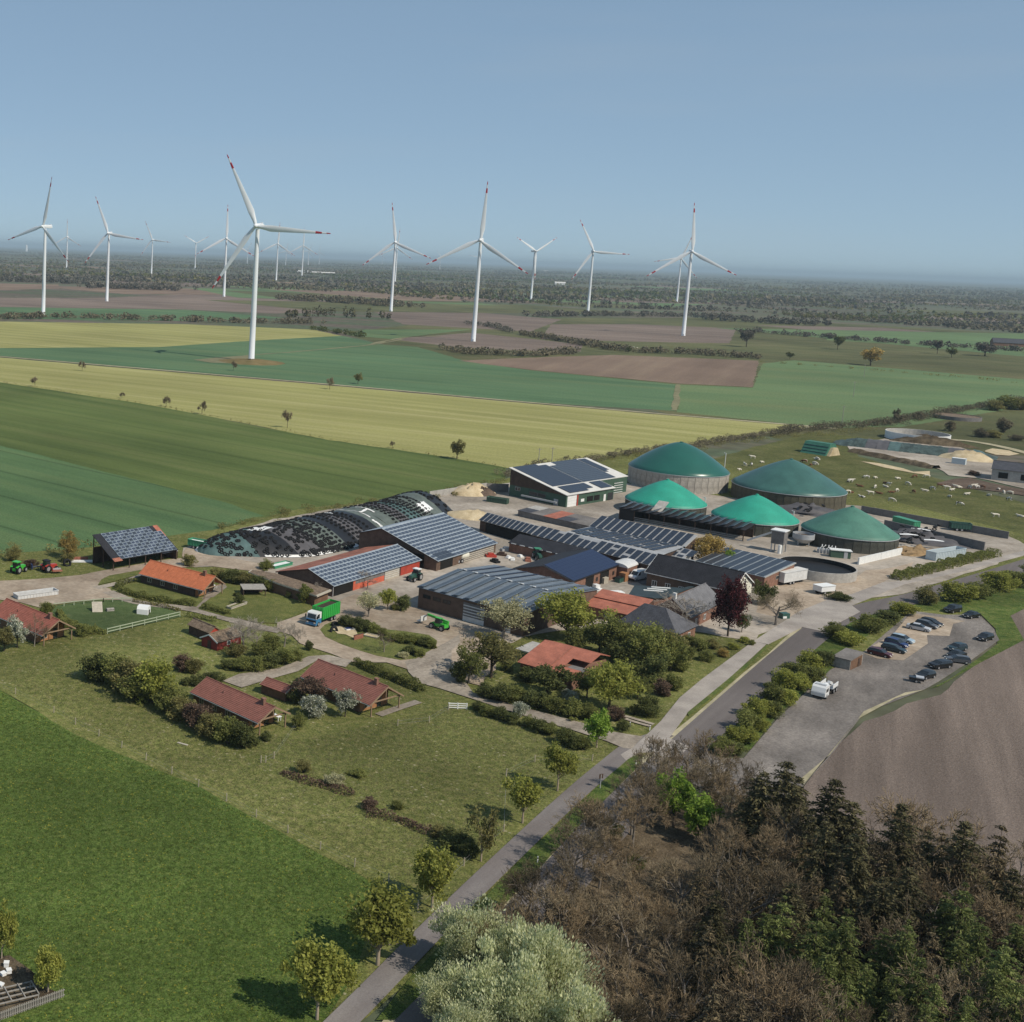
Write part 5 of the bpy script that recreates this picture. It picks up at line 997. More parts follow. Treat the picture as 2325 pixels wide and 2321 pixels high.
COWS = zp('D', 480,538, 615,505, 690,503, 880,510, 1018,500, 565,575, 688,587, 770,548, 800,565, 780,580, 650,640, 725,635, 820,625, 868,618, 1010,628, 1108,612, 580,665, 490,628, 825,697, 1310,660, 1390,730, 1638,650, 1810,690, 1695,830, 1905,828, 1230,580, 1290,595, 1325,605, 1370,575, 1395,585, 1480,590, 1510,580, 1540,590, 1585,590, 1760,632, 1815,638, 95,372, 150,395, 185,390, 205,350, 1120,500, 1170,600, 960,560, 1450,640, 1720,600) + zp('C', 1155,200, 1145,252, 1225,230, 1100,255, 1060,285, 1535,228, 1610,245, 1625,210, 1870,372, 1850,455) + zp('U', 1330,850, 1345,853, 1390,850, 1200,845)
lab = {('stand', 'cow_white'): 'white cow standing in the pasture behind the domes', ('graze', 'cow_white'): 'white cow grazing in the pasture behind the domes', ('lie', 'cow_white'): 'white cow lying in the pasture behind the domes',
       ('stand', 'cow_brown'): 'brown cow standing in the pasture behind the domes', ('graze', 'cow_brown'): 'brown cow grazing in the pasture behind the domes', ('lie', 'cow_brown'): 'brown cow lying in the pasture behind the domes',
       ('stand', 'cow_pied'): 'black and white cow standing in the pasture behind the domes', ('graze', 'cow_pied'): 'black and white cow grazing in the pasture behind the domes', ('lie', 'cow_pied'): 'black and white cow lying in the pasture behind the domes'}
rc = random.Random(3)
for pc in COWS:
    p = G(*pc); k = (rc.choice(['stand', 'graze', 'graze', 'lie', 'lie']), rc.choice(['cow_white', 'cow_white', 'cow_white', 'cow_brown', 'cow_pied']))
    o = link('cow', CM[k], None, (p.x, p.y, .09), (0, 0, rc.uniform(0, 6.28)), (1.0,)*3); tag(o, lab[k], 'cow', 'cattle on the pasture')
# ------------------------------------------------------------------ vehicles
def paint(name, c, rough=.28): return mat(name, c, rough, .03, .5, spec=.5)
for n_, c_ in (('car_maroon', (.07, .012, .016)), ('car_black', (.012, .012, .014)), ('car_navy', (.018, .035, .12)), ('car_petrol', (.02, .04, .05)), ('car_silver', (.45, .46, .48)), ('car_paleblue', (.32, .42, .50)), ('car_grey', (.08, .085, .095)), ('car_white', (.74, .74, .73)), ('truck_green', (.03, .36, .06)), ('truck_blue', (.05, .19, .36)), ('loader_green', (.06, .42, .05)), ('skip_green', (.05, .26, .14)), ('skip_dark', (.03, .09, .07)), ('skip_pale', (.48, .55, .58)), ('machine_red', (.40, .045, .03)), ('lamp', (.7, .68, .62)), ('lamp_red', (.3, .02, .02))): paint(n_, c_, .4 if 'skip' in n_ or 'truck' in n_ else .28)
mat('rim', (.4, .4, .41), .4, .05, 1, metal=.4); mat('inside_dark', (.05, .035, .025), .9, .2, 1)
_WM = {}
def wheel(parent, x, y, r=.32, w=.22):
    k = (round(r, 2), round(w, 2))
    if k not in _WM:
        def ring(pr, m):
            mb = MB(); n = 14; vs = []; fs = []
            for rr, yy in pr:
                for i in range(n): a = 2*math.pi*i/n; vs.append((rr*math.cos(a), yy, rr*math.sin(a)))
            for i in range(len(pr)-1):
                for j in range(n): fs.append((i*n+j, i*n+(j+1) % n, (i+1)*n+(j+1) % n, (i+1)*n+j))
            fs += [tuple(range(n-1, -1, -1)), tuple((len(pr)-1)*n+i for i in range(n))]; mb.add(vs, fs); return mb.mesh('x', m)
        _WM[k] = (ring([(r*.7, -w/2), (r, -w/2+.03), (r, w/2-.03), (r*.7, w/2)], 'tyre_rubber'), ring([(r*.55, -w/2-.015), (r*.6, w/2+.015)], 'rim'))
    o = link('wheel', _WM[k][0], parent, (x, y, r)); link('rim', _WM[k][1], o); return o
def car(px_a, px_b, col, label, kind='hatch', L=4.35, Wd=1.8, H=1.48, group=None):
    """rear pixel, front pixel -> heading; position from their midpoint"""
    A, B = G(*px_a, .5), G(*px_b, .5); c = (A+B)/2; h = (B-A); t = thing('parked_car', label, 'car', (c.x, c.y, .19), math.atan2(h.y, h.x), group)
    s = L/4.35; w = Wd/2
    ST = {'hatch': [(-2.15, .62, .66, .84), (-2.12, .88, .92, .90), (-1.85, .93, 1.38, .93), (-.8, .95, H, 1.0), (.25, .93, H-.05, 1.0), (1.05, .90, .94, 1.0), (1.9, .78, .81, .95), (2.13, .58, .60, .86)],
          'sedan': [(-2.17, .62, .66, .84), (-2.12, .90, .94, .90), (-1.6, .96, 1.02, .95), (-1.0, .95, H-.06, 1.0), (.2, .93, H-.06, 1.0), (1.0, .90, .94, 1.0), (1.9, .78, .81, .95), (2.13, .58, .60, .86)],
          'suv': [(-2.2, .7, .74, .88), (-2.17, 1.0, 1.05, .93), (-2.0, 1.05, H+.12, .95), (-.8, 1.05, H+.2, 1.0), (.35, 1.03, H+.14, 1.0), (1.0, 1.0, 1.04, 1.0), (1.95, .92, .95, .95), (2.15, .66, .68, .88)]}[kind]
    mb = MB(); gb = MB(); n = len(ST)
    def sec(x, zb, zt, k): x *= s; wt = w*k*(.78 if zt-zb > .2 else .96); return [Vector(p) for p in ((x, -w*k, .28), (x, -w*k*1.0, zb), (x, -wt, zt), (x, wt, zt), (x, w*k, zb), (x, w*k, .28))]
    S_ = [sec(*q) for q in ST]
    for i in range(n-1):
        a, b = S_[i], S_[i+1]; tall = (ST[i][2]-ST[i][1] > .2) + (ST[i+1][2]-ST[i+1][1] > .2)
        mb.add([a[0], b[0], b[1], a[1]], [(0, 1, 2, 3)]); mb.add([a[5], a[4], b[4], b[5]], [(0, 1, 2, 3)]); mb.add([a[0], a[5], b[5], b[0]], [(0, 1, 2, 3)])
        side = [([a[1], b[1], b[2], a[2]], (0, 1, 2, 3)), ([a[4], a[3], b[3], b[4]], (0, 1, 2, 3))]
        for q, f in side: (gb if tall else mb).add(q, [f])
        (gb if tall == 1 else mb).add([a[2], b[2], b[3], a[3]], [(0, 1, 2, 3)])
    mb.add(S_[0], [tuple(range(6))]); mb.add(S_[-1], [tuple(range(5, -1, -1))])
    body = mb.build('body', col, t); gb.build('windows', 'glass_dark', t)
    for X in (-1.32*s, 1.32*s):
        for Y in (-w+.08, w-.08): wheel(t, X, Y, .33, .22)
    for Y in (-w*.62, w*.62):
        m_ = MB(); m_.cbox((2.08*s, Y, .64), (.14, .36, .16)); m_.build('headlight', 'lamp', t); m_ = MB(); m_.cbox((-2.12*s, Y, .80), (.12, .3, .18)); m_.build('tail_light', 'lamp_red', t)
        m_ = MB(); m_.cbox((.85*s, Y*1.72, .98), (.12, .16, .12)); m_.build('mirror', col, t)
    m_ = MB(); m_.cbox((2.14*s, 0, .42), (.04, .5, .11)); m_.build('number_plate', 'plastic_white', t)
    return t
car(('N7', 665, 498), ('N7', 865, 548), 'car_maroon', 'maroon car parked in the sandy bay nearest the wooden hut')
car(('N7', 785, 462), ('N7', 990, 510), 'car_petrol', 'dark petrol car parked between the maroon and the blue car', 'hatch', 4.5)
car(('N7', 820, 412), ('N7', 1002, 462), 'car_navy', 'blue car parked between the petrol and the pale blue car')
car(('N7', 870, 378), ('N7', 1060, 425), 'car_paleblue', 'pale blue car at the end of the row in the sandy bay')
car(('N7', 1002, 280), ('N7', 1208, 320), 'car_silver', 'silver saloon parked in the far half of the sandy bay', 'sedan', 4.6)
car(('N7', 1080, 250), ('N7', 1275, 298), 'car_grey', 'dark grey car parked right beside the silver saloon')
car(('N7', 1140, 235), ('N7', 1298, 278), 'car_black', 'black car beside the dark grey one in the far half of the bay')
car(('N7', 1480, 125), ('N7', 1320, 155), 'car_black', 'tall black off-roader parked at the grassy top of the car park', 'suv', 4.7, 1.9)
car(('N7', 1640, 180), ('N7', 1490, 200), 'car_black', 'low black car parked next to the black off-roader', 'sedan')
car(('N7', 1765, 365), ('N7', 1605, 405), 'car_black', 'single black car parked at the grass edge by the ploughed field')
car(('N7', 1540, 462), ('N7', 1340, 488), 'car_petrol', 'dark car first of the four in the row along the field verge')
car(('N7', 1545, 520), ('N7', 1318, 555), 'car_black', 'black car second of the four in the row along the field verge', 'sedan')
car(('N7', 1520, 590), ('N7', 1370, 572), 'car_grey', 'dark grey car third of the four in the row along the field verge')
car(('N7', 1398, 615), ('N7', 1180, 640), 'car_black', 'black estate car last of the four in the row along the field verge', 'suv', 4.8, 1.85, 1.3)
car(('N7', 1240, 700), ('N7', 1085, 735), 'car_black', 'black car with the small trailer in front of it on the gravel')
c = G('N7', 1080, 775); t = thing('car_trailer', 'small dark trailer with silver cover beside the black car', 'trailer', (c.x, c.y, .19), R_(150))
mb = MB(); mb.box((-1.2, -.7, .45), (1.2, .7, .95)); mb.build('box', 'car_black', t); mb = MB(); mb.box((-1.2, -.72, .951), (.1, .72, 1.15)); mb.build('cover', 'car_silver', t); mb = MB(); mb.bar((1.2, 0, .5), (2.3, 0, .5), .08, .08); mb.build('drawbar', 'metal_grey', t)
for Y in (-.75, .75): wheel(t, 0, Y, .3, .18)

def container(name, label, cat, px_a, px_b, Wd, H, col, z0=0.0, ribs=True, open_=True, lid=None, fill=None, wheels=0, side=1):
    """ridged box between two ground pixels of its near bottom edge"""
    A, B = G(*px_a, z0), G(*px_b, z0); d = B-A; L = d.length; t = thing(name, label, cat, (A.x, A.y, z0+.16), math.atan2(d.y, d.x))
    mb = MB(); th = .08
    mb.box((0, 0, 0), (L, Wd, .12)); mb.box((0, 0, .12), (L, th, H)); mb.box((0, Wd-th, .12), (L, Wd, H)); mb.box((0, th, .12), (th, Wd-th, H)); mb.box((L-th, th, .12), (L, Wd-th, H))
    body = mb.build('body', col, t)
    if ribs:
        n = max(4, int(L/.75)); me = MB().box((-.06, -.07, .1), (.06, -.002, H-.02)).mesh('rib', col)
        for k in range(n+1): link('rib', me, body, (.08+k*(L-.16)/n, 0, 0)); link('rib', me, body, (.08+k*(L-.16)/n, Wd+.072, 0))
        me = MB().box((-.07, -.06, .1), (-.002, .06, H-.02)).mesh('rib', col)
        for k in range(4): link('rib', me, body, (0, .2+k*(Wd-.4)/3, 0)); link('rib', me, body, (L+.072, .2+k*(Wd-.4)/3, 0))
    mb = MB(); mb.bar((0, -.05, H), (L, -.05, H), .14, .14); mb.bar((0, Wd+.05, H), (L, Wd+.05, H), .14, .14); mb.bar((-.05, .02, H), (-.05, Wd-.02, H), .14, .14); mb.bar((L+.05, .02, H), (L+.05, Wd-.02, H), .14, .14); mb.build('top_rail', col, t)
    if lid: mb = MB(); mb.box((.05, .05, H-.02), (L-.05, Wd-.05, H+.06)); mb.build('lid', lid, t)
    elif open_: mb = MB(); zf = H*(.15 if fill is None else .75); mb.add([(th, th, zf), (L-th, th, zf), (L-th, Wd-th, zf), (th, Wd-th, zf)], [(0, 1, 2, 3)]); mb.build('load' if fill else 'floor', fill or 'inside_dark', t)
    if wheels:
        t.location.z += .85; mb = MB(); mb.box((.2, Wd*.2, -.25), (L+1.0, Wd*.8, -.02)); mb.build('chassis', 'black', t)
        for k in range(wheels):
            for Y in (.2, Wd-.2): w_ = wheel(t, L*.3+k*1.3, Y, .5, .35); w_.location.z = -.35
    return t
container('skip', 'long green skip standing in the concrete bay behind the mid green dome', 'container', ('N3', 830, 322), ('N3', 1010, 372), 2.3, 2.0, 'skip_green', lid='skip_green')
container('farm_trailer', 'dark green tipping trailer parked in the concrete bay', 'trailer', ('N3', 1320, 392), ('N3', 1490, 408), 2.4, 1.7, 'skip_dark', wheels=2, fill='inside_dark')
container('skip', 'pale blue open skip on the yard behind the clipped roadside hedge', 'container', ('N3', 1190, 648), ('N3', 1440, 610), 2.6, 2.4, 'skip_pale')
container('box_trailer', 'grey closed box trailer standing against the slurry tank barn', 'trailer', ('N2', 1830, 885), ('N2', 2080, 840), 2.6, 2.5, 'metal_pale', lid='roof_white', wheels=2, ribs=False)
container('farm_trailer', 'white covered trailer beside the round bush on the road yard', 'trailer', ('C', 1655, 1205), ('C', 1755, 1195), 2.4, 1.3, 'car_white', lid='plastic_white', wheels=1, ribs=False)
container('long_skip', 'very long shallow grey skip lying on the dirt track', 'container', ('N8', 262, 1185), ('N8', 850, 1108), 2.3, 1.0, 'metal_pale')
container('farm_trailer', 'green farm trailer with white sheeted load beside the silage heap', 'trailer', ('4', 1370, 470), ('4', 1515, 498), 2.4, 1.5, 'skip_green', fill='silage_white', wheels=1)
container('skip', 'dark green skip with white sheeting in front of the green hall', 'container', ('N1', 20, 680), ('N1', 240, 712), 2.5, 1.6, 'paint_green', fill='silage_white')
container('water_trough', 'low green trough on the strip between silage heap and annex', 'trough', ('A', 560, 690), ('A', 690, 660), 2.2, .7, 'skip_green', fill='silage_white', ribs=False)
container('raised_bed', 'green framed planting box beside the hedge gap', 'planter', ('4', 1690, 925), ('4', 1805, 885), 1.2, .6, 'wood_pale', fill='lawn', ribs=False)
container('raised_bed', 'sand filled wooden frame on the shrub island', 'planter', ('N6', 850, 712), ('N6', 985, 742), 1.6, .35, 'wood_pale', fill='sand', ribs=False)

# truck with green tipper body
A, B = G('N6', 600, 470), G('N6', 270, 603); d = B-A; t = thing('tipper_truck', 'truck with white and blue cab carrying a tall green ribbed container', 'truck', (B.x, B.y, .25), math.atan2(d.y, d.x))
mb = MB(); mb.extr([(-2.0, .55), (.0, .55), (.08, 1.5), (-.02, 1.62), (-2.0, 1.62)], 'y', -1.2, 1.2); cab = mb.build('cab', 'truck_blue', t)
mb = MB(); mb.extr([(-2.0, 1.63), (.0, 1.63), (-.28, 2.75), (-.5, 2.95), (-2.0, 2.95)], 'y', -1.18, 1.18); mb.build('cab_top', 'car_white', cab)
mb = MB(); mb.add([(.03, -1.0, 1.72), (.03, 1.0, 1.72), (-.22, .95, 2.62), (-.22, -.95, 2.62)], [(0, 1, 2, 3)]); mb.build('windscreen', 'glass_dark', cab)
for s_ in (-1, 1): mb = MB(); mb.add([(-.25, s_*1.2, 1.72), (-1.3, s_*1.2, 1.72), (-1.3, s_*1.2, 2.6), (-.45, s_*1.2, 2.6)], [(0, 1, 2, 3)] if s_ > 0 else [(3, 2, 1, 0)]); mb.build('side_window', 'glass_dark', cab); mb = MB(); mb.cbox((.09, s_*.85, .85), (.08, .4, .25)); mb.build('headlight', 'lamp', cab); mb = MB(); mb.cbox((.0, s_*1.4, 2.1), (.12, .25, .6)); mb.build('mirror', 'black', cab)
mb = MB(); mb.box((.05, -1.1, .95), (.1, 1.1, 1.35)); mb.build('grille', 'black', cab); mb = MB(); mb.box((-.3, -1.22, .35), (.15, 1.22, .62)); mb.build('bumper', 'truck_blue', cab)
mb = MB(); mb.box((-9.2, -.5, .75), (-1.9, .5, 1.05)); mb.build('chassis', 'black', t)
mb = MB(); x0, x1, th, z0, z1 = -9.3, -2.3, .08, 1.1, 3.7
mb.box((x0, -1.25, z0), (x1, 1.25, z0+.1)); mb.box((x0, -1.25, z0+.1), (x1, -1.25+th, z1)); mb.box((x0, 1.25-th, z0+.1), (x1, 1.25, z1)); mb.box((x0, -1.25+th, z0+.1), (x0+th, 1.25-th, z1)); mb.box((x1-th, -1.25+th, z0+.1), (x1, 1.25-th, z1)); bx_ = mb.build('container', 'truck_green', t)
me = MB().box((-.06, -.09, z0), (.06, -.002, z1)).mesh('rib', 'truck_green')
for k in range(10):
    for s_ in (-1.25, 1.342): link('rib', me, bx_, (x0+.1+k*(x1-x0-.2)/9, s_, 0))
me = MB().box((.002, -.06, z0), (.09, .06, z1)).mesh('rib', 'truck_green')
for k in range(4): link('rib', me, bx_, (x1, -1.1+k*.73, 0))
mb = MB(); mb.add([(x0+th, -1.17, 3.3), (x1-th, -1.17, 3.3), (x1-th, 1.17, 3.3), (x0+th, 1.17, 3.3)], [(0, 1, 2, 3)]); mb.build('load', 'inside_dark', t)
for X in (-1.0, -6.2, -7.5):
    for Y in (-1.05, 1.05): wheel(t, X, Y, .5, .35)

def tractor(px_a, px_b, label, col, roofc, name='tractor'):
    A, B = G(*px_a), G(*px_b); d = B-A; t = thing(name, label, 'tractor', (A.x, A.y, .2), math.atan2(d.y, d.x))
    mb = MB(); mb.extr([(.4, .75), (2.6, .75), (2.7, 1.1), (2.6, 1.55), (.4, 1.75)], 'y', -.42, .42); mb.build('bonnet', col, t)
    mb = MB(); mb.box((-1.1, -.6, .6), (.45, .6, 1.2)); mb.build('rear_body', col, t)
    mb = MB(); mb.extr([(-.9, 1.2), (.45, 1.2), (.25, 2.65), (-.8, 2.65)], 'y', -.72, .72); mb.build('cab_glass', 'glass_dark', t)
    mb = MB(); mb.box((-1.05, -.82, 2.65), (.45, .82, 2.85)); mb.build('cab_roof', roofc, t)
    mb = MB(); mb.tube([(.9, .5, 1.5), (.9, .5, 2.7)], .06, 6); mb.build('exhaust', 'black', t)
    for Y in (-.85, .85): wheel(t, -.5, Y, .9, .55); wheel(t, 2.1, Y, .6, .42); mb = MB(); mb.extr([(-1.3, 1.6), (-.5, 1.95), (.2, 1.75), (.2, 1.7), (-.5, 1.88), (-1.3, 1.52)], 'y', Y-.3, Y+.3); mb.build('mudguard', col, t)
    return t
tractor(('A', 1590, 770), ('A', 1510, 795), 'dark green tractor with white cab roof in front of the red barn door', 'skip_dark', 'plastic_white')
tractor(('B', 1030, 615), ('B', 1060, 640), 'green tractor among the clutter beside the black roofed shed', 'skip_dark', 'skip_green')
tractor(('N8', 250, 790), ('N8', 340, 760), 'old green machine parked in the scrub beside the dirt track', 'loader_green', 'loader_green', 'field_machine')
tractor(('N8', 690, 770), ('N8', 790, 750), 'old red tractor parked in the scrub beside the dirt track', 'machine_red', 'black', 'field_machine')
A, B = G('N6', 1690, 640), G('N6', 1560, 600); d = B-A; t = thing('telehandler', 'bright green telescopic loader with raised grey bucket in front of the roller gate', 'loader', (A.x, A.y, .25), math.atan2(d.y, d.x))
mb = MB(); mb.extr([(-1.4, .7), (2.2, .7), (2.2, 1.1), (1.2, 1.3), (-.2, 1.45), (-1.4, 1.5)], 'y', -.75, .75); mb.build('chassis', 'loader_green', t)
mb = MB(); mb.extr([(-.3, 1.45), (1.1, 1.3), (.85, 2.45), (-.2, 2.45)], 'y', .0, .8); mb.build('cab', 'glass_dark', t); mb = MB(); mb.box((-.35, -.05, 2.45), (.95, .85, 2.56)); mb.build('cab_roof', 'loader_green', t)
mb = MB(); mb.bar((-1.6, -.35, 1.9), (3.6, -.35, 2.3), .4, .45); mb.build('boom', 'loader_green', t); mb = MB(); mb.bar((3.5, -.35, 2.3), (4.6, -.35, 1.5), .3, .3); mb.build('boom_head', 'metal_grey', t)
mb = MB(); mb.extr([(4.5, .7), (5.5, .6), (5.6, .7), (4.7, .85), (4.65, 1.8), (4.5, 1.8)], 'y', -1.3, .7); mb.build('bucket', 'metal_pale', t); mb = MB(); mb.box((-1.5, -.7, 1.45), (-.4, .0, 1.85)); mb.build('engine_cover', 'loader_green', t)
for X in (-.9, 1.6):
    for Y in (-.95, .95): wheel(t, X, Y, .62, .42)
# white van, tanker
A, B = G('B', 1810, 760), G('B', 1680, 785); d = B-A; t = thing('delivery_van', 'white delivery van with grey bonnet parked beside the orange brick annex', 'van', (A.x, A.y, .3), math.atan2(d.y, d.x))
mb = MB(); mb.extr([(-.2, .35), (5.2, .35), (5.3, .8), (5.1, 1.1), (4.3, 1.3), (3.5, 2.2), (3.0, 2.4), (-.1, 2.4), (-.2, 2.2)], 'y', -.95, .95); mb.build('body', 'car_white', t)
mb = MB(); mb.add([(4.27, -.82, 1.38), (4.27, .82, 1.38), (3.55, .78, 2.2), (3.55, -.78, 2.2)], [(0, 1, 2, 3)]); mb.build('windscreen', 'glass_dark', t)
for s_ in (-1, 1): mb = MB(); mb.add([(4.1, s_*.96, 1.35), (3.0, s_*.96, 1.35), (3.0, s_*.96, 2.1), (3.45, s_*.96, 2.1)], [(0, 1, 2, 3)] if s_ > 0 else [(3, 2, 1, 0)]); mb.build('side_window', 'glass_dark', t); mb = MB(); mb.cbox((5.2, s_*.65, .9), (.12, .35, .25)); mb.build('headlight', 'lamp', t)
mb = MB(); mb.box((5.15, -.9, .35), (5.35, .9, .6)); mb.build('bumper', 'black', t)
for X in (.8, 4.3):
    for Y in (-.85, .85): wheel(t, X, Y, .35, .24)
A, B = G('B', 375, 655), G('B', 510, 630); d = B-A; t = thing('tanker_trailer', 'white slurry tanker trailer at the eave of the broad solar barn', 'trailer', (A.x, A.y, .2), math.atan2(d.y, d.x)); L = d.length
mb = MB(); vs = []; fs = []; n = 16; pr = [(-.4, .2), (-.2, .75), (.2, 1.0), (L-.2, 1.0), (L+.2, .75), (L+.4, .2)]
for X, r in pr:
    for k in range(n): a = 2*math.pi*k/n; vs.append((X, r*math.cos(a), 1.75+r*math.sin(a)))
for i in range(len(pr)-1):
    for k in range(n): fs.append((i*n+k, (i+1)*n+k, (i+1)*n+(k+1) % n, i*n+(k+1) % n))
fs += [tuple(range(n)), tuple(5*n+n-1-k for k in range(n))]; mb.add(vs, [tuple(reversed(f)) for f in fs]); mb.build('tank', 'cream', t, smooth=True, ang=50)
for k in range(3): mb = MB(); X = .6+k*(L-1.2)/2; mb.lathe([(0, 0)], 3) if False else mb.box((X-.06, -.5, .7), (X+.06, .5, .9)); mb.build('saddle', 'metal_grey', t)
mb = MB(); mb.tube([(L/2, 0, 2.7), (L/2, 0, 3.0)], .3, 10); mb.build('manhole', 'metal_grey', t); mb = MB(); mb.bar((L, 0, .8), (L+2, 0, .6), .15, .15); mb.build('drawbar', 'metal_grey', t)
for Y in (-.95, .95): wheel(t, L*.4, Y, .6, .45); wheel(t, L*.4+1.3, Y, .6, .45)
# white lorry on the gravel car park
A, B = G('N7', 400, 790), G('N7', 215, 925); d = B-A; t = thing('white_lorry', 'white lorry with grey tinted cab and small equipment body on the gravel', 'truck', (B.x, B.y, .22), math.atan2(d.y, d.x))
mb = MB(); mb.extr([(-2.4, .5), (-.1, .5), (.0, 1.2), (-.35, 2.1), (-.7, 2.4), (-2.4, 2.4)], 'y', -1.15, 1.15); cab = mb.build('cab', 'car_white', t)
mb = MB(); mb.add([(-.03, -.98, 1.28), (-.03, .98, 1.28), (-.36, .95, 2.05), (-.36, -.95, 2.05)], [(0, 1, 2, 3)]); mb.build('windscreen', 'glass_dark', cab); mb = MB(); mb.box((-1.6, -.9, 2.41), (-.8, .9, 2.5)); mb.build('roof_hatch', 'metal_grey', cab)
for s_ in (-1, 1): mb = MB(); mb.cbox((-1.2, s_*1.16, 1.6), (1.3, .03, .6)); mb.build('side_window', 'glass_dark', cab); mb = MB(); mb.cbox((-.02, s_*.8, .8), (.08, .4, .2)); mb.build('headlight', 'lamp', cab)
mb = MB(); mb.box((-8.0, -.5, .6), (-2.3, .5, .85)); mb.build('chassis', 'black', t); mb = MB(); mb.tube([(-4.4, 0, 1.45), (-2.6, 0, 1.45)], .6, 12); mb.build('drum', 'car_white', t, smooth=True, ang=40)
mb = MB(); mb.box((-8.0, -1.1, .9), (-4.7, 1.1, 1.05)); mb.build('flat_bed', 'metal_grey', t)
for Y in (-1.08, 1.0): mb = MB(); mb.box((-7.9, Y, 1.05), (-4.8, Y+.08, 1.75)); mb.build('side_board', 'car_white', t)
mb = MB(); mb.bar((-7.6, 0, 1.15), (-5.2, .2, 2.0), .5, .5); mb.build('crane_arm', 'car_white', t)
for X in (-1.2, -5.4, -6.8):
    for Y in (-1.0, 1.0): wheel(t, X, Y, .48, .32)
container('container_tank', 'white horizontal tank container at the foot of the second silage heap', 'tank', ('N4', 1080, 790), ('N4', 1240, 810), 2.5, 2.4, 'skip_pale', lid='plastic_white', ribs=False)
# covered clamp with green tarp beyond the pasture
c = G('D', 60, 285); d = G('D', 270, 318)-c; t = thing('tarp_clamp', 'green tarpaulin covered clamp with pale front beyond the cow pasture', 'clamp', (c.x, c.y, 0), math.atan2(d.y, d.x)); LL = d.length
mb = MB(); mb.extr([(0, 0), (11, 0), (7.5, 5), (3.5, 5)], 'x', 0, LL); mb.build('tarp', 'tarp_green', t); mb = MB(); mb.extr([(1.0, 0), (10, 0), (7.3, 3.4), (3.7, 3.4)], 'x', LL+.01, LL+1.2); mb.build('clamp_face', 'sand', t)
for k in range(1, 4): mb = MB(); mb.bar((.3, 3.4*k/4-.05, 5*k/4), (LL-.3, 3.4*k/4-.05, 5*k/4), .3, .15); mb.build('batten', 'silage_teal', t)

# ------------------------------------------------------------------ fences, gate, poles, small things
mat('post_wood', (.42, .36, .27), .9, .15, 2); mat('rail_green', (.38, .42, .30), .8, .1, 2); mat('wire', (.3, .3, .3), .5, 0, 1)
ME_POST = MB().tube([(0, 0, 0), (0, 0, 1.25)], [.085, .07], 7).mesh('post', 'post_wood', smooth=True, ang=50)
def wire_fence(label, pts, h=1.0, wires=2, sub=0, name='wire_fence'):
    P = [G(*p) for p in pts]; t = thing(name, label, 'fence', P[0])
    Q = []
    for a, b in zip(P, P[1:]):
        Q.append(a)
        for k in range(1, sub+1): Q.append(a.lerp(b, k/(sub+1)))
    Q.append(P[-1])
    for p in Q: link('post', ME_POST, t, (p.x-P[0].x, p.y-P[0].y, 0), (random.gauss(0, .03), random.gauss(0, .03), 0))
    for w in range(wires):
        mb = MB(); zz_ = h*(w+1)/wires
        for a, b in zip(Q, Q[1:]): mb.bar((a.x-P[0].x, a.y-P[0].y, zz_), (b.x-P[0].x, b.y-P[0].y, zz_), .012, .012)
        mb.build('wire', 'wire', t)
    return t
ZM['M'] = (0, 1450, .31056)
wire_fence('wire fence on wooden posts between the lush meadow and the dry paddock', zp('M', -150, 300, 113, 412, 393, 548, 551, 634, 722, 720, 888, 805, 1066, 895, 1255, 995, 1450, 1090, 1655, 1195, 1873, 1312) + zp('X', 148, 672, 350, 775, 565, 885, 780, 978, 960, 1150))
wire_fence('wire fence with young trees along the cycle path verge', zp('X', 960, 1150, 1250, 880, 1500, 665) + zp('F', 640, 1330, 850, 1230, 1270, 1225), sub=0)
wire_fence('short row of fence posts at the end of the hawthorn hedge', zp('E', 780, 1075, 815, 1075, 875, 1045, 1040, 810))
wire_fence('few posts standing in the grass beyond the brown tiled cottage', zp('E', 1780, 805) + zp('F', 80, 940, 220, 850))
def rail_fence(label, pts, h, n, col, rails=2, name='rail_fence', cat='fence'):
    P = [G(*p) for p in pts]; t = thing(name, label, cat, P[0]); d = P[1]-P[0]
    for k in range(n+1): q = d*(k/n); mb = MB(); mb.box((q.x-.08, q.y-.08, 0), (q.x+.08, q.y+.08, h+.12)); mb.build('post', col, t)
    for r in range(rails): zz_ = h*(r+1)/rails; mb = MB(); mb.bar((0, 0, zz_), (d.x, d.y, zz_), .06, .16); mb.build('rail', col, t)
    return t
rail_fence('pale two-rail fence closing the goat paddock', zp('4', 785, 1098, 1315, 972), 1.2, 6, 'rail_green')
rail_fence('pale top-rail fence along the dirt track side of the goat paddock', zp('4', 395, 905, 755, 868), 1.0, 5, 'rail_green', 1)
rail_fence('low post and rail fence behind the white cabin', zp('4', 755, 868, 960, 862), 1.0, 3, 'rail_green', 1)
t = rail_fence('white field gate at the entrance to the grass paddock', zp('F', 220, 840, 352, 845), 1.1, 2, 'paint_white', 3, 'field_gate', 'gate')
c = G('4', 1050, 948); t = thing('goat_cabin', 'small white plastic animal cabin in the goat paddock', 'cabin', (c.x, c.y, .1), R_(-15)); mb = MB(); mb.extr([(-1.2, 0), (1.2, 0), (1.2, 1.2), (.8, 1.75), (-.8, 1.75), (-1.2, 1.2)], 'x', -1.2, 1.2); mb.build('shell', 'plastic_white', t); mb = MB(); mb.box((1.2, -.5, 0), (1.22, .5, 1.0)); mb.build('doorway', 'shade_void', t)
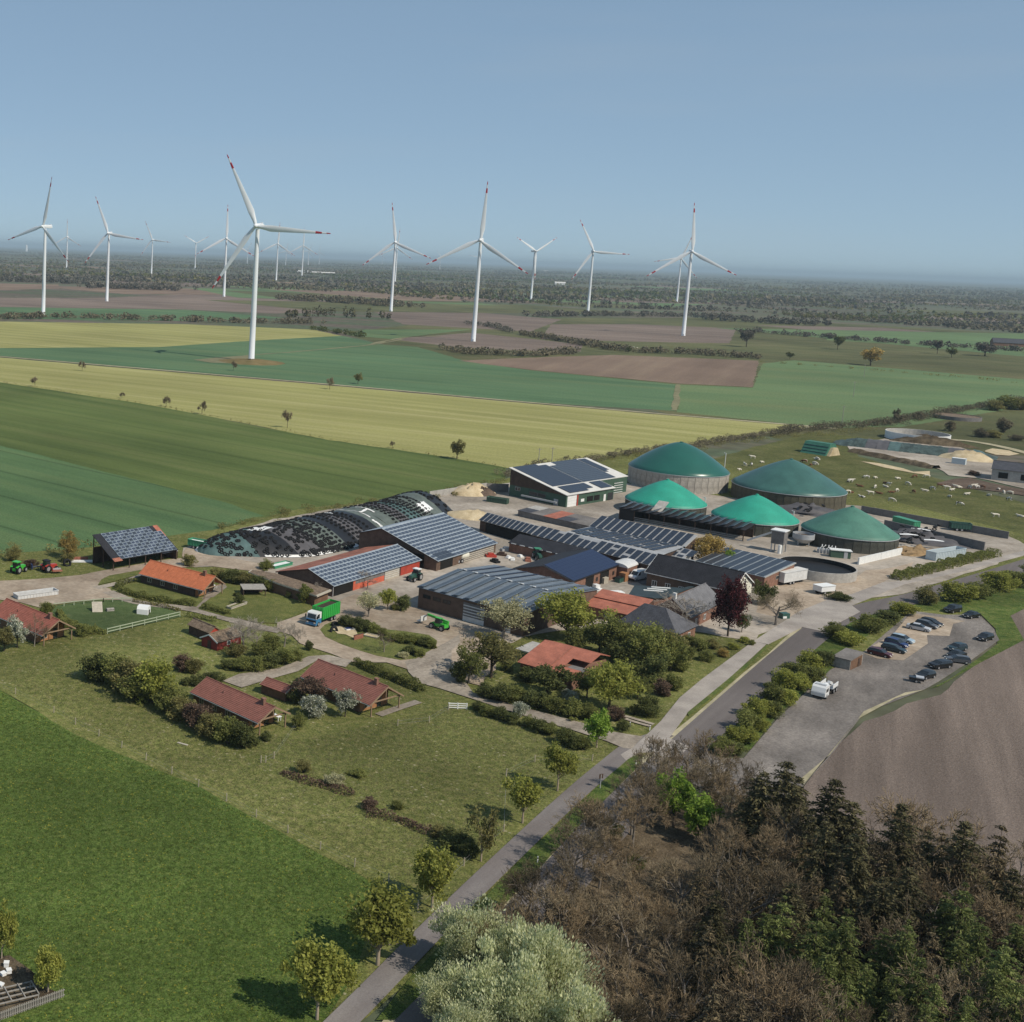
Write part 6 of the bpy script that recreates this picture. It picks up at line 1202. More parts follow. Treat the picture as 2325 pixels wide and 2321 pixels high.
c = G('4', 712, 938); t = thing('ramp_board', 'leaning wooden board ramp in the goat paddock', 'ramp', (c.x, c.y, .1), R_(10)); mb = MB(); mb.bar((0, -.3, .1), (0, 1.3, 1.9), 2.2, .1); mb.build('board', 'wood_pale', t); mb = MB(); mb.box((-.9, 1.2, 0), (-.75, 1.35, 1.8)); mb.build('leg', 'wood_dark', t); mb = MB(); mb.box((.75, 1.2, 0), (.9, 1.35, 1.8)); mb.build('leg', 'wood_dark', t)
c = G('4', 808, 935); t = thing('log_pile', 'little pile of logs in the goat paddock', 'logs', (c.x, c.y, .1), .3)
for k in range(5): mb = MB(); mb.tube([(-.8, (k % 3)*.4, .2+(k//3)*.35), (.8, (k % 3)*.4+.1, .2+(k//3)*.35)], .2, 8); mb.build('log', 'wood_grey', t)
# utility poles in the fields
for (a_, h_) in ((('V', 800, 1075), 10.5), (('V', 868, 905), 10), (('V', 930, 790), 10), (('N1', 592, 250), 6), (('N1', 738, 240), 6)):
    c = G(*a_); t = thing('utility_pole', 'slim wooden power pole standing in the open field', 'pole', (c.x, c.y, 0), 0, 'poles across the fields'); mb = MB(); mb.tube([(0, 0, 0), (0, 0, h_)], [.16, .11], 8); mb.build('mast', 'wood_grey', t); mb = MB(); mb.bar((-.9, 0, h_-.6), (.9, 0, h_-.6), .12, .14); mb.build('cross_arm', 'wood_grey', t)
# clutter on the left verge, yard and shrub island
def junk(name, label, cat, px_, boxes, rot=0):
    c = G(*px_); t = thing(name, label, cat, (c.x, c.y, .15), R_(rot))
    for nm, a_, b_, m_ in boxes: mb = MB(); mb.box(a_, b_, m_ if isinstance(m_, int) else 0); mb.build(nm, m_, t)
    return t
junk('plank_stack', 'stack of white planks beside the scrub at the dirt track', 'planks', ('N8', 1170, 625), [('plank', (-3, i*.35-.7, .02+.12*(i % 3)), (3, i*.35-.4, .12+.12*(i % 3)), 'paint_white') for i in range(5)] + [('plank', (-3.5, 1.2, .1), (2.0, 1.5, .9), 'sheet_rust')], 8)
o = link('tyre', ME_TYRE, None, tuple(G('N8', 980, 680)+Vector((0, 0, .75))), (R_(70), 0, .4), (2.2, 2.2, 3)); tag(o, 'large tractor tyre lying beside the white planks', 'tyre')
junk('scrap_cart', 'rusty scrap cart standing between the old machines', 'cart', ('N8', 830, 790), [('bed', (-1.2, -.6, .5), (1.2, .6, .7), 'sheet_rust'), ('frame', (-1.2, -.5, .7), (-1.1, .5, 1.5), 'machine_red'), ('side', (-1.0, .55, .7), (1.1, .6, 1.1), 'metal_grey')], 20)
junk('implement', 'grey folded farm implement in the scrub by the track', 'implement', ('N8', 540, 740), [('beam', (-1.6, -.2, .6), (1.6, .2, .9), 'car_grey'), ('frame', (-1.4, -.8, .3), (-1.2, .8, 1.4), 'car_navy'), ('frame', (1.0, -.8, .3), (1.2, .8, 1.3), 'car_grey')], 15)
for k, (x_, y_, c_, s_) in enumerate(((690, 600, 'machine_red', 1.3), (820, 610, 'plastic_white', .8), (850, 625, 'plastic_white', .9), (905, 600, 'plastic_white', .8), (880, 560, 'concrete_dark', 1.4), (800, 555, 'metal_grey', 1.3), (940, 575, 'wood_grey', 1.2), (960, 630, 'sheet_rust', 1.2), (720, 640, 'black', 1.2), (770, 590, 'wood_dark', 1.2), (590, 560, 'metal_pale', 1.3), (560, 575, 'car_silver', 1.1))):
    junk('yard_clutter', ['red implement', 'white sack', 'white bundle', 'small white tub', 'dark concrete block', 'grey metal bin', 'grey timber pile', 'rusty crate', 'black drum crate', 'dark timber crate', 'pale sheet stack', 'silver metal box'][k] + ' lying in the cluttered yard between the barns', 'clutter', ('B', x_, y_), [('base', (-s_, -s_*.6, 0), (s_, s_*.6, s_*.5), c_), ('top', (-s_*.6, -s_*.4, s_*.5), (s_*.5, s_*.5, s_*.85), c_)], 37*k)
for k, (x_, y_, lb) in enumerate(((540, 600, 'black tractor tyre lying in the sand on the shrub island'), (520, 665, 'upright black tractor tyre at the sand pit on the shrub island'))):
    o = link('tyre', ME_TYRE, None, tuple(G('N6', x_, y_)+Vector((0, 0, .5))), (R_(20+60*k), 0, .4), (2.0, 2.0, 2.4)); tag(o, lb, 'tyre')
sheet('sand_pit', zp('N6', 490, 620, 620, 590, 760, 640, 780, 700, 740, 740, 650, 700, 560, 690), 'sand', .33)
junk('play_boat', 'small blue and white boat shaped box on the shrub island', 'box', ('N6', 695, 645), [('hull', (-1, -.5, 0), (1, .5, .5), 'plastic_white'), ('deck', (-.9, -.4, .5), (.6, .4, .6), 'car_navy')], 20)
junk('brick_wall', 'short red board wall beside the sand pit', 'wall', ('N6', 790, 745), [('board', (-1.4, -.08, 0), (1.4, .08, 1.1), 'sheet_rust'), ('cap', (-1.45, -.12, 1.1), (1.45, .12, 1.18), 'wood_dark')], 40)
for k, (z_, x_, y_) in enumerate((('E', 1665, 620), ('E', 890, 760), ('4', 1560, 765))):
    junk('garden_table', ['white garden table under the porch beside the white blossom tree', 'white garden table under the porch next to the hawthorn hedge', 'white garden table at the orange roofed cottage'][k], 'table', (z_, x_, y_), [('top', (-.9, -.45, .7), (.9, .45, .76), 'plastic_white'), ('leg', (-.8, -.35, 0), (-.7, -.25, .7), 'plastic_white'), ('leg', (.7, .25, 0), (.8, .35, .7), 'plastic_white'), ('leg', (-.8, .25, 0), (-.7, .35, .7), 'plastic_white'), ('leg', (.7, -.35, 0), (.8, -.25, .7), 'plastic_white')], -50)
junk('recycling_bins', 'dark green bins behind the white van', 'bins', ('B', 1625, 785), [('bin', (-1, -.6, 0), (.2, .6, 1.2), 'skip_dark'), ('bin', (.3, -.6, 0), (1.4, .6, 1.2), 'skip_dark'), ('lid', (-1.05, -.65, 1.2), (1.45, .65, 1.3), 'black')], 45)
junk('white_tarp', 'heap of white sheeting in the yard near the orange brick annex', 'sheet', ('B', 1450, 840), [('fold', (-1.6, -1, 0), (1.4, 1, .5), 'silage_white'), ('fold', (-.2, -.6, .5), (1.0, .7, 1.3), 'silage_white')], 20)
junk('white_tarp', 'flat white sheet by the stepped red roofs', 'sheet', ('B', 1605, 862), [('fold', (-2.0, -.9, 0), (1.8, .9, .3), 'silage_white'), ('fold', (-1.2, -.5, .3), (.9, .5, .5), 'silage_white')], 10)
junk('pallet_stack', 'stack of pale pallets beside the white van', 'pallets', ('B', 1510, 790), [('pallet', (-1, -.8, .05+.25*i), (1, .8, .25+.25*i), 'wood_pale') for i in range(6)], 40)
junk('green_bin', 'green and white recycling bin under the bare roadside tree', 'bin', ('G', 655, 365), [('body', (-.9, -.7, 0), (.9, .7, 1.3), 'skip_dark'), ('sign', (-.8, -.75, .2), (.1, -.71, .7), 'plastic_white')], 10)
junk('log_slab', 'pale board lying in the paddock grass', 'board', ('M', 1335, 778), [('board', (-.9, -.2, 0), (.9, .2, .08), 'wood_pale'), ('batten', (-.7, -.2, .08), (-.6, .2, .12), 'wood_pale')], -30)
# bottom left corner: garden with picket fence and climbing frame
c0, c1 = G('K', -40, 1035), G('K', 405, 870); d = c1-c0; t = thing('picket_fence', 'grey picket fence round the garden corner below the young tree', 'fence', c0)
me = MB().box((-.05, -.02, 0), (.05, .02, 1.05)).mesh('picket', 'wood_grey'); n = int(d.length/.2); an = math.atan2(d.y, d.x)
for k in range(n): q = d*(k/n); link('picket', me, t, (q.x, q.y, random.gauss(0, .02)), (0, 0, an))
for zz_ in (.3, .85): mb = MB(); mb.bar((0, .05, zz_), (d.x, d.y+.05, zz_), .04, .08); mb.build('rail', 'wood_grey', t)
junk('timber_frame', 'pale timber frame of bars in the garden corner', 'frame', ('K', 90, 905), [('bar', (-2.2, -1.2+.8*i, .9), (2.2, -1.1+.8*i, 1.0), 'wood_grey') for i in range(4)] + [('bar', (-2.2+1.45*i, -1.2, 1.0), (-2.1+1.45*i, 1.3, 1.1), 'wood_grey') for i in range(4)] + [('leg', (-2.2, -1.2, 0), (-2.1, -1.1, .9), 'wood_grey'), ('leg', (2.1, 1.2, 0), (2.2, 1.3, .9), 'wood_grey'), ('leg', (2.1, -1.2, 0), (2.2, -1.1, .9), 'wood_grey'), ('leg', (-2.2, 1.2, 0), (-2.1, 1.3, .9), 'wood_grey')], 25)
for k, (x_, y_) in enumerate(((40, 690), (55, 730), (20, 745), (5, 810))): junk('garden_pot', ['tall white pot', 'white bucket', 'pale stone pot', 'small white pot'][k] + ' in the garden corner', 'pot', ('K', x_, y_), [('pot', (-.25, -.25, 0), (.25, .25, .6-.1*k), 'plastic_white'), ('rim', (-.29, -.29, .6-.1*k), (.29, .29, .66-.1*k), 'plastic_white')], 20*k)
sheet('garden_soil', zp('K', -80, 640, 60, 620, 200, 720, 300, 830, 380, 860, 100, 980, -80, 1060), 'litter', .22)
# signs by the path
junk('road_sign', 'dark round backed sign on a post at the grass strip', 'sign', ('Y', 503, 290), [('pole', (-.05, -.05, 0), (.05, .05, 2.2), 'metal_grey'), ('disc', (-.35, -.04, 1.6), (.35, .0, 2.3), 'wood_dark')], 20)
for k, (z_, x_, y_) in enumerate((('Y', 757, 125), ('Y', 62, 815), ('F', 1545, 975), ('F', 1690, 1000))): junk('marker_post', 'small white roadside marker post by the grass strip', 'post', (z_, x_, y_), [('post', (-.06, -.06, 0), (.06, .06, .9), 'plastic_white'), ('band', (-.065, -.065, .6), (.065, .065, .72), 'black')], 0)['group'] = 'roadside marker posts'
# ------------------------------------------------------------------ vegetation: leaf colours
leaf('leaf_spring', (.185, .205, .038), (.44, .44, .11), .35); leaf('leaf_mid', (.125, .145, .038), (.265, .268, .085), .3); leaf('leaf_dark', (.068, .085, .028), (.165, .175, .058), .25)
leaf('leaf_olive', (.15, .14, .05), (.32, .29, .11), .3); leaf('leaf_lime', (0.165, 0.272, 0.036), (0.363, 0.495, 0.091), .35); leaf('leaf_willow', (.36, .40, .18), (.78, .78, .50), .3, .1); leaf('leaf_greygreen', (0.281, 0.272, 0.140), (0.544, 0.511, 0.314), .25)
leaf('leaf_purple', (0.040, 0.011, 0.015), (0.131, 0.035, 0.037), .2, .05); leaf('leaf_ochre', (0.264, 0.190, 0.058), (0.478, 0.346, 0.116), .3); leaf('leaf_plum', (0.083, 0.053, 0.041), (0.181, 0.124, 0.083), .2); leaf('blossom', (0.143, 0.165, 0.077), (0.682, 0.682, 0.572), .25)
leaf('twig_brown', (.105, .082, .048), (.32, .255, .165), 0, .3); leaf('twig_dark', (.055, .043, .026), (.19, .15, .095), 0, .3); leaf('twig_grey', (0.250, 0.213, 0.175), (0.450, 0.400, 0.338), 0, .15); leaf('twig_rust', (.125, .092, .052), (.34, .255, .155), 0, .2)
leaf('needle_dark', (.052, .050, .024), (.145, .128, .062), .1, .3); leaf('needle_brown', (.085, .068, .038), (.21, .165, .095), .1, .25); leaf('needle_light', (.105, .135, .038), (.27, .30, .105), .25, .25); leaf('scrub_brown', (.115, .10, .062), (.22, .188, .12), .1); leaf('scrub_grey', (.10, .092, .072), (.18, .162, .125), .1)
leaf('grass_blade', (.062, .105, .022), (.14, .18, .048), .3, 0); leaf('grass_dry', (0.160, 0.150, 0.065), (0.360, 0.320, 0.190), .3, 0); leaf('dandelion', (0.340, 0.300, 0.030), (0.420, 0.380, 0.060), .2, 0)
mat('bark', (.085, .065, .048), .95, .25, 6); mat('bark_grey', (.22, .19, .16), .95, .25, 6); mat('bark_pale', (.34, .28, .21), .95, .2, 6)

def unit(a): return a/np.maximum(np.linalg.norm(a, axis=-1, keepdims=True), 1e-9)
def cards(c, s, rng, aspect=.6, axis=None, ax_w=0.0):
    """rhombic leaf cards at centres c with half length s; axis: preferred long direction"""
    n = len(c); a = rng.normal(size=(n, 3))
    if axis is not None: a = a*(1-ax_w) + axis*ax_w*1.7
    a = unit(a); b = unit(np.cross(a, rng.normal(size=(n, 3)))); s = np.broadcast_to(np.asarray(s, float), (n,))[:, None]
    v = np.stack([c-a*s, c+b*s*aspect, c+a*s, c-b*s*aspect], 1).reshape(-1, 3)
    return v, np.arange(4*n).reshape(-1, 4)
def tubes(segs, n=4):
    """segs: (p, q, r0, r1) arrays -> open tubes"""
    P, Q, r0, r1 = [np.array([s[i] for s in segs], float) for i in range(4)]; d = unit(Q-P); u = np.where(np.abs(d[:, 2:3]) < .9, np.array([[0, 0, 1.]]), np.array([[1., 0, 0]])); x = unit(np.cross(u, d)); y = np.cross(d, x); V = []
    for k in range(n):
        a = 2*math.pi*k/n; e = x*math.cos(a)+y*math.sin(a); V.append(P+e*r0[:, None]); V.append(Q+e*r1[:, None])
    V = np.stack(V, 1); m = len(P); base = np.arange(m)[:, None]*2*n; F = []
    for k in range(n):
        j = (k+1) % n; F.append(np.concatenate([base+2*k, base+2*j, base+2*j+1, base+2*k+1], 1))
    return V.reshape(-1, 3), np.concatenate(F)
TM = {}
def broadleaf(seed, nl=5200, ls=.021, K=46, zc=.62, zr=.38, low=False, aspect=.65, up=0.0):
    key = ('b', seed, nl, ls, K, zc, zr, low, up); ls *= .95
    if key in TM: return TM[key]
    g = np.random.default_rng(seed); d = unit(g.normal(size=(K, 3))); rad = g.uniform(.30, 1.0, K)**.6; q_ = unit(g.normal(size=(3, 3))); rad *= np.clip(.82+.30*np.sin(d@q_.T*g.uniform(2, 4)+g.uniform(0, 6, 3)).mean(1)+.22*g.normal(size=K), .35, 1.18)
    cl = d*rad[:, None]*np.array([.40, .40, zr*.84]); cl[:, 2] += zc; cl[:, :2] *= 1+g.normal(0, .14, (K, 1)); cl[:, 2] *= 1+g.normal(0, .05, K)
    if low: cl[:, 2] = np.abs(cl[:, 2]-.1)+.08
    w = g.uniform(.5, 1.5, K); idx = g.choice(K, nl, p=w/w.sum()); cr = g.uniform(.062, .155, K)*(1.2 if low else 1.0)
    off = unit(g.normal(size=(nl, 3)))*(g.uniform(.25, 1.25, (nl, 1))**.7)
    c = cl[idx] + off*cr[idx][:, None]; c[:, 2] = np.maximum(c[:, 2], .015)
    out = unit(c-np.array([0, 0, zc*.6])); ax = unit(out+np.array([0, 0, .6]))
    v, f = cards(c, ls*g.uniform(.6, 1.4, nl), g, aspect, ax, up)
    crown = npmesh('crown', v, f, 'leaf_mid')
    segs = []; top = np.array([g.normal(0, .02), g.normal(0, .02), zc])
    if not low: segs.append(((0, 0, 0), (0, 0, .2), .026, .020)); segs.append(((0, 0, .2), tuple(top), .020, .010))
    for k in range(0, K, 2):
        st = np.array([0, 0, g.uniform(.18, .5)]) if not low else np.array([g.normal(0, .03), g.normal(0, .03), 0]); md = st+(cl[k]-st)*.5+np.array([0, 0, -.03]); segs += [(st, md, .010, .007), (md, cl[k], .007, .003)]
    v, f = tubes(segs, 5); trunk = npmesh('trunk', v, f, 'bark', smooth=True); TM[key] = (trunk, crown); return TM[key]
def bare(seed, spread=.9, dens=1.0, twig=.0016, nb=(7, 5, 5, 4, 3)):
    key = ('t', seed, spread, dens, twig)
    if key in TM: return TM[key]
    g = np.random.default_rng(seed); big = []; fine = []; lv = [((0, 0, 0), np.array([0, 0, 1.]), .40, .020)]
    for L_ in range(6):
        nx = []
        for p, d, ln, r in lv:
            p = np.array(p, float); mid = p+d*ln*.5+g.normal(0, .03*ln, 3); q = mid+unit(d+g.normal(0, .12, 3)+np.array([0, 0, .10]))*ln*.5
            r1 = r*.62; tgt = big if L_ < 3 else fine; tgt.append((p, mid, r, (r+r1)/2)); tgt.append((mid, q, (r+r1)/2, r1))
            if L_ < 5:
                for k in range(max(2, int(nb[L_]*dens+g.uniform(-.5, .9)))):
                    t = g.uniform(.35, 1.0) if L_ else g.uniform(.45, 1.0); b0 = p+(mid-p)*min(1, t*2) if t < .5 else mid+(q-mid)*(t*2-1)
                    a = g.normal(size=3); a -= d*a.dot(d); nd = unit(d*(.75 if L_ else .55)+unit(a)*spread*(.75 if L_ else 1.0)+np.array([0, 0, .12])); nx.append((b0, nd, ln*g.uniform(.5, .72), max(r1*.62, twig)))
        lv = nx
    v, f = tubes(big, 5); s = 1.0/max(v[:, 2].max(), .1)
    allv, allf = tubes(fine, 3); s = 1.0/np.percentile(allv[:, 2], 99.7); R = np.percentile(np.abs(allv[:, :2]), 98); sx = .5/R
    S = np.array([sx, sx, s]); TM[key] = (npmesh('trunk', v*S, f, 'bark', smooth=True), npmesh('crown', allv*S, allf, 'twig_brown')); return TM[key]
def conifer(seed, lev=22, dens=7, droop=.4, sparse=1.0, ls=.034):
    """broad irregular conifer: drooping layered boughs of needle sprays"""
    key = ('c', seed, lev, dens, droop, sparse)
    if key in TM: return TM[key]
    g = np.random.default_rng(seed); C = []; A = []; S = []; segs = [((0, 0, 0), (0, 0, .55), .018, .010), ((0, 0, .55), (0, 0, 1.0), .010, .001)]
    lob = g.uniform(.75, 1.15, 5)
    for i in range(lev):
        z0 = .10+.88*(i/(lev-1))**.9+g.normal(0, .012); R = .5*max(.0, 1-z0)**.62*(.92 if i else .7)+.010
        for k in range(dens):
            if g.random() > sparse: continue
            a = 2*math.pi*(k+g.uniform(0, 1))/dens; r = R*g.uniform(.62, 1.2)*lob[int(a/6.29*5)]; o = np.array([math.cos(a), math.sin(a), 0]); sd = np.array([-o[1], o[0], 0]); n = max(5, int(r/.0155)+2); up = .16 if z0 > .7 else .04; dr = droop*g.uniform(.5, 1.4)
            for j in range(n):
                t = (j+.6)/n; bp = o*r*t+np.array([0, 0, z0-dr*r*t*t*.6+up*r*t])
                for side in (-1, 0, 1):
                    if side == 0 and j % 3: continue
                    wd = side*.26*r*(1-t*.8)*g.uniform(.3, 1.1); C.append(bp+sd*wd+g.normal(0, .006, 3)+np.array([0, 0, -abs(wd)*.25])); A.append(o*.9+sd*side*.7+np.array([0, 0, -dr*.7*t+up])); S.append(ls*(.95-.45*t)*(.45+.7*min(1, R/.25))*g.uniform(.6, 1.3))
            segs.append(((0, 0, z0), tuple(o*r*.8+np.array([0, 0, z0-dr*r*.35])), .004, .0015))
    C = np.array(C); A = unit(np.array(A)); v, f = cards(C, np.array(S), g, .34, A, .7); crown = npmesh('crown', v, f, 'needle_dark'); v, f = tubes(segs, 4); TM[key] = (npmesh('trunk', v, f, 'bark', smooth=True), crown); return TM[key]
def plant(name, label, cat, mesh, p, h, dia, lm, tm='bark', group=None, rz=None):
    t = thing(name, label, cat, (p.x, p.y, .08), random.uniform(0, 6.28) if rz is None else rz, group); t.scale = (dia, dia, h)
    for nm, me, m in (('trunk', mesh[0], tm), ('crown', mesh[1], lm)):
        o = link(nm, me, t); o.material_slots[0].link = 'OBJECT'; o.material_slots[0].material = M_[m]
    return t
def px_plant(name, label, cat, mesh, z, bx, by, tx, ty, w, lm, tm='bark', group=None, hmin=.6):
    p = G(z, bx, by); h = max(hmin, HT(p, z, tx, ty)); dia = 1.22*w*ZM[z][2]/PXM((p.x, p.y, h*.5)); return plant(name, label, cat, mesh, p, h, dia, lm, tm, group)
def BL_(i=0, **k): return broadleaf(100+i, **k)
def SH_(i=0, **k): return broadleaf(200+i, nl=5600, ls=.028, K=52, zc=.45, zr=.5, low=True, **k)

# ---- young roadside trees along the cycle path
g_ = 'young trees along the cycle path'
RT = [('X', 330, 1840, 335, 1360, 370, 'leaf_spring', 'young tree with dense yellow green crown, second from the pale willow along the cycle path'),
      ('X', 710, 1500, 735, 1015, 430, 'leaf_spring', 'broadest yellow green roadside tree casting a large shadow onto the lush meadow'),
      ('X', 1050, 1140, 1075, 765, 270, 'leaf_spring', 'young roadside tree at the corner where paddock fence meets the verge'),
      ('X', 1357, 850, 1390, 505, 190, 'leaf_olive', 'thin half bare young roadside tree beside the dark scrub patch'),
      ('X', 1617, 610, 1650, 290, 215, 'leaf_spring', 'young roadside tree halfway along the grass paddock'),
      ('X', 1836, 408, 1855, 100, 190, 'leaf_spring', 'young roadside tree nearest the farm lane entrance')]
for i, (z_, bx, by, tx, ty, w, lm, lb) in enumerate(RT): w *= 1.1; px_plant('roadside_tree', lb, 'tree', broadleaf(300+i, nl=6500 if i < 3 else 3200 if i != 3 else 1500, ls=.026 if i < 3 else .030, K=60 if i < 3 else 36), z_, bx, by, tx, ty, w, lm, 'bark_pale')
px_plant('garden_tree', 'yellow green young tree beside the picket fence in the garden corner', 'tree', broadleaf(310, nl=6000, ls=.026), 'K', 300, 850, 290, 550, 240, 'leaf_spring', 'bark_pale')
px_plant('garden_tree', 'yellow green tree behind the garden corner pots', 'tree', broadleaf(311, nl=6000, ls=.026), 'K', 10, 640, 0, 280, 180, 'leaf_spring', 'bark_pale')
# ---- trees of the farm
FT = [
 ('F', 620, 330, 600, 0, 360, broadleaf(401, nl=6500, ls=.017, K=60), 'leaf_greygreen', 'bark_grey', 'tall grey green tree in young leaf at the corner of the tilted panel barn'),
 ('F', 530, 612, 560, 255, 400, broadleaf(402, nl=4200, ls=.020, K=50), 'leaf_olive', 'bark', 'olive yellow tree shading the drive beside the bungalow'),
 ('F', 365, 655, 385, 385, 230, broadleaf(403, nl=4500, ls=.024), 'leaf_mid', 'bark_grey', 'green tree with pale trunk at the drive bend'),
 ('F', 1085, 340, 1092, -45, 450, broadleaf(404, nl=9000, ls=.020, K=70, zc=.57, zr=.43), 'leaf_spring', 'bark', 'large fresh green tree between the tilted panel barn and stepped red roofs'),
 ('F', 1320, 430, 1330, 215, 290, broadleaf(405, nl=5000, ls=.026), 'leaf_dark', 'bark', 'dark green tree behind the bungalow roof ridge'),
 ('F', 1650, 560, 1650, 190, 360, broadleaf(406, nl=6500, ls=.020, K=60, zc=.56, zr=.44), 'leaf_mid', 'bark', 'broad olive green tree in front of the slate house'),
 ('F', 1500, 560, 1500, 330, 280, broadleaf(407, nl=5200, ls=.026), 'leaf_dark', 'bark', 'dark tree to the road side of the bungalow'),
 ('F', 1720, 650, 1710, 430, 250, broadleaf(408, nl=5200, ls=.026, zc=.55, zr=.45), 'leaf_dark', 'bark', 'deep green tree in the shrubbery by the pavement'),
 ('F', 1390, 855, 1385, 435, 390, broadleaf(409, nl=8000, ls=.022, K=64, zc=.56, zr=.44), 'leaf_spring', 'bark', 'large round yellow green tree at the road corner of the bungalow garden'),
 ('F', 1300, 1125, 1310, 850, 235, broadleaf(410, nl=5500, ls=.030, zc=.58, zr=.42), 'leaf_lime', 'bark_pale', 'bright lime green tree at the mouth of the farm lane'),
 ('F', 940, 745, 930, 505, 330, broadleaf(411, nl=5600, ls=.026, zc=.55, zr=.45), 'leaf_dark', 'bark', 'dark green tree in front of the bungalow roof'),
 ('F', 1840, 560, 1850, 290, 220, broadleaf(412, nl=5000, ls=.026, zc=.55, zr=.45), 'leaf_mid', 'bark', 'green tree beneath the bare tree by the pavement'),
 ('N5', 1300, 1270, 1285, 365, 520, broadleaf(413, nl=10000, ls=.019, K=76, zc=.55, zr=.45), 'leaf_purple', 'bark', 'purple beech with dark wine red crown before the white gable'),
 ('C', 830, 985, 830, 735, 290, broadleaf(414, nl=6500, ls=.020, K=60, zc=.56, zr=.44), 'leaf_ochre', 'bark', 'ochre brown tree between the barns behind the black roofed farmhouse'),
 ('C', 985, 1015, 985, 850, 150, broadleaf(415, nl=5200, ls=.034, zc=.5, zr=.5), 'leaf_lime', 'bark', 'small dense bright green tree beside the ochre one'),
 ('E', 1130, 650, 1145, 440, 260, broadleaf(416, nl=5000, ls=.024), 'leaf_plum', 'bark', 'plum brown tree between shed and brown tiled cottage'),
 ('E', 1395, 738, 1400, 510, 175, broadleaf(417, nl=3600, ls=.026), 'blossom', 'bark', 'slim tree with white blossom on the lawn before the brown tiled cottage'),
 ('E', 1160, 735, 1150, 545, 190, SH_(1), 'blossom', 'bark', 'bushy white blossom tree beside the little brown shed'),
 ('N6', 1110, 420, 1110, 170, 210, broadleaf(418, nl=4600, ls=.026), 'leaf_spring', 'bark', 'small yellow green tree in front of the red barn'),
 ('N6', 900, 500, 900, 195, 300, broadleaf(419, nl=3000, ls=.020), 'leaf_greygreen', 'bark_grey', 'pale half bare tree at the edge of the shrub island'),
 ('A', 785, 940, 785, 795, 135, broadleaf(420, nl=4200, ls=.032, zc=.55, zr=.45), 'leaf_mid', 'bark', 'small round green tree in front of the grass roofed annex'),
 ('N8', 1010, 570, 1000, 145, 420, broadleaf(421, nl=4600, ls=.018, K=50, zc=.52, zr=.48), 'leaf_ochre', 'bark', 'brown bushy tree beside the solar shed'),
 ('N8', 210, 590, 210, 310, 290, broadleaf(422, nl=3200, ls=.018, zc=.52, zr=.48), 'leaf_olive', 'bark', 'thin olive bush tree above the old machines'),
 ('N8', 250, 1880, 260, 1370, 330, broadleaf(423, nl=5200, ls=.024, zc=.56, zr=.44), 'blossom', 'bark', 'pale blossoming tree in front of the red tiled cottage'),
 ('N8', 60, 1930, 50, 1560, 320, broadleaf(424, nl=5200, ls=.026, zc=.56, zr=.44), 'leaf_olive', 'bark', 'olive green tree at the corner of the red tiled cottage'),
 ('G', 430, 440, 400, 330, 70, broadleaf(425, nl=3000, ls=.03), 'leaf_dark', 'bark', 'dark little tree at the foot of the purple beech'),
 ('G', 540, 290, 545, 150, 130, broadleaf(426, nl=4500, ls=.026, zc=.52, zr=.48), 'leaf_dark', 'bark', 'dark bush tree beside the white gable'),
 ('F', 1400, 500, 1400, 170, 280, broadleaf(430, nl=6500, ls=.024), 'leaf_mid', 'bark', 'tall green tree between bungalow and stepped red roofs'),
 ('F', 1560, 470, 1560, 190, 260, broadleaf(431, nl=6000, ls=.024), 'leaf_dark', 'bark', 'dark tree right in front of the slate house eave'),
 ('F', 1790, 520, 1790, 260, 260, broadleaf(432, nl=6000, ls=.024), 'leaf_olive', 'bark', 'olive tree under the large bare tree'),
 ('F', 1230, 760, 1240, 560, 220, broadleaf(433, nl=5000, ls=.026), 'leaf_mid', 'bark', 'green tree against the bungalow gable'),
 ('F', 1130, 470, 1130, 250, 200, broadleaf(434, nl=5000, ls=.026), 'leaf_mid', 'bark', 'leafy tree close behind the bungalow roof terrace'),
 ('F', 1600, 770, 1600, 600, 170, broadleaf(435, nl=4500, ls=.028), 'leaf_mid', 'bark', 'round green tree on the garden lawn by the pavement'),
 ('B', 740, 860, 740, 800, 60, SH_(5), 'leaf_mid', 'bark', 'little shrub at the front wall of the red barn')]
for z_, bx, by, tx, ty, w, me, lm, tm, lb in FT: px_plant('tree', lb, 'tree', me, z_, bx, by, tx, ty, w, lm, tm)
BT = [('N5', 700, 1190, 830, 660, 640, 501, 'twig_grey', 'large bare tree with pale twisting limbs before the slate house'), ('G', 610, 402, 625, 205, 190, 502, 'twig_brown', 'bare roadside tree beside the recycling bin'),
      ('E', 655, 265, 645, -20, 230, 503, 'twig_grey', 'tall bare tree beside the red huts'), ('E', 745, 260, 740, 60, 180, 504, 'twig_grey', 'bare tree in the garden group behind the laurels'), ('E', 950, 230, 950, 40, 160, 505, 'twig_grey', 'thin bare tree at the drive junction'),
      ('E', 1050, 210, 1055, 60, 90, 506, 'twig_grey', 'small bare sapling at the drive bend'), ('N8', 500, 1860, 520, 1400, 300, 507, 'twig_brown', 'bare brown tree in front of the red tiled cottage wall'), ('N6', 1070, 890, 1060, 640, 200, 508, 'twig_dark', 'crooked bare sapling on the shrub island'),
      ('A', 870, 900, 880, 780, 60, 509, 'twig_grey', 'little bare sapling by the grass roofed annex'), ('A', 1240, 830, 1240, 700, 160, 510, 'twig_grey', 'bare shrub tree against the red barn wall')]
for z_, bx, by, tx, ty, w, sd_, lm, lb in BT: px_plant('bare_tree', lb, 'tree', bare(sd_, twig=.0022 if 'small' in lb else .0014), z_, bx, by, tx, ty, w, lm, 'bark_grey')
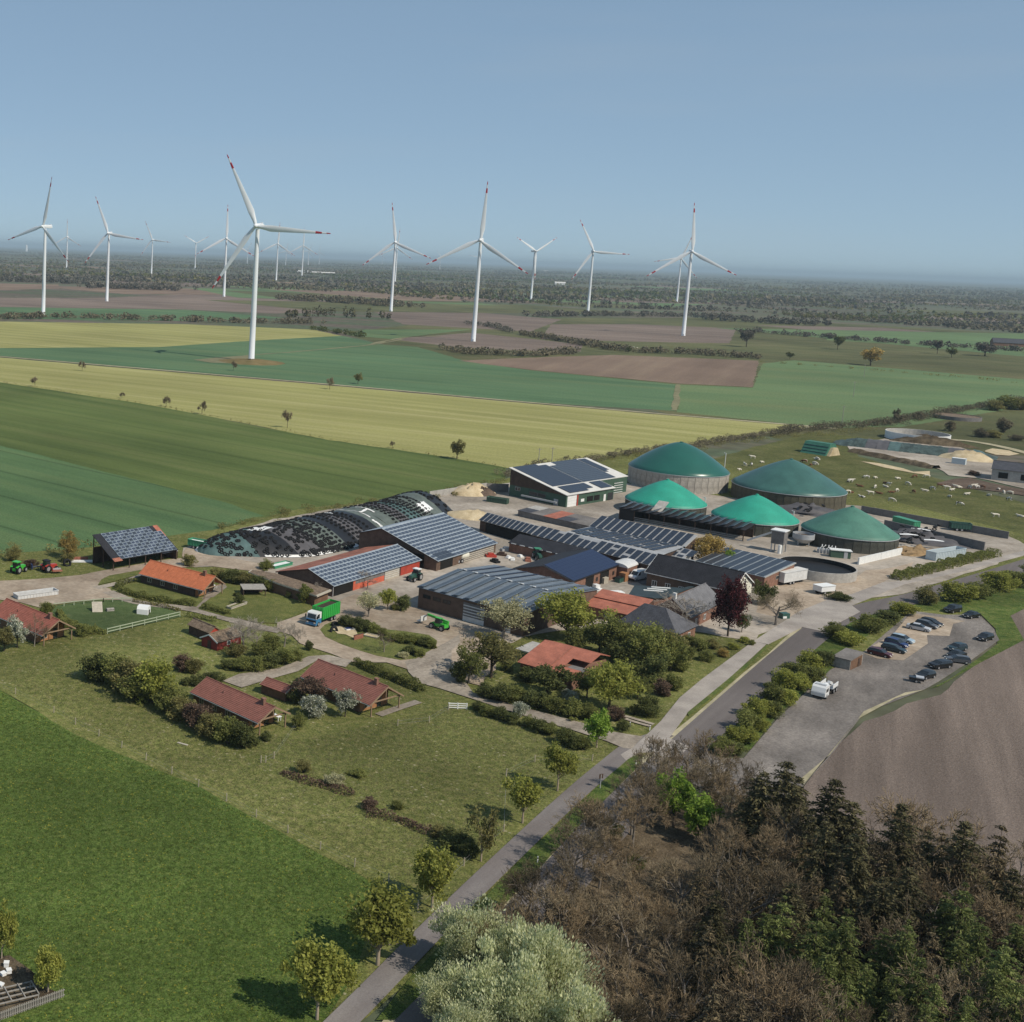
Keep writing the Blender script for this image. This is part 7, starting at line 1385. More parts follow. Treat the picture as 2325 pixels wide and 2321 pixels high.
# ---- shrubs (zoom, base x, base y, top y, width, colour), each on its own
def shrubs(rows, name, lab, grp, cat='shrub'):
    for i, (z_, bx, by, ty, w, lm) in enumerate(rows): px_plant(name, lab, cat, SH_(i % 6), z_, bx, by, bx, ty, w, lm, 'bark', grp)
shrubs([('M', 690, 300, 80, 260, 'leaf_dark'), ('M', 850, 340, 90, 260, 'leaf_mid'), ('M', 1000, 400, 130, 330, 'leaf_olive'), ('M', 1130, 470, 110, 330, 'leaf_spring'), ('M', 1010, 460, 250, 280, 'leaf_mid'), ('M', 1230, 540, 330, 250, 'leaf_mid'), ('M', 1330, 600, 400, 230, 'leaf_olive'), ('M', 1440, 660, 440, 230, 'leaf_plum'), ('M', 1550, 720, 520, 220, 'leaf_olive'), ('M', 1660, 770, 560, 230, 'leaf_mid'), ('M', 1760, 800, 600, 220, 'leaf_dark'), ('M', 1840, 790, 690, 130, 'leaf_dark')], 'hawthorn_shrub', 'tall shrub of the dense hedge along the paddock beside the brown tiled cottage', 'shrubs of the paddock hedge')
shrubs([('G', 920, 470, 370, 140, 'leaf_mid'), ('G', 1000, 500, 420, 140, 'leaf_spring'), ('G', 1110, 440, 330, 150, 'leaf_mid'), ('G', 1200, 390, 310, 130, 'leaf_dark'), ('G', 1290, 345, 270, 140, 'leaf_spring'), ('G', 1415, 290, 185, 120, 'leaf_olive'), ('G', 1570, 270, 150, 200, 'leaf_spring'), ('G', 1690, 255, 160, 130, 'leaf_mid'), ('G', 1790, 210, 90, 150, 'leaf_spring'), ('G', 1880, 190, 100, 160, 'leaf_mid'), ('G', 2000, 150, 60, 160, 'leaf_mid')], 'roadside_shrub', 'bushy green shrub of the row between road and parked cars', 'shrubs between road and car park')
shrubs([('G', 790, 640, 520, 150, 'leaf_spring'), ('G', 860, 610, 520, 110, 'leaf_dark'), ('G', 720, 690, 580, 150, 'leaf_mid'), ('G', 810, 700, 610, 120, 'leaf_mid'), ('G', 655, 750, 620, 140, 'leaf_spring'), ('G', 740, 740, 650, 120, 'leaf_spring'), ('G', 590, 810, 690, 140, 'leaf_mid'), ('G', 660, 820, 720, 120, 'leaf_spring'), ('G', 520, 890, 770, 140, 'leaf_spring'), ('G', 590, 890, 790, 110, 'leaf_mid'), ('G', 450, 960, 840, 140, 'leaf_mid'), ('G', 530, 960, 870, 100, 'leaf_spring'), ('G', 390, 1030, 920, 130, 'leaf_spring'), ('G', 460, 1030, 930, 100, 'leaf_spring'), ('G', 330, 1090, 980, 130, 'leaf_mid'), ('G', 400, 1090, 1010, 90, 'leaf_dark')], 'roadside_shrub', 'bushy green shrub of the row between road and gravel strip', 'shrubs along the gravel strip')
shrubs([('F', 480, 760, 630, 150, 'leaf_dark'), ('F', 600, 790, 640, 170, 'leaf_dark'), ('F', 720, 790, 650, 180, 'leaf_mid'), ('F', 860, 830, 690, 200, 'leaf_dark'), ('F', 1000, 870, 740, 200, 'leaf_mid'), ('F', 1120, 900, 760, 180, 'leaf_mid'), ('F', 1240, 920, 780, 160, 'leaf_mid'), ('F', 1100, 780, 680, 120, 'blossom'), ('F', 1670, 890, 715, 170, 'leaf_dark'), ('F', 1580, 880, 800, 90, 'leaf_dark'), ('F', 1440, 930, 810, 130, 'leaf_plum'), ('F', 1490, 1000, 915, 100, 'leaf_dark'), ('F', 1770, 740, 600, 150, 'leaf_plum'), ('F', 1860, 700, 560, 130, 'leaf_mid'), ('F', 1480, 720, 600, 160, 'leaf_dark'), ('F', 640, 560, 470, 110, 'leaf_mid'), ('F', 290, 650, 480, 130, 'leaf_dark'), ('F', 1560, 640, 480, 180, 'leaf_dark'), ('F', 790, 640, 520, 160, 'leaf_dark')], 'garden_shrub', 'leafy shrub in the thicket round the bungalow', 'shrubs round the bungalow')
shrubs([('F', 430, 850, 770, 110, 'leaf_dark'), ('F', 500, 890, 790, 130, 'leaf_mid'), ('F', 600, 920, 810, 130, 'leaf_dark'), ('F', 680, 950, 860, 110, 'leaf_dark'), ('F', 740, 900, 775, 110, 'blossom'), ('F', 800, 970, 880, 110, 'leaf_mid'), ('F', 880, 1010, 890, 130, 'leaf_dark'), ('F', 960, 1030, 930, 110, 'leaf_mid'), ('F', 1060, 1100, 960, 150, 'leaf_dark'), ('F', 1140, 1130, 1000, 130, 'leaf_dark'), ('F', 1200, 1140, 1030, 110, 'leaf_mid')], 'lane_shrub', 'dark shrub of the row along the farm lane', 'shrubs along the farm lane')
shrubs([('N5', 120, 1500, 1050, 330, 'leaf_mid'), ('N5', 330, 1560, 1180, 360, 'leaf_mid'), ('N5', 520, 1500, 1180, 320, 'leaf_dark'), ('N5', 720, 1420, 1220, 260, 'leaf_mid'), ('N5', 900, 1480, 1280, 260, 'leaf_mid'), ('N5', 1080, 1440, 1290, 220, 'leaf_olive'), ('N5', 1230, 1560, 1420, 200, 'leaf_ochre'), ('N5', 1380, 1450, 1340, 170, 'leaf_spring'), ('N5', 1550, 1350, 1250, 150, 'leaf_spring'), ('N5', 1650, 1400, 1300, 110, 'leaf_mid'), ('N5', 700, 1600, 1400, 300, 'leaf_mid'), ('N5', 1000, 1620, 1450, 260, 'leaf_mid'), ('N5', 300, 1700, 1450, 320, 'leaf_olive'), ('N5', 600, 1760, 1560, 260, 'leaf_mid')], 'front_garden_shrub', 'shrub in the farmhouse front garden beside the pavement', 'shrubs in the front garden')
shrubs([('N6', 640, 600, 450, 190, 'leaf_dark'), ('N6', 740, 620, 470, 190, 'leaf_dark'), ('N6', 850, 650, 490, 190, 'leaf_dark'), ('N6', 960, 680, 540, 160, 'leaf_mid'), ('N6', 1280, 420, 240, 200, 'leaf_dark'), ('N6', 1200, 420, 330, 120, 'leaf_mid'), ('N6', 1180, 760, 650, 170, 'leaf_mid'), ('N6', 1290, 780, 660, 170, 'leaf_mid'), ('N6', 1400, 800, 670, 180, 'leaf_mid'), ('N6', 1510, 820, 690, 180, 'leaf_dark'), ('N6', 1590, 850, 730, 120, 'leaf_mid'), ('N6', 1350, 900, 780, 170, 'leaf_dark'), ('N6', 1460, 930, 810, 150, 'leaf_mid'), ('N6', 1280, 950, 860, 130, 'leaf_greygreen'), ('N6', 1050, 700, 600, 130, 'leaf_mid')], 'island_shrub', 'leafy shrub on the island in the drive', 'shrubs on the drive island')
shrubs([('E', 540, 385, 300, 130, 'leaf_dark'), ('E', 640, 395, 290, 150, 'leaf_mid'), ('E', 740, 395, 270, 160, 'leaf_mid'), ('E', 850, 380, 250, 160, 'leaf_dark'), ('E', 950, 350, 220, 160, 'leaf_mid'), ('E', 1040, 325, 230, 120, 'leaf_mid'), ('E', 860, 250, 110, 150, 'leaf_mid'), ('E', 780, 300, 170, 140, 'leaf_mid'), ('E', 600, 300, 180, 140, 'leaf_olive')], 'laurel_shrub', 'leafy shrub in the planting behind the red huts', 'shrubs behind the red huts')
shrubs([('E', 230, 500, 440, 100, 'leaf_dark'), ('E', 320, 505, 420, 120, 'leaf_dark'), ('E', 430, 480, 395, 150, 'leaf_dark'), ('E', 200, 400, 260, 150, 'leaf_plum'), ('E', 290, 420, 300, 140, 'leaf_olive'), ('E', 1050, 815, 700, 110, 'leaf_mid'), ('E', 815, 910, 830, 95, 'leaf_dark'), ('E', 1130, 250, 165, 60, 'leaf_dark'), ('E', 1040, 640, 520, 140, 'leaf_dark')], 'cottage_shrub', 'dark rounded shrub beside the brown tiled cottages', 'shrubs at the brown cottages')
shrubs([('A', 130, 770, 660, 130, 'leaf_olive'), ('A', 230, 790, 670, 140, 'leaf_dark'), ('A', 340, 800, 690, 140, 'leaf_olive'), ('A', 440, 830, 720, 140, 'leaf_dark'), ('A', 540, 850, 750, 120, 'leaf_mid'), ('A', 490, 690, 610, 110, 'leaf_mid'), ('A', 280, 890, 850, 60, 'leaf_dark'), ('A', 680, 900, 830, 80, 'leaf_dark'), ('4', 1750, 885, 790, 75, 'leaf_dark'), ('4', 1380, 600, 500, 110, 'leaf_olive'), ('4', 340, 960, 850, 110, 'leaf_mid'), ('4', 690, 1085, 1020, 60, 'leaf_mid'), ('4', 470, 1060, 960, 150, 'leaf_mid'), ('4', 600, 1110, 1000, 130, 'leaf_mid'), ('N8', 450, 700, 560, 200, 'leaf_plum'), ('4', 90, 560, 480, 110, 'leaf_olive'), ('4', 500, 570, 500, 120, 'leaf_olive')], 'yard_shrub', 'scrubby shrub between the orange roofed cottage and the tracks', 'shrubs round the orange cottage')
shrubs([('X', 1130, 700, 620, 170, 'leaf_olive'), ('X', 1210, 770, 640, 220, 'leaf_dark'), ('X', 1280, 820, 700, 130, 'leaf_dark'), ('X', 660, 520, 440, 110, 'leaf_plum'), ('X', 240, 290, 205, 110, 'leaf_olive'), ('X', 590, 310, 260, 120, 'leaf_mid'), ('X', 830, 520, 460, 90, 'leaf_mid'), ('X', 440, 370, 290, 130, 'leaf_greygreen'), ('C', 1790, 1240, 1170, 150, 'leaf_dark')], 'paddock_shrub', 'low scrubby shrub standing in the dry paddock grass', 'scrub in the paddock')
shrubs([('N4', 1600, 170, 20, 190, 'leaf_olive'), ('N4', 1750, 150, -30, 260, 'leaf_mid'), ('N4', 1900, 160, 0, 230, 'leaf_olive'), ('N4', 1060, 410, 270, 130, 'scrub_brown'), ('N4', 1690, 420, 240, 190, 'scrub_brown'), ('N4', 1430, 480, 370, 170, 'scrub_brown'), ('N4', 1560, 480, 380, 200, 'leaf_olive'), ('N4', 1340, 930, 860, 130, 'leaf_plum'), ('N4', 1850, 520, 440, 150, 'scrub_brown'), ('N4', 1700, 840, 770, 150, 'scrub_brown'), ('N4', 1850, 850, 770, 160, 'leaf_dark'), ('N4', 700, 270, 170, 150, 'scrub_brown'), ('N4', 450, 310, 190, 130, 'scrub_brown')], 'field_shrub', 'large bush round the second silage yard', 'bushes at the second silage yard')
ML = 'solitary tree standing at a field edge on the plain'
for z_, bx, by, ty, w, lm in (('d', 862, 867, 829, 30, 'leaf_olive'), ('d', 675, 725, 704, 17, 'leaf_olive'), ('d', 1642, 690, 655, 40, 'leaf_ochre'), ('d', 1408, 655, 618, 34, 'scrub_grey'), ('d', 1580, 660, 632, 22, 'leaf_dark'), ('d', 1490, 678, 664, 14, 'leaf_dark'), ('d', 1768, 668, 640, 20, 'scrub_grey'), ('d', 1858, 672, 645, 40, 'scrub_grey'), ('d', 1795, 675, 655, 20, 'leaf_dark'), ('d', 1185, 667, 654, 12, 'leaf_dark'), ('d', 1690, 795, 770, 12, 'scrub_brown')):
    px_plant('field_tree', ML, 'tree', BL_(int(bx) % 4, nl=2200, ls=.035), z_, bx, by, bx, ty, w, lm, 'bark', 'solitary field trees')
for i, (bx, by, ty, w) in enumerate(((542, 808, 774, 15), (381, 782, 756, 13), (313, 768, 747, 12), (66, 730, 711, 12), (622, 735, 712, 12), (155, 700, 680, 10), (440, 700, 682, 10), (740, 846, 832, 8), (230, 752, 740, 8))): px_plant('field_sapling', 'thin leafless sapling on the field boundary', 'tree', bare(520+i % 3, twig=.006), 'd', bx, by, bx, ty, w, 'twig_brown', 'bark', 'saplings on the field boundaries')
# ---- clipped hedges
def hedge(label, pts, w, h, lm, dens=60, ls=.14, name='hedge', kind=None):
    P = [G(*p) for p in pts]; LL = sum((b-a).length for a, b in zip(P, P[1:])); n = int(LL*dens*(w*2+h)*.5); g = np.random.default_rng(int(LL*10)); seg = np.array([(b-a).length for a, b in zip(P, P[1:])]); k = g.choice(len(seg), n, p=seg/seg.sum()); t = g.random(n)
    A = np.array([tuple(p) for p in P]); q = A[k]+(A[k+1]-A[k])*t[:, None]; d = unit(A[k+1]-A[k]); nr = np.stack([d[:, 1], -d[:, 0], 0*d[:, 0]], 1)
    u, vv = g.uniform(-1, 1, n), g.random(n); sh = g.random(n) < .75; u = np.where(sh & (g.random(n) < .5), np.sign(u), u); vv = np.where(sh & (np.abs(u) < 1), 1, vv); bm = 1+.18*np.sin(q[:, 0]*1.3)+.12*np.sin(q[:, 1]*2.7)
    c = q+nr*(u*w/2*bm*(1-.25*vv))[:, None]+g.normal(0, .06, (n, 3)); c[:, 2] = np.maximum(.05, vv*h*bm+g.normal(0, .06, n)); o0 = P[0]; v, f = cards(c-np.array(tuple(o0)), ls*g.uniform(.6, 1.4, n), g, .7)
    t_ = thing(name, label, 'hedge', (o0.x, o0.y, .1)); link('foliage', npmesh('foliage', v, f, lm), t_); m = max(3, int(LL/1.2)); s_ = []
    for i in range(m):
        r = i/m*(len(P)-1); j = min(int(r), len(P)-2); b0 = P[j].lerp(P[j+1], r-j)-o0; s_.append(((b0.x, b0.y, -.05), (b0.x+random.gauss(0, .1), b0.y+random.gauss(0, .1), h*.7), .04, .02))
    v, f = tubes(s_, 4); link('stems', npmesh('stems', v, f, 'bark'), t_); return t_
hedge('clipped dark hedge along the drive in front of the terrace cottage', zp('E', 1470, 355, 1600, 410, 1750, 470, 1900, 530, 1960, 560), 1.8, 1.4, 'leaf_mid', 110)
hedge('clipped hedge in front of the orange roofed cottage', zp('4', 870, 790, 960, 815, 1100, 850, 1250, 875, 1430, 895), 1.6, 1.1, 'leaf_mid', 100)
hedge('short clipped hedge right of the cottage path', zp('4', 1480, 915, 1560, 930, 1670, 965), 1.6, 1.1, 'leaf_mid', 100)
hedge('curved flowering hedge at the track fork', zp('4', 850, 775, 900, 735, 1040, 715), 1.4, 1.1, 'leaf_mid')
hedge('low hedge along the lane behind the two-rail fence', zp('4', 970, 865, 1150, 895, 1320, 940), .8, .8, 'leaf_olive')
hedge('low clipped hedge beside the red huts', zp('4', 1360, 975, 1450, 985, 1580, 1010), 1.0, .9, 'leaf_mid')
hedge('long clipped roadside hedge in front of the pale blue skip', zp('N3', 850, 805, 1000, 765, 1200, 715, 1450, 650, 1680, 600), 3.4, 1.6, 'leaf_mid', 80)
hedge('low dark hedge in the goat paddock corner', zp('4', 430, 950, 480, 1030, 640, 1090, 780, 1100), 1.6, 1.1, 'leaf_mid', 100)
hedge('ragged dead branch hedge across the dry paddock', zp('X', 110, 300, 250, 350, 400, 390, 560, 440), 1.6, .7, 'leaf_plum', 40)
hedge('ragged dead branch hedge meeting the dark scrub patch', zp('X', 640, 560, 760, 575, 860, 600, 960, 650, 1080, 690), 1.6, .7, 'leaf_plum', 40)
# ------------------------------------------------------------------ the wood in the foreground
def at_top(z, x, y, h):                       # ground point of a tree of height h whose tip shows at a pixel
    p = G(z, x, y, h); return Vector((p.x, p.y, 0))
SPR = [conifer(600+i, 16, 8, .6) for i in range(4)]; SPB = [conifer(610+i, 15, 7, .6, .75) for i in range(3)]; LAR = [conifer(620+i, 15, 8, .55, .9) for i in range(4)]
BAR = [bare(700+i, .85, 1.0, .0022) for i in range(5)]; LOWB = [SH_(i) for i in range(4)]
WIL = [broadleaf(800+i, nl=19000, ls=.017, K=90, zc=.52, zr=.47, aspect=.42, up=.75) for i in range(3)]
for i, (x, y, h, d_) in enumerate(((1320, 1085, 9, 9.5), (1825, 1225, 12, 10.5), (1400, 1420, 9.5, 9), (1150, 1510, 7, 6.5), (1660, 1470, 11, 9.5), (2010, 1560, 11, 9), (1290, 1700, 8, 7.5), (1540, 1190, 9, 7))):
    plant('willow_tree', 'pale silvery green willow beside the cycle path and road', 'tree', WIL[i % 3], at_top('X', x, y, h), h, d_, 'leaf_willow', 'bark_grey', 'pale willows at the road')
taken = []
def wood(kind, p, h, d_):
    lab, me, lm, nm = {'spruce': ('dark spruce at the edge of the wood by the ploughed field', random.choice(SPR), 'needle_dark', 'spruce_tree'), 'brown': ('brownish thin needled conifer in the wood', random.choice(SPB), 'needle_brown', 'conifer_tree'), 'larch': ('fresh light green larch in the wood', random.choice(LAR), 'needle_light', 'larch_tree'),
                       'bare': ('bare brown twiggy tree in the wood beside the road', random.choice(BAR), random.choice(['twig_brown', 'twig_dark', 'twig_rust']), 'bare_tree'), 'under': ('low dark bush under the bare trees', random.choice(LOWB), random.choice(['leaf_dark', 'leaf_plum', 'leaf_olive']), 'wood_shrub'), 'green': ('bright lime green young tree leaning out of the bare wood at the road junction', broadleaf(830, nl=5000, ls=.028), 'leaf_lime', 'leafy_tree'), 'green2': ('lower lime green tree at the foot of its taller neighbour in the bare wood', broadleaf(831, nl=5000, ls=.028), 'leaf_lime', 'leafy_tree')}[kind]
    plant(nm, lab, 'shrub' if kind == 'under' else 'tree', me, p, h, d_, lm, 'bark_grey' if kind == 'bare' else 'bark', {'spruce': 'spruces of the wood', 'brown': 'brown conifers of the wood', 'larch': 'larches of the wood', 'bare': 'bare trees of the wood', 'under': 'undergrowth of the wood'}.get(kind)); taken.append((p.x, p.y))
for x, y, h in ((60, 185, 12), (120, 150, 13), (280, 62, 15), (360, 175, 12), (620, 195, 16), (740, 330, 14), (1085, 372, 16), (1270, 570, 13), (1530, 470, 16), (560, 480, 15), (780, 560, 15), (960, 860, 14), (1130, 820, 14), (330, 900, 13), (1880, 800, 13)): wood('spruce', at_top('Q', x, y, h), h*random.uniform(.95, 1.0), h*random.uniform(.66, .9))
for x, y, h in ((1785, 520, 15), (1370, 545, 13), (900, 620, 13), (1000, 640, 13), (160, 420, 12), (660, 800, 13), (1200, 700, 13), (1310, 1250, 12), (1260, 1500, 11)): wood('brown', at_top('Q', x, y, h), h, h*.58)
for x, y, h in ((255, 1040, 12), (150, 1110, 11), (490, 1165, 12), (600, 1240, 11), (695, 1125, 13), (960, 1260, 11), (1120, 1200, 13), (1220, 1420, 12), (1525, 950, 14), (1390, 1010, 12), (1640, 1180, 13), (1800, 1340, 13), (1740, 1500, 12), (1320, 1600, 11), (1900, 1600, 12), (1480, 1300, 11), (850, 1480, 10), (560, 1400, 10), (1050, 1560, 10), (1900, 1180, 12), (700, 1600, 9), (1550, 1700, 11), (1250, 1760, 10), (0, 1150, 10)): wood('larch', at_top('Q', x, y, h), h, h*random.uniform(.55, .75))
wood('green', at_top('Y', 1060, 170, 8), 8, 6.5); wood('green2', at_top('Y', 1230, 320, 7), 7, 6)
POLY = [G('s', *p) for p in ((1520, 1760), (1450, 1830), (1330, 1965), (1190, 2125), (1020, 2310), (900, 2500), (1500, 3000), (2900, 3000), (2800, 2300), (2330, 2110), (2050, 2020), (1860, 1960), (1760, 1990), (1700, 1900), (1620, 1790))]
def inside(x, y, P):
    c = False; j = len(P)-1
    for i in range(len(P)):
        if (P[i].y > y) != (P[j].y > y) and x < (P[j].x-P[i].x)*(y-P[i].y)/(P[j].y-P[i].y)+P[i].x: c = not c
        j = i
    return c
def to_px(p, h=0):
    d = Vector((p[0], p[1], h-CAMH)); w = d.dot(fwd); return PPX+FPX*d.dot(camx)/w, PPY+FPX*d.dot(camd)/w
xs = [p.x for p in POLY]; ys = [p.y for p in POLY]; rw = random.Random(11); cnt = 0
for k in range(6000):
    x, y = rw.uniform(min(xs), max(xs)), rw.uniform(min(ys), max(ys))
    if not inside(x, y, POLY) or min(((x-a)**2+(y-b)**2 for a, b in taken), default=99) < (3.0 if x < 95 else 3.5)**2: continue
    u, v_ = to_px((x, y), 11)
    if u > 2600 or v_ > 2560 or u < 900: continue
    if u < 1330 and v_ > 2020: continue              # the willows stand here
    if 1470 < u < 1680 and 1720 < v_ < 1905: continue   # the lime green trees stand here
    if 1580 < u < 1780 and v_ > 1830: kd = rw.choice(['bare']*4+['brown']*3+['spruce', 'under'])
    elif u < 1740 or (v_ < 1850 and u < 1800): kd = rw.choice(['bare']*7+['under', 'under'])
    elif v_ > 2020: kd = rw.choice(['larch', 'larch', 'bare', 'bare', 'bare', 'brown', 'under'])
    else: kd = rw.choice(['bare', 'bare', 'bare', 'brown', 'brown', 'brown', 'spruce', 'under'])
    h = {'bare': rw.uniform(9, 13), 'brown': rw.uniform(9, 13), 'spruce': rw.uniform(9, 13), 'larch': rw.uniform(8, 12), 'under': rw.uniform(2, 4)}[kd]
    if u < 1560 or v_ < 1830: h *= .72
    wood(kd, Vector((x, y, 0)), h, h*{'bare': .8, 'brown': .6, 'spruce': .62, 'larch': .66, 'under': 1.3}[kd]); cnt += 1
    if cnt > 262: break

# ------------------------------------------------------------------ hedgerows and woods on the plain (uncountable foliage: stuff)
def blobs(P, H, Wd, ncard, rng, ls=.18):
    """foliage cards for many trees at once: P (n,3) feet, H heights, Wd widths"""
    n = len(P); N = n*ncard; i = np.repeat(np.arange(n), ncard); d = unit(rng.normal(size=(N, 3)))*rng.uniform(.3, 1, (N, 1))**.5
    c = P[i]+d*np.stack([Wd[i]/2, Wd[i]/2, H[i]*.46], 1); c[:, 2] += H[i]*.52; s = np.minimum(H[i], Wd[i])*ls*rng.uniform(.6, 1.3, N); return cards(c, s, rng, .75)
def row(label, pts, h, w, m, step=4.0, ncard=60, name='hedgerow', rows=1, spread=2.0, ls=.15):
    P = [G(*p) for p in pts]; rng = np.random.default_rng(abs(hash(tuple(pts[0][1:]))) % 99999); Q = []
    for a, b in zip(P, P[1:]):
        n = max(1, int((b-a).length/step*rows))
        for k in range(n): q = a.lerp(b, (k+rng.random())/n); Q.append((q.x+rng.normal(0, spread), q.y+rng.normal(0, spread), 0))
    Q = np.array(Q); H = h*rng.uniform(.55, 1.25, len(Q)); v, f = blobs(Q, H, w*rng.uniform(.7, 1.3, len(Q)), ncard, rng, ls); return tag(link(name, npmesh(name, v, f, m)), label, 'hedgerow', kind='stuff')
row('weedy bush line between wheat and yellow field', zp('d', -60, 712, 0, 721, 300, 767, 620, 830, 860, 866, 955, 884), 1.0, 1.6, 'leaf_olive', 2.2, 14, spread=.8)
row('brown scrub hedge behind the green hall', zp('d', 955, 900, 1010, 888, 1150, 864, 1350, 836, 1450, 822), 2.4, 4.0, 'scrub_brown', 2.2, 150, rows=2, ls=.075)
row('brown scrub hedge climbing to the far silage yard', zp('d', 1450, 822, 1530, 812, 1680, 800, 1760, 785, 1860, 768, 1960, 755), 3.0, 5.5, 'scrub_brown', 2.6, 140, rows=2, spread=3, ls=.075)
row('green scrub below the brown hedge', zp('d', 1150, 868, 1350, 842, 1500, 824, 1650, 812), 1.8, 4, 'leaf_olive', 3, 110, spread=2, ls=.08)
row('scrub strip along the silage heap', zp('d', 400, 1003, 560, 966, 700, 950, 820, 938, 955, 905), 1.6, 3.0, 'leaf_olive', 2.4, 110, ls=.09)
row('scrub strip above the old machines', zp('d', -40, 1052, 60, 1047, 150, 1040, 230, 1030), 1.6, 3.0, 'leaf_olive', 2.2, 40)
row('low verge line along the field track', zp('d', -60, 667, 0, 672, 580, 720, 1000, 758, 1275, 783, 1540, 803), .7, 1.6, 'leaf_olive', 4, 12, spread=1)
row('hedge behind the far yellow field', zp('d', -60, 603, 130, 600, 350, 607, 480, 610, 600, 612), 6.5, 10, 'scrub_brown', 7, 60, rows=2, spread=6)
row('spruce row on the heath', zp('d', 545, 600, 620, 598, 735, 603), 13, 8, 'needle_dark', 8, 70, rows=1, spread=5)
row('dark hedge at the tip of the far yellow field', zp('d', 590, 622, 640, 630, 690, 637), 5, 7, 'leaf_dark', 4, 60)
row('brown bushes before the middle turbine', zp('d', 835, 660, 880, 668, 1000, 672, 1090, 667), 5.5, 8, 'scrub_brown', 5, 60, rows=2, spread=4)
row('brown hedge curving behind the ploughed field', zp('d', 985, 632, 1040, 641, 1150, 660, 1215, 666, 1300, 668, 1432, 678), 5.5, 8, 'scrub_brown', 5, 60, rows=2, spread=4)
row('bush row at the middle turbine', zp('d', 880, 612, 930, 618, 965, 628), 6, 9, 'scrub_grey', 5, 60)
row('tall dark trees behind the right turbine', zp('d', 1330, 603, 1400, 608, 1560, 616), 12, 10, 'scrub_grey', 8, 70, rows=2, spread=8)
row('long hedge across the right plain', zp('d', 1400, 625, 1640, 645, 1932, 664, 2050, 672), 6, 9, 'scrub_grey', 7, 60, rows=2, spread=6)
row('low hedge across the right green fields', zp('d', 1440, 684, 1700, 703, 1932, 724, 2050, 735), 2.2, 5, 'leaf_olive', 6, 40, spread=2)
row('brown wood left of the second turbine', zp('d', 165, 543, 250, 546, 335, 548), 13, 12, 'scrub_grey', 6, 60, 'woodland', 3, 14)
row('brown wood behind the heath', zp('d', 545, 566, 650, 572, 765, 580), 11, 12, 'scrub_brown', 6, 60, 'woodland', 3, 14)
row('brown wood on the left edge', zp('d', -40, 530, 60, 533, 165, 536), 11, 12, 'scrub_grey', 7, 60, 'woodland', 3, 14)
row('hedge between the heath fields', zp('d', 1000, 598, 1150, 596, 1300, 598, 1420, 604), 8, 11, 'scrub_grey', 8, 60, 'hedgerow', 2, 8)
# the open country out to the horizon: hedge banks on a field grid plus small woods
rng = np.random.default_rng(21); HB = []; 
def fan(dist): a = rng.uniform(-.16, .80); return np.array([dist*math.sin(a), dist*math.cos(a)])
nearP = [G('d', x, y) for x, y in ((-200, 600), (600, 612), (760, 605), (1000, 600), (1400, 610), (2100, 650))]
def ok(q):
    u, v_ = to_px((q[0], q[1])); u /= 1.20342; v_ /= 1.20342; lim = np.interp(u, [0, 500, 700, 900, 1400, 1932], [530, 546, 556, 572, 592, 630]); return v_ < lim
while len(HB) < 1000:
    dist = 1500*math.exp(rng.uniform(0, 1)**.8*2.3); c = fan(dist); th = math.radians((18 if rng.random() < .62 else 108)+rng.normal(0, 7)); Ls = rng.uniform(120, 420)*(1+dist/9000); HB.append((c, th, Ls, dist))
buck = {'scrub_brown': [], 'scrub_grey': [], 'leaf_dark': [], 'leaf_olive': []}; keys = list(buck); pr_ = [.36, .38, .12, .14]
for c, th, Ls, dist in HB:
    st = 7+dist/700; n = int(Ls/st); t = (np.arange(n)+rng.random(n))/max(n, 1)-.5; q = c+np.stack([np.cos(th)*t*Ls, np.sin(th)*t*Ls], 1)+rng.normal(0, 2+dist/1500, (n, 2)); k = keys[rng.choice(4, p=pr_)]; hh = rng.uniform(3.5, 7.5)*(1+dist/30000)
    for a in q:
        if ok(a): buck[k].append((a[0], a[1], hh*rng.uniform(.6, 1.3), (4.5+dist/1000)*rng.uniform(.7, 1.3), dist))
for k in range(120):
    dist = 1300*math.exp(rng.uniform(0, 2.3)); c = fan(dist); kk = keys[rng.choice(4, p=[.4, .34, .18, .08])]; R = rng.uniform(25, 90)*(1+dist/5000); hh = rng.uniform(8, 14)
    for j in range(int(rng.uniform(25, 60))):
        a = c+rng.normal(0, 1, 2)*R*np.array([1.6, .45])
        if ok(a): buck[kk].append((a[0], a[1], hh*rng.uniform(.7, 1.2), (8+dist/900)*rng.uniform(.8, 1.2), dist))
for k, lb in zip(keys, ('brown leafless hedges and copses across the far plain', 'grey brown woods and hedges fading to the horizon', 'dark evergreen copses across the far plain', 'olive bushes scattered over the far plain')):
    a = np.array(buck[k]); nr = a[:, 4] < 2600
    V, F_, off = [], [], 0
    for sel, nc in ((nr, 34), (~nr, 13)):
        b = a[sel]
        if len(b): v, f = blobs(np.concatenate([b[:, :2], np.zeros((len(b), 1))], 1), b[:, 2], b[:, 3], nc, rng, .24 if nc > 20 else .34); V.append(v); F_.append(f+off); off += len(v)
    tag(link('far_woodland', npmesh('far_woodland', np.concatenate(V), np.concatenate(F_), k)), lb, 'woodland', kind='stuff')
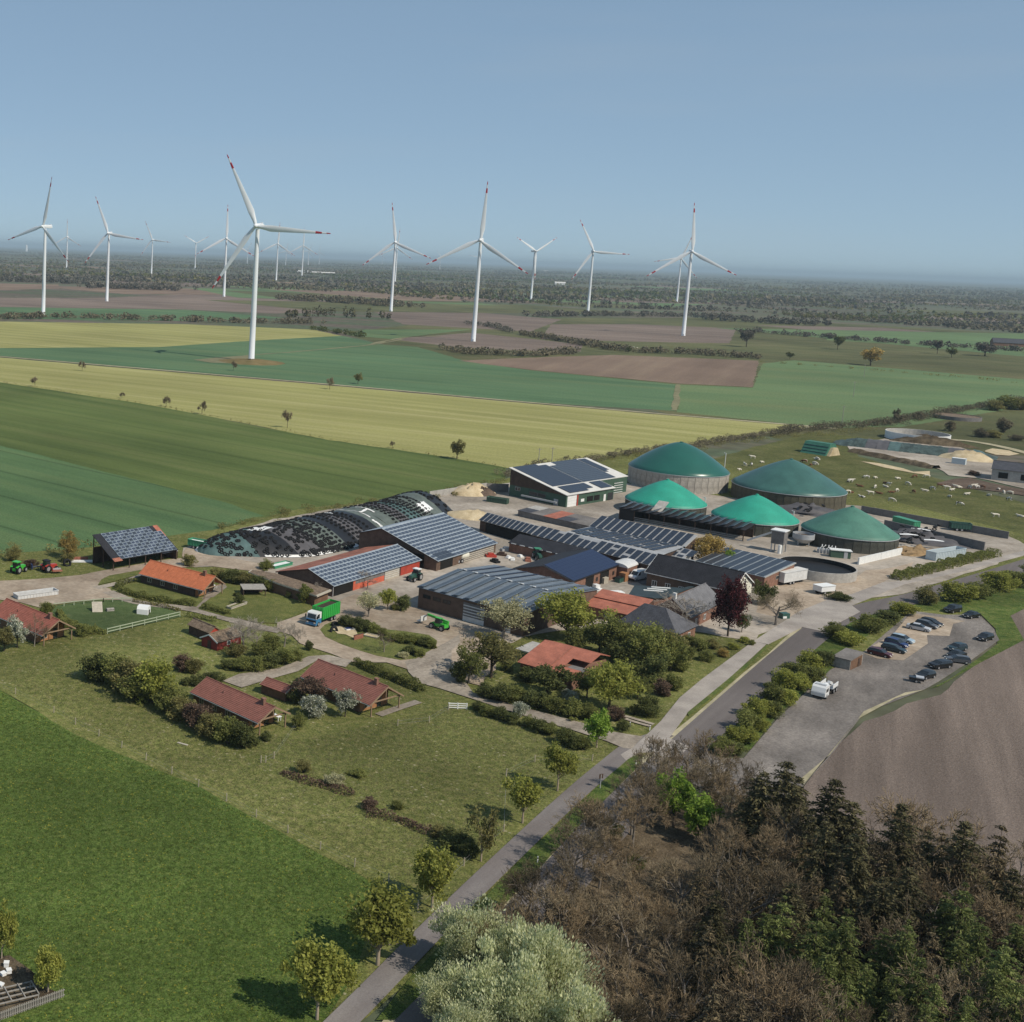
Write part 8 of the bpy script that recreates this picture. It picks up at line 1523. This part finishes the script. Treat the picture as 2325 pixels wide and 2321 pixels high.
# ------------------------------------------------------------------ grass blades in the near meadow and paddock
def tufts(name, label, poly, n, hgt, m, seed, wid=.035, clump=6):
    P = [G(*p) for p in poly]; g = np.random.default_rng(seed); xs = [p.x for p in P]; ys = [p.y for p in P]; pts = []
    while len(pts) < n:
        x, y = g.uniform(min(xs), max(xs)), g.uniform(min(ys), max(ys))
        if inside(x, y, P): pts.append((x, y))
    pts = np.repeat(np.array(pts), clump, 0); N = len(pts); c = np.concatenate([pts+g.normal(0, .14, (N, 2)), np.full((N, 1), .10)], 1); a = g.uniform(0, 6.28, N); w = wid*g.uniform(.6, 1.4, N); h = hgt*g.uniform(.5, 1.4, N); s = np.stack([np.cos(a)*w, np.sin(a)*w, 0*a], 1); tip = c+np.stack([g.normal(0, .6, N)*h, g.normal(0, .6, N)*h, h], 1)
    v = np.stack([c-s, c+s, tip], 1).reshape(-1, 3); tag(link(name, npmesh(name, v, np.arange(3*N).reshape(-1, 3), m)), label, 'grass', kind='stuff')
MEAD = zp('d', -120, 1270, 0, 1306, 140, 1389, 370, 1485, 530, 1575, 720, 1667, 765, 1702, 690, 1826, 600, 1960, -200, 1990)
tufts('meadow_grass', 'lush grass tufts of the near meadow', MEAD, 26000, .16, 'grass_blade', 1)
tufts('dandelions', 'yellow dandelion flowers dotted through the near meadow', MEAD, 2600, .13, 'dandelion', 2, .045, 3)
PADD = zp('d', 0, 1275, 150, 1370, 380, 1470, 540, 1560, 730, 1650, 780, 1690, 1170, 1410, 860, 1335, 560, 1400, 300, 1330, 100, 1240)
tufts('paddock_grass', 'dry grass tufts of the paddock', PADD, 15000, .13, 'grass_dry', 3)
tufts('paddock_grass', 'green grass tufts of the paddock', PADD, 9000, .13, 'grass_blade', 4)
# ------------------------------------------------------------------ haze: the air over the plain
mb = MB(); mb.box((-58000, -1900, -1.0), (58000, 58000, 172)); hz = mb.mesh('haze', 'black'); hz.materials.clear()
hm = bpy.data.materials.new('haze_air'); hm.use_nodes = True; t = hm.node_tree; t.nodes.clear()
pvn = t.nodes.new('ShaderNodeVolumePrincipled'); pvn.inputs['Color'].default_value = (.60, .77, .88, 1); pvn.inputs['Density'].default_value = 6.0e-5; pvn.inputs['Anisotropy'].default_value = 0.0
out = t.nodes.new('ShaderNodeOutputMaterial'); t.links.new(pvn.outputs[0], out.inputs['Volume']); hz.materials.append(hm)
tag(link('haze', hz), label='thin blue spring haze over the whole plain', kind='stuff')
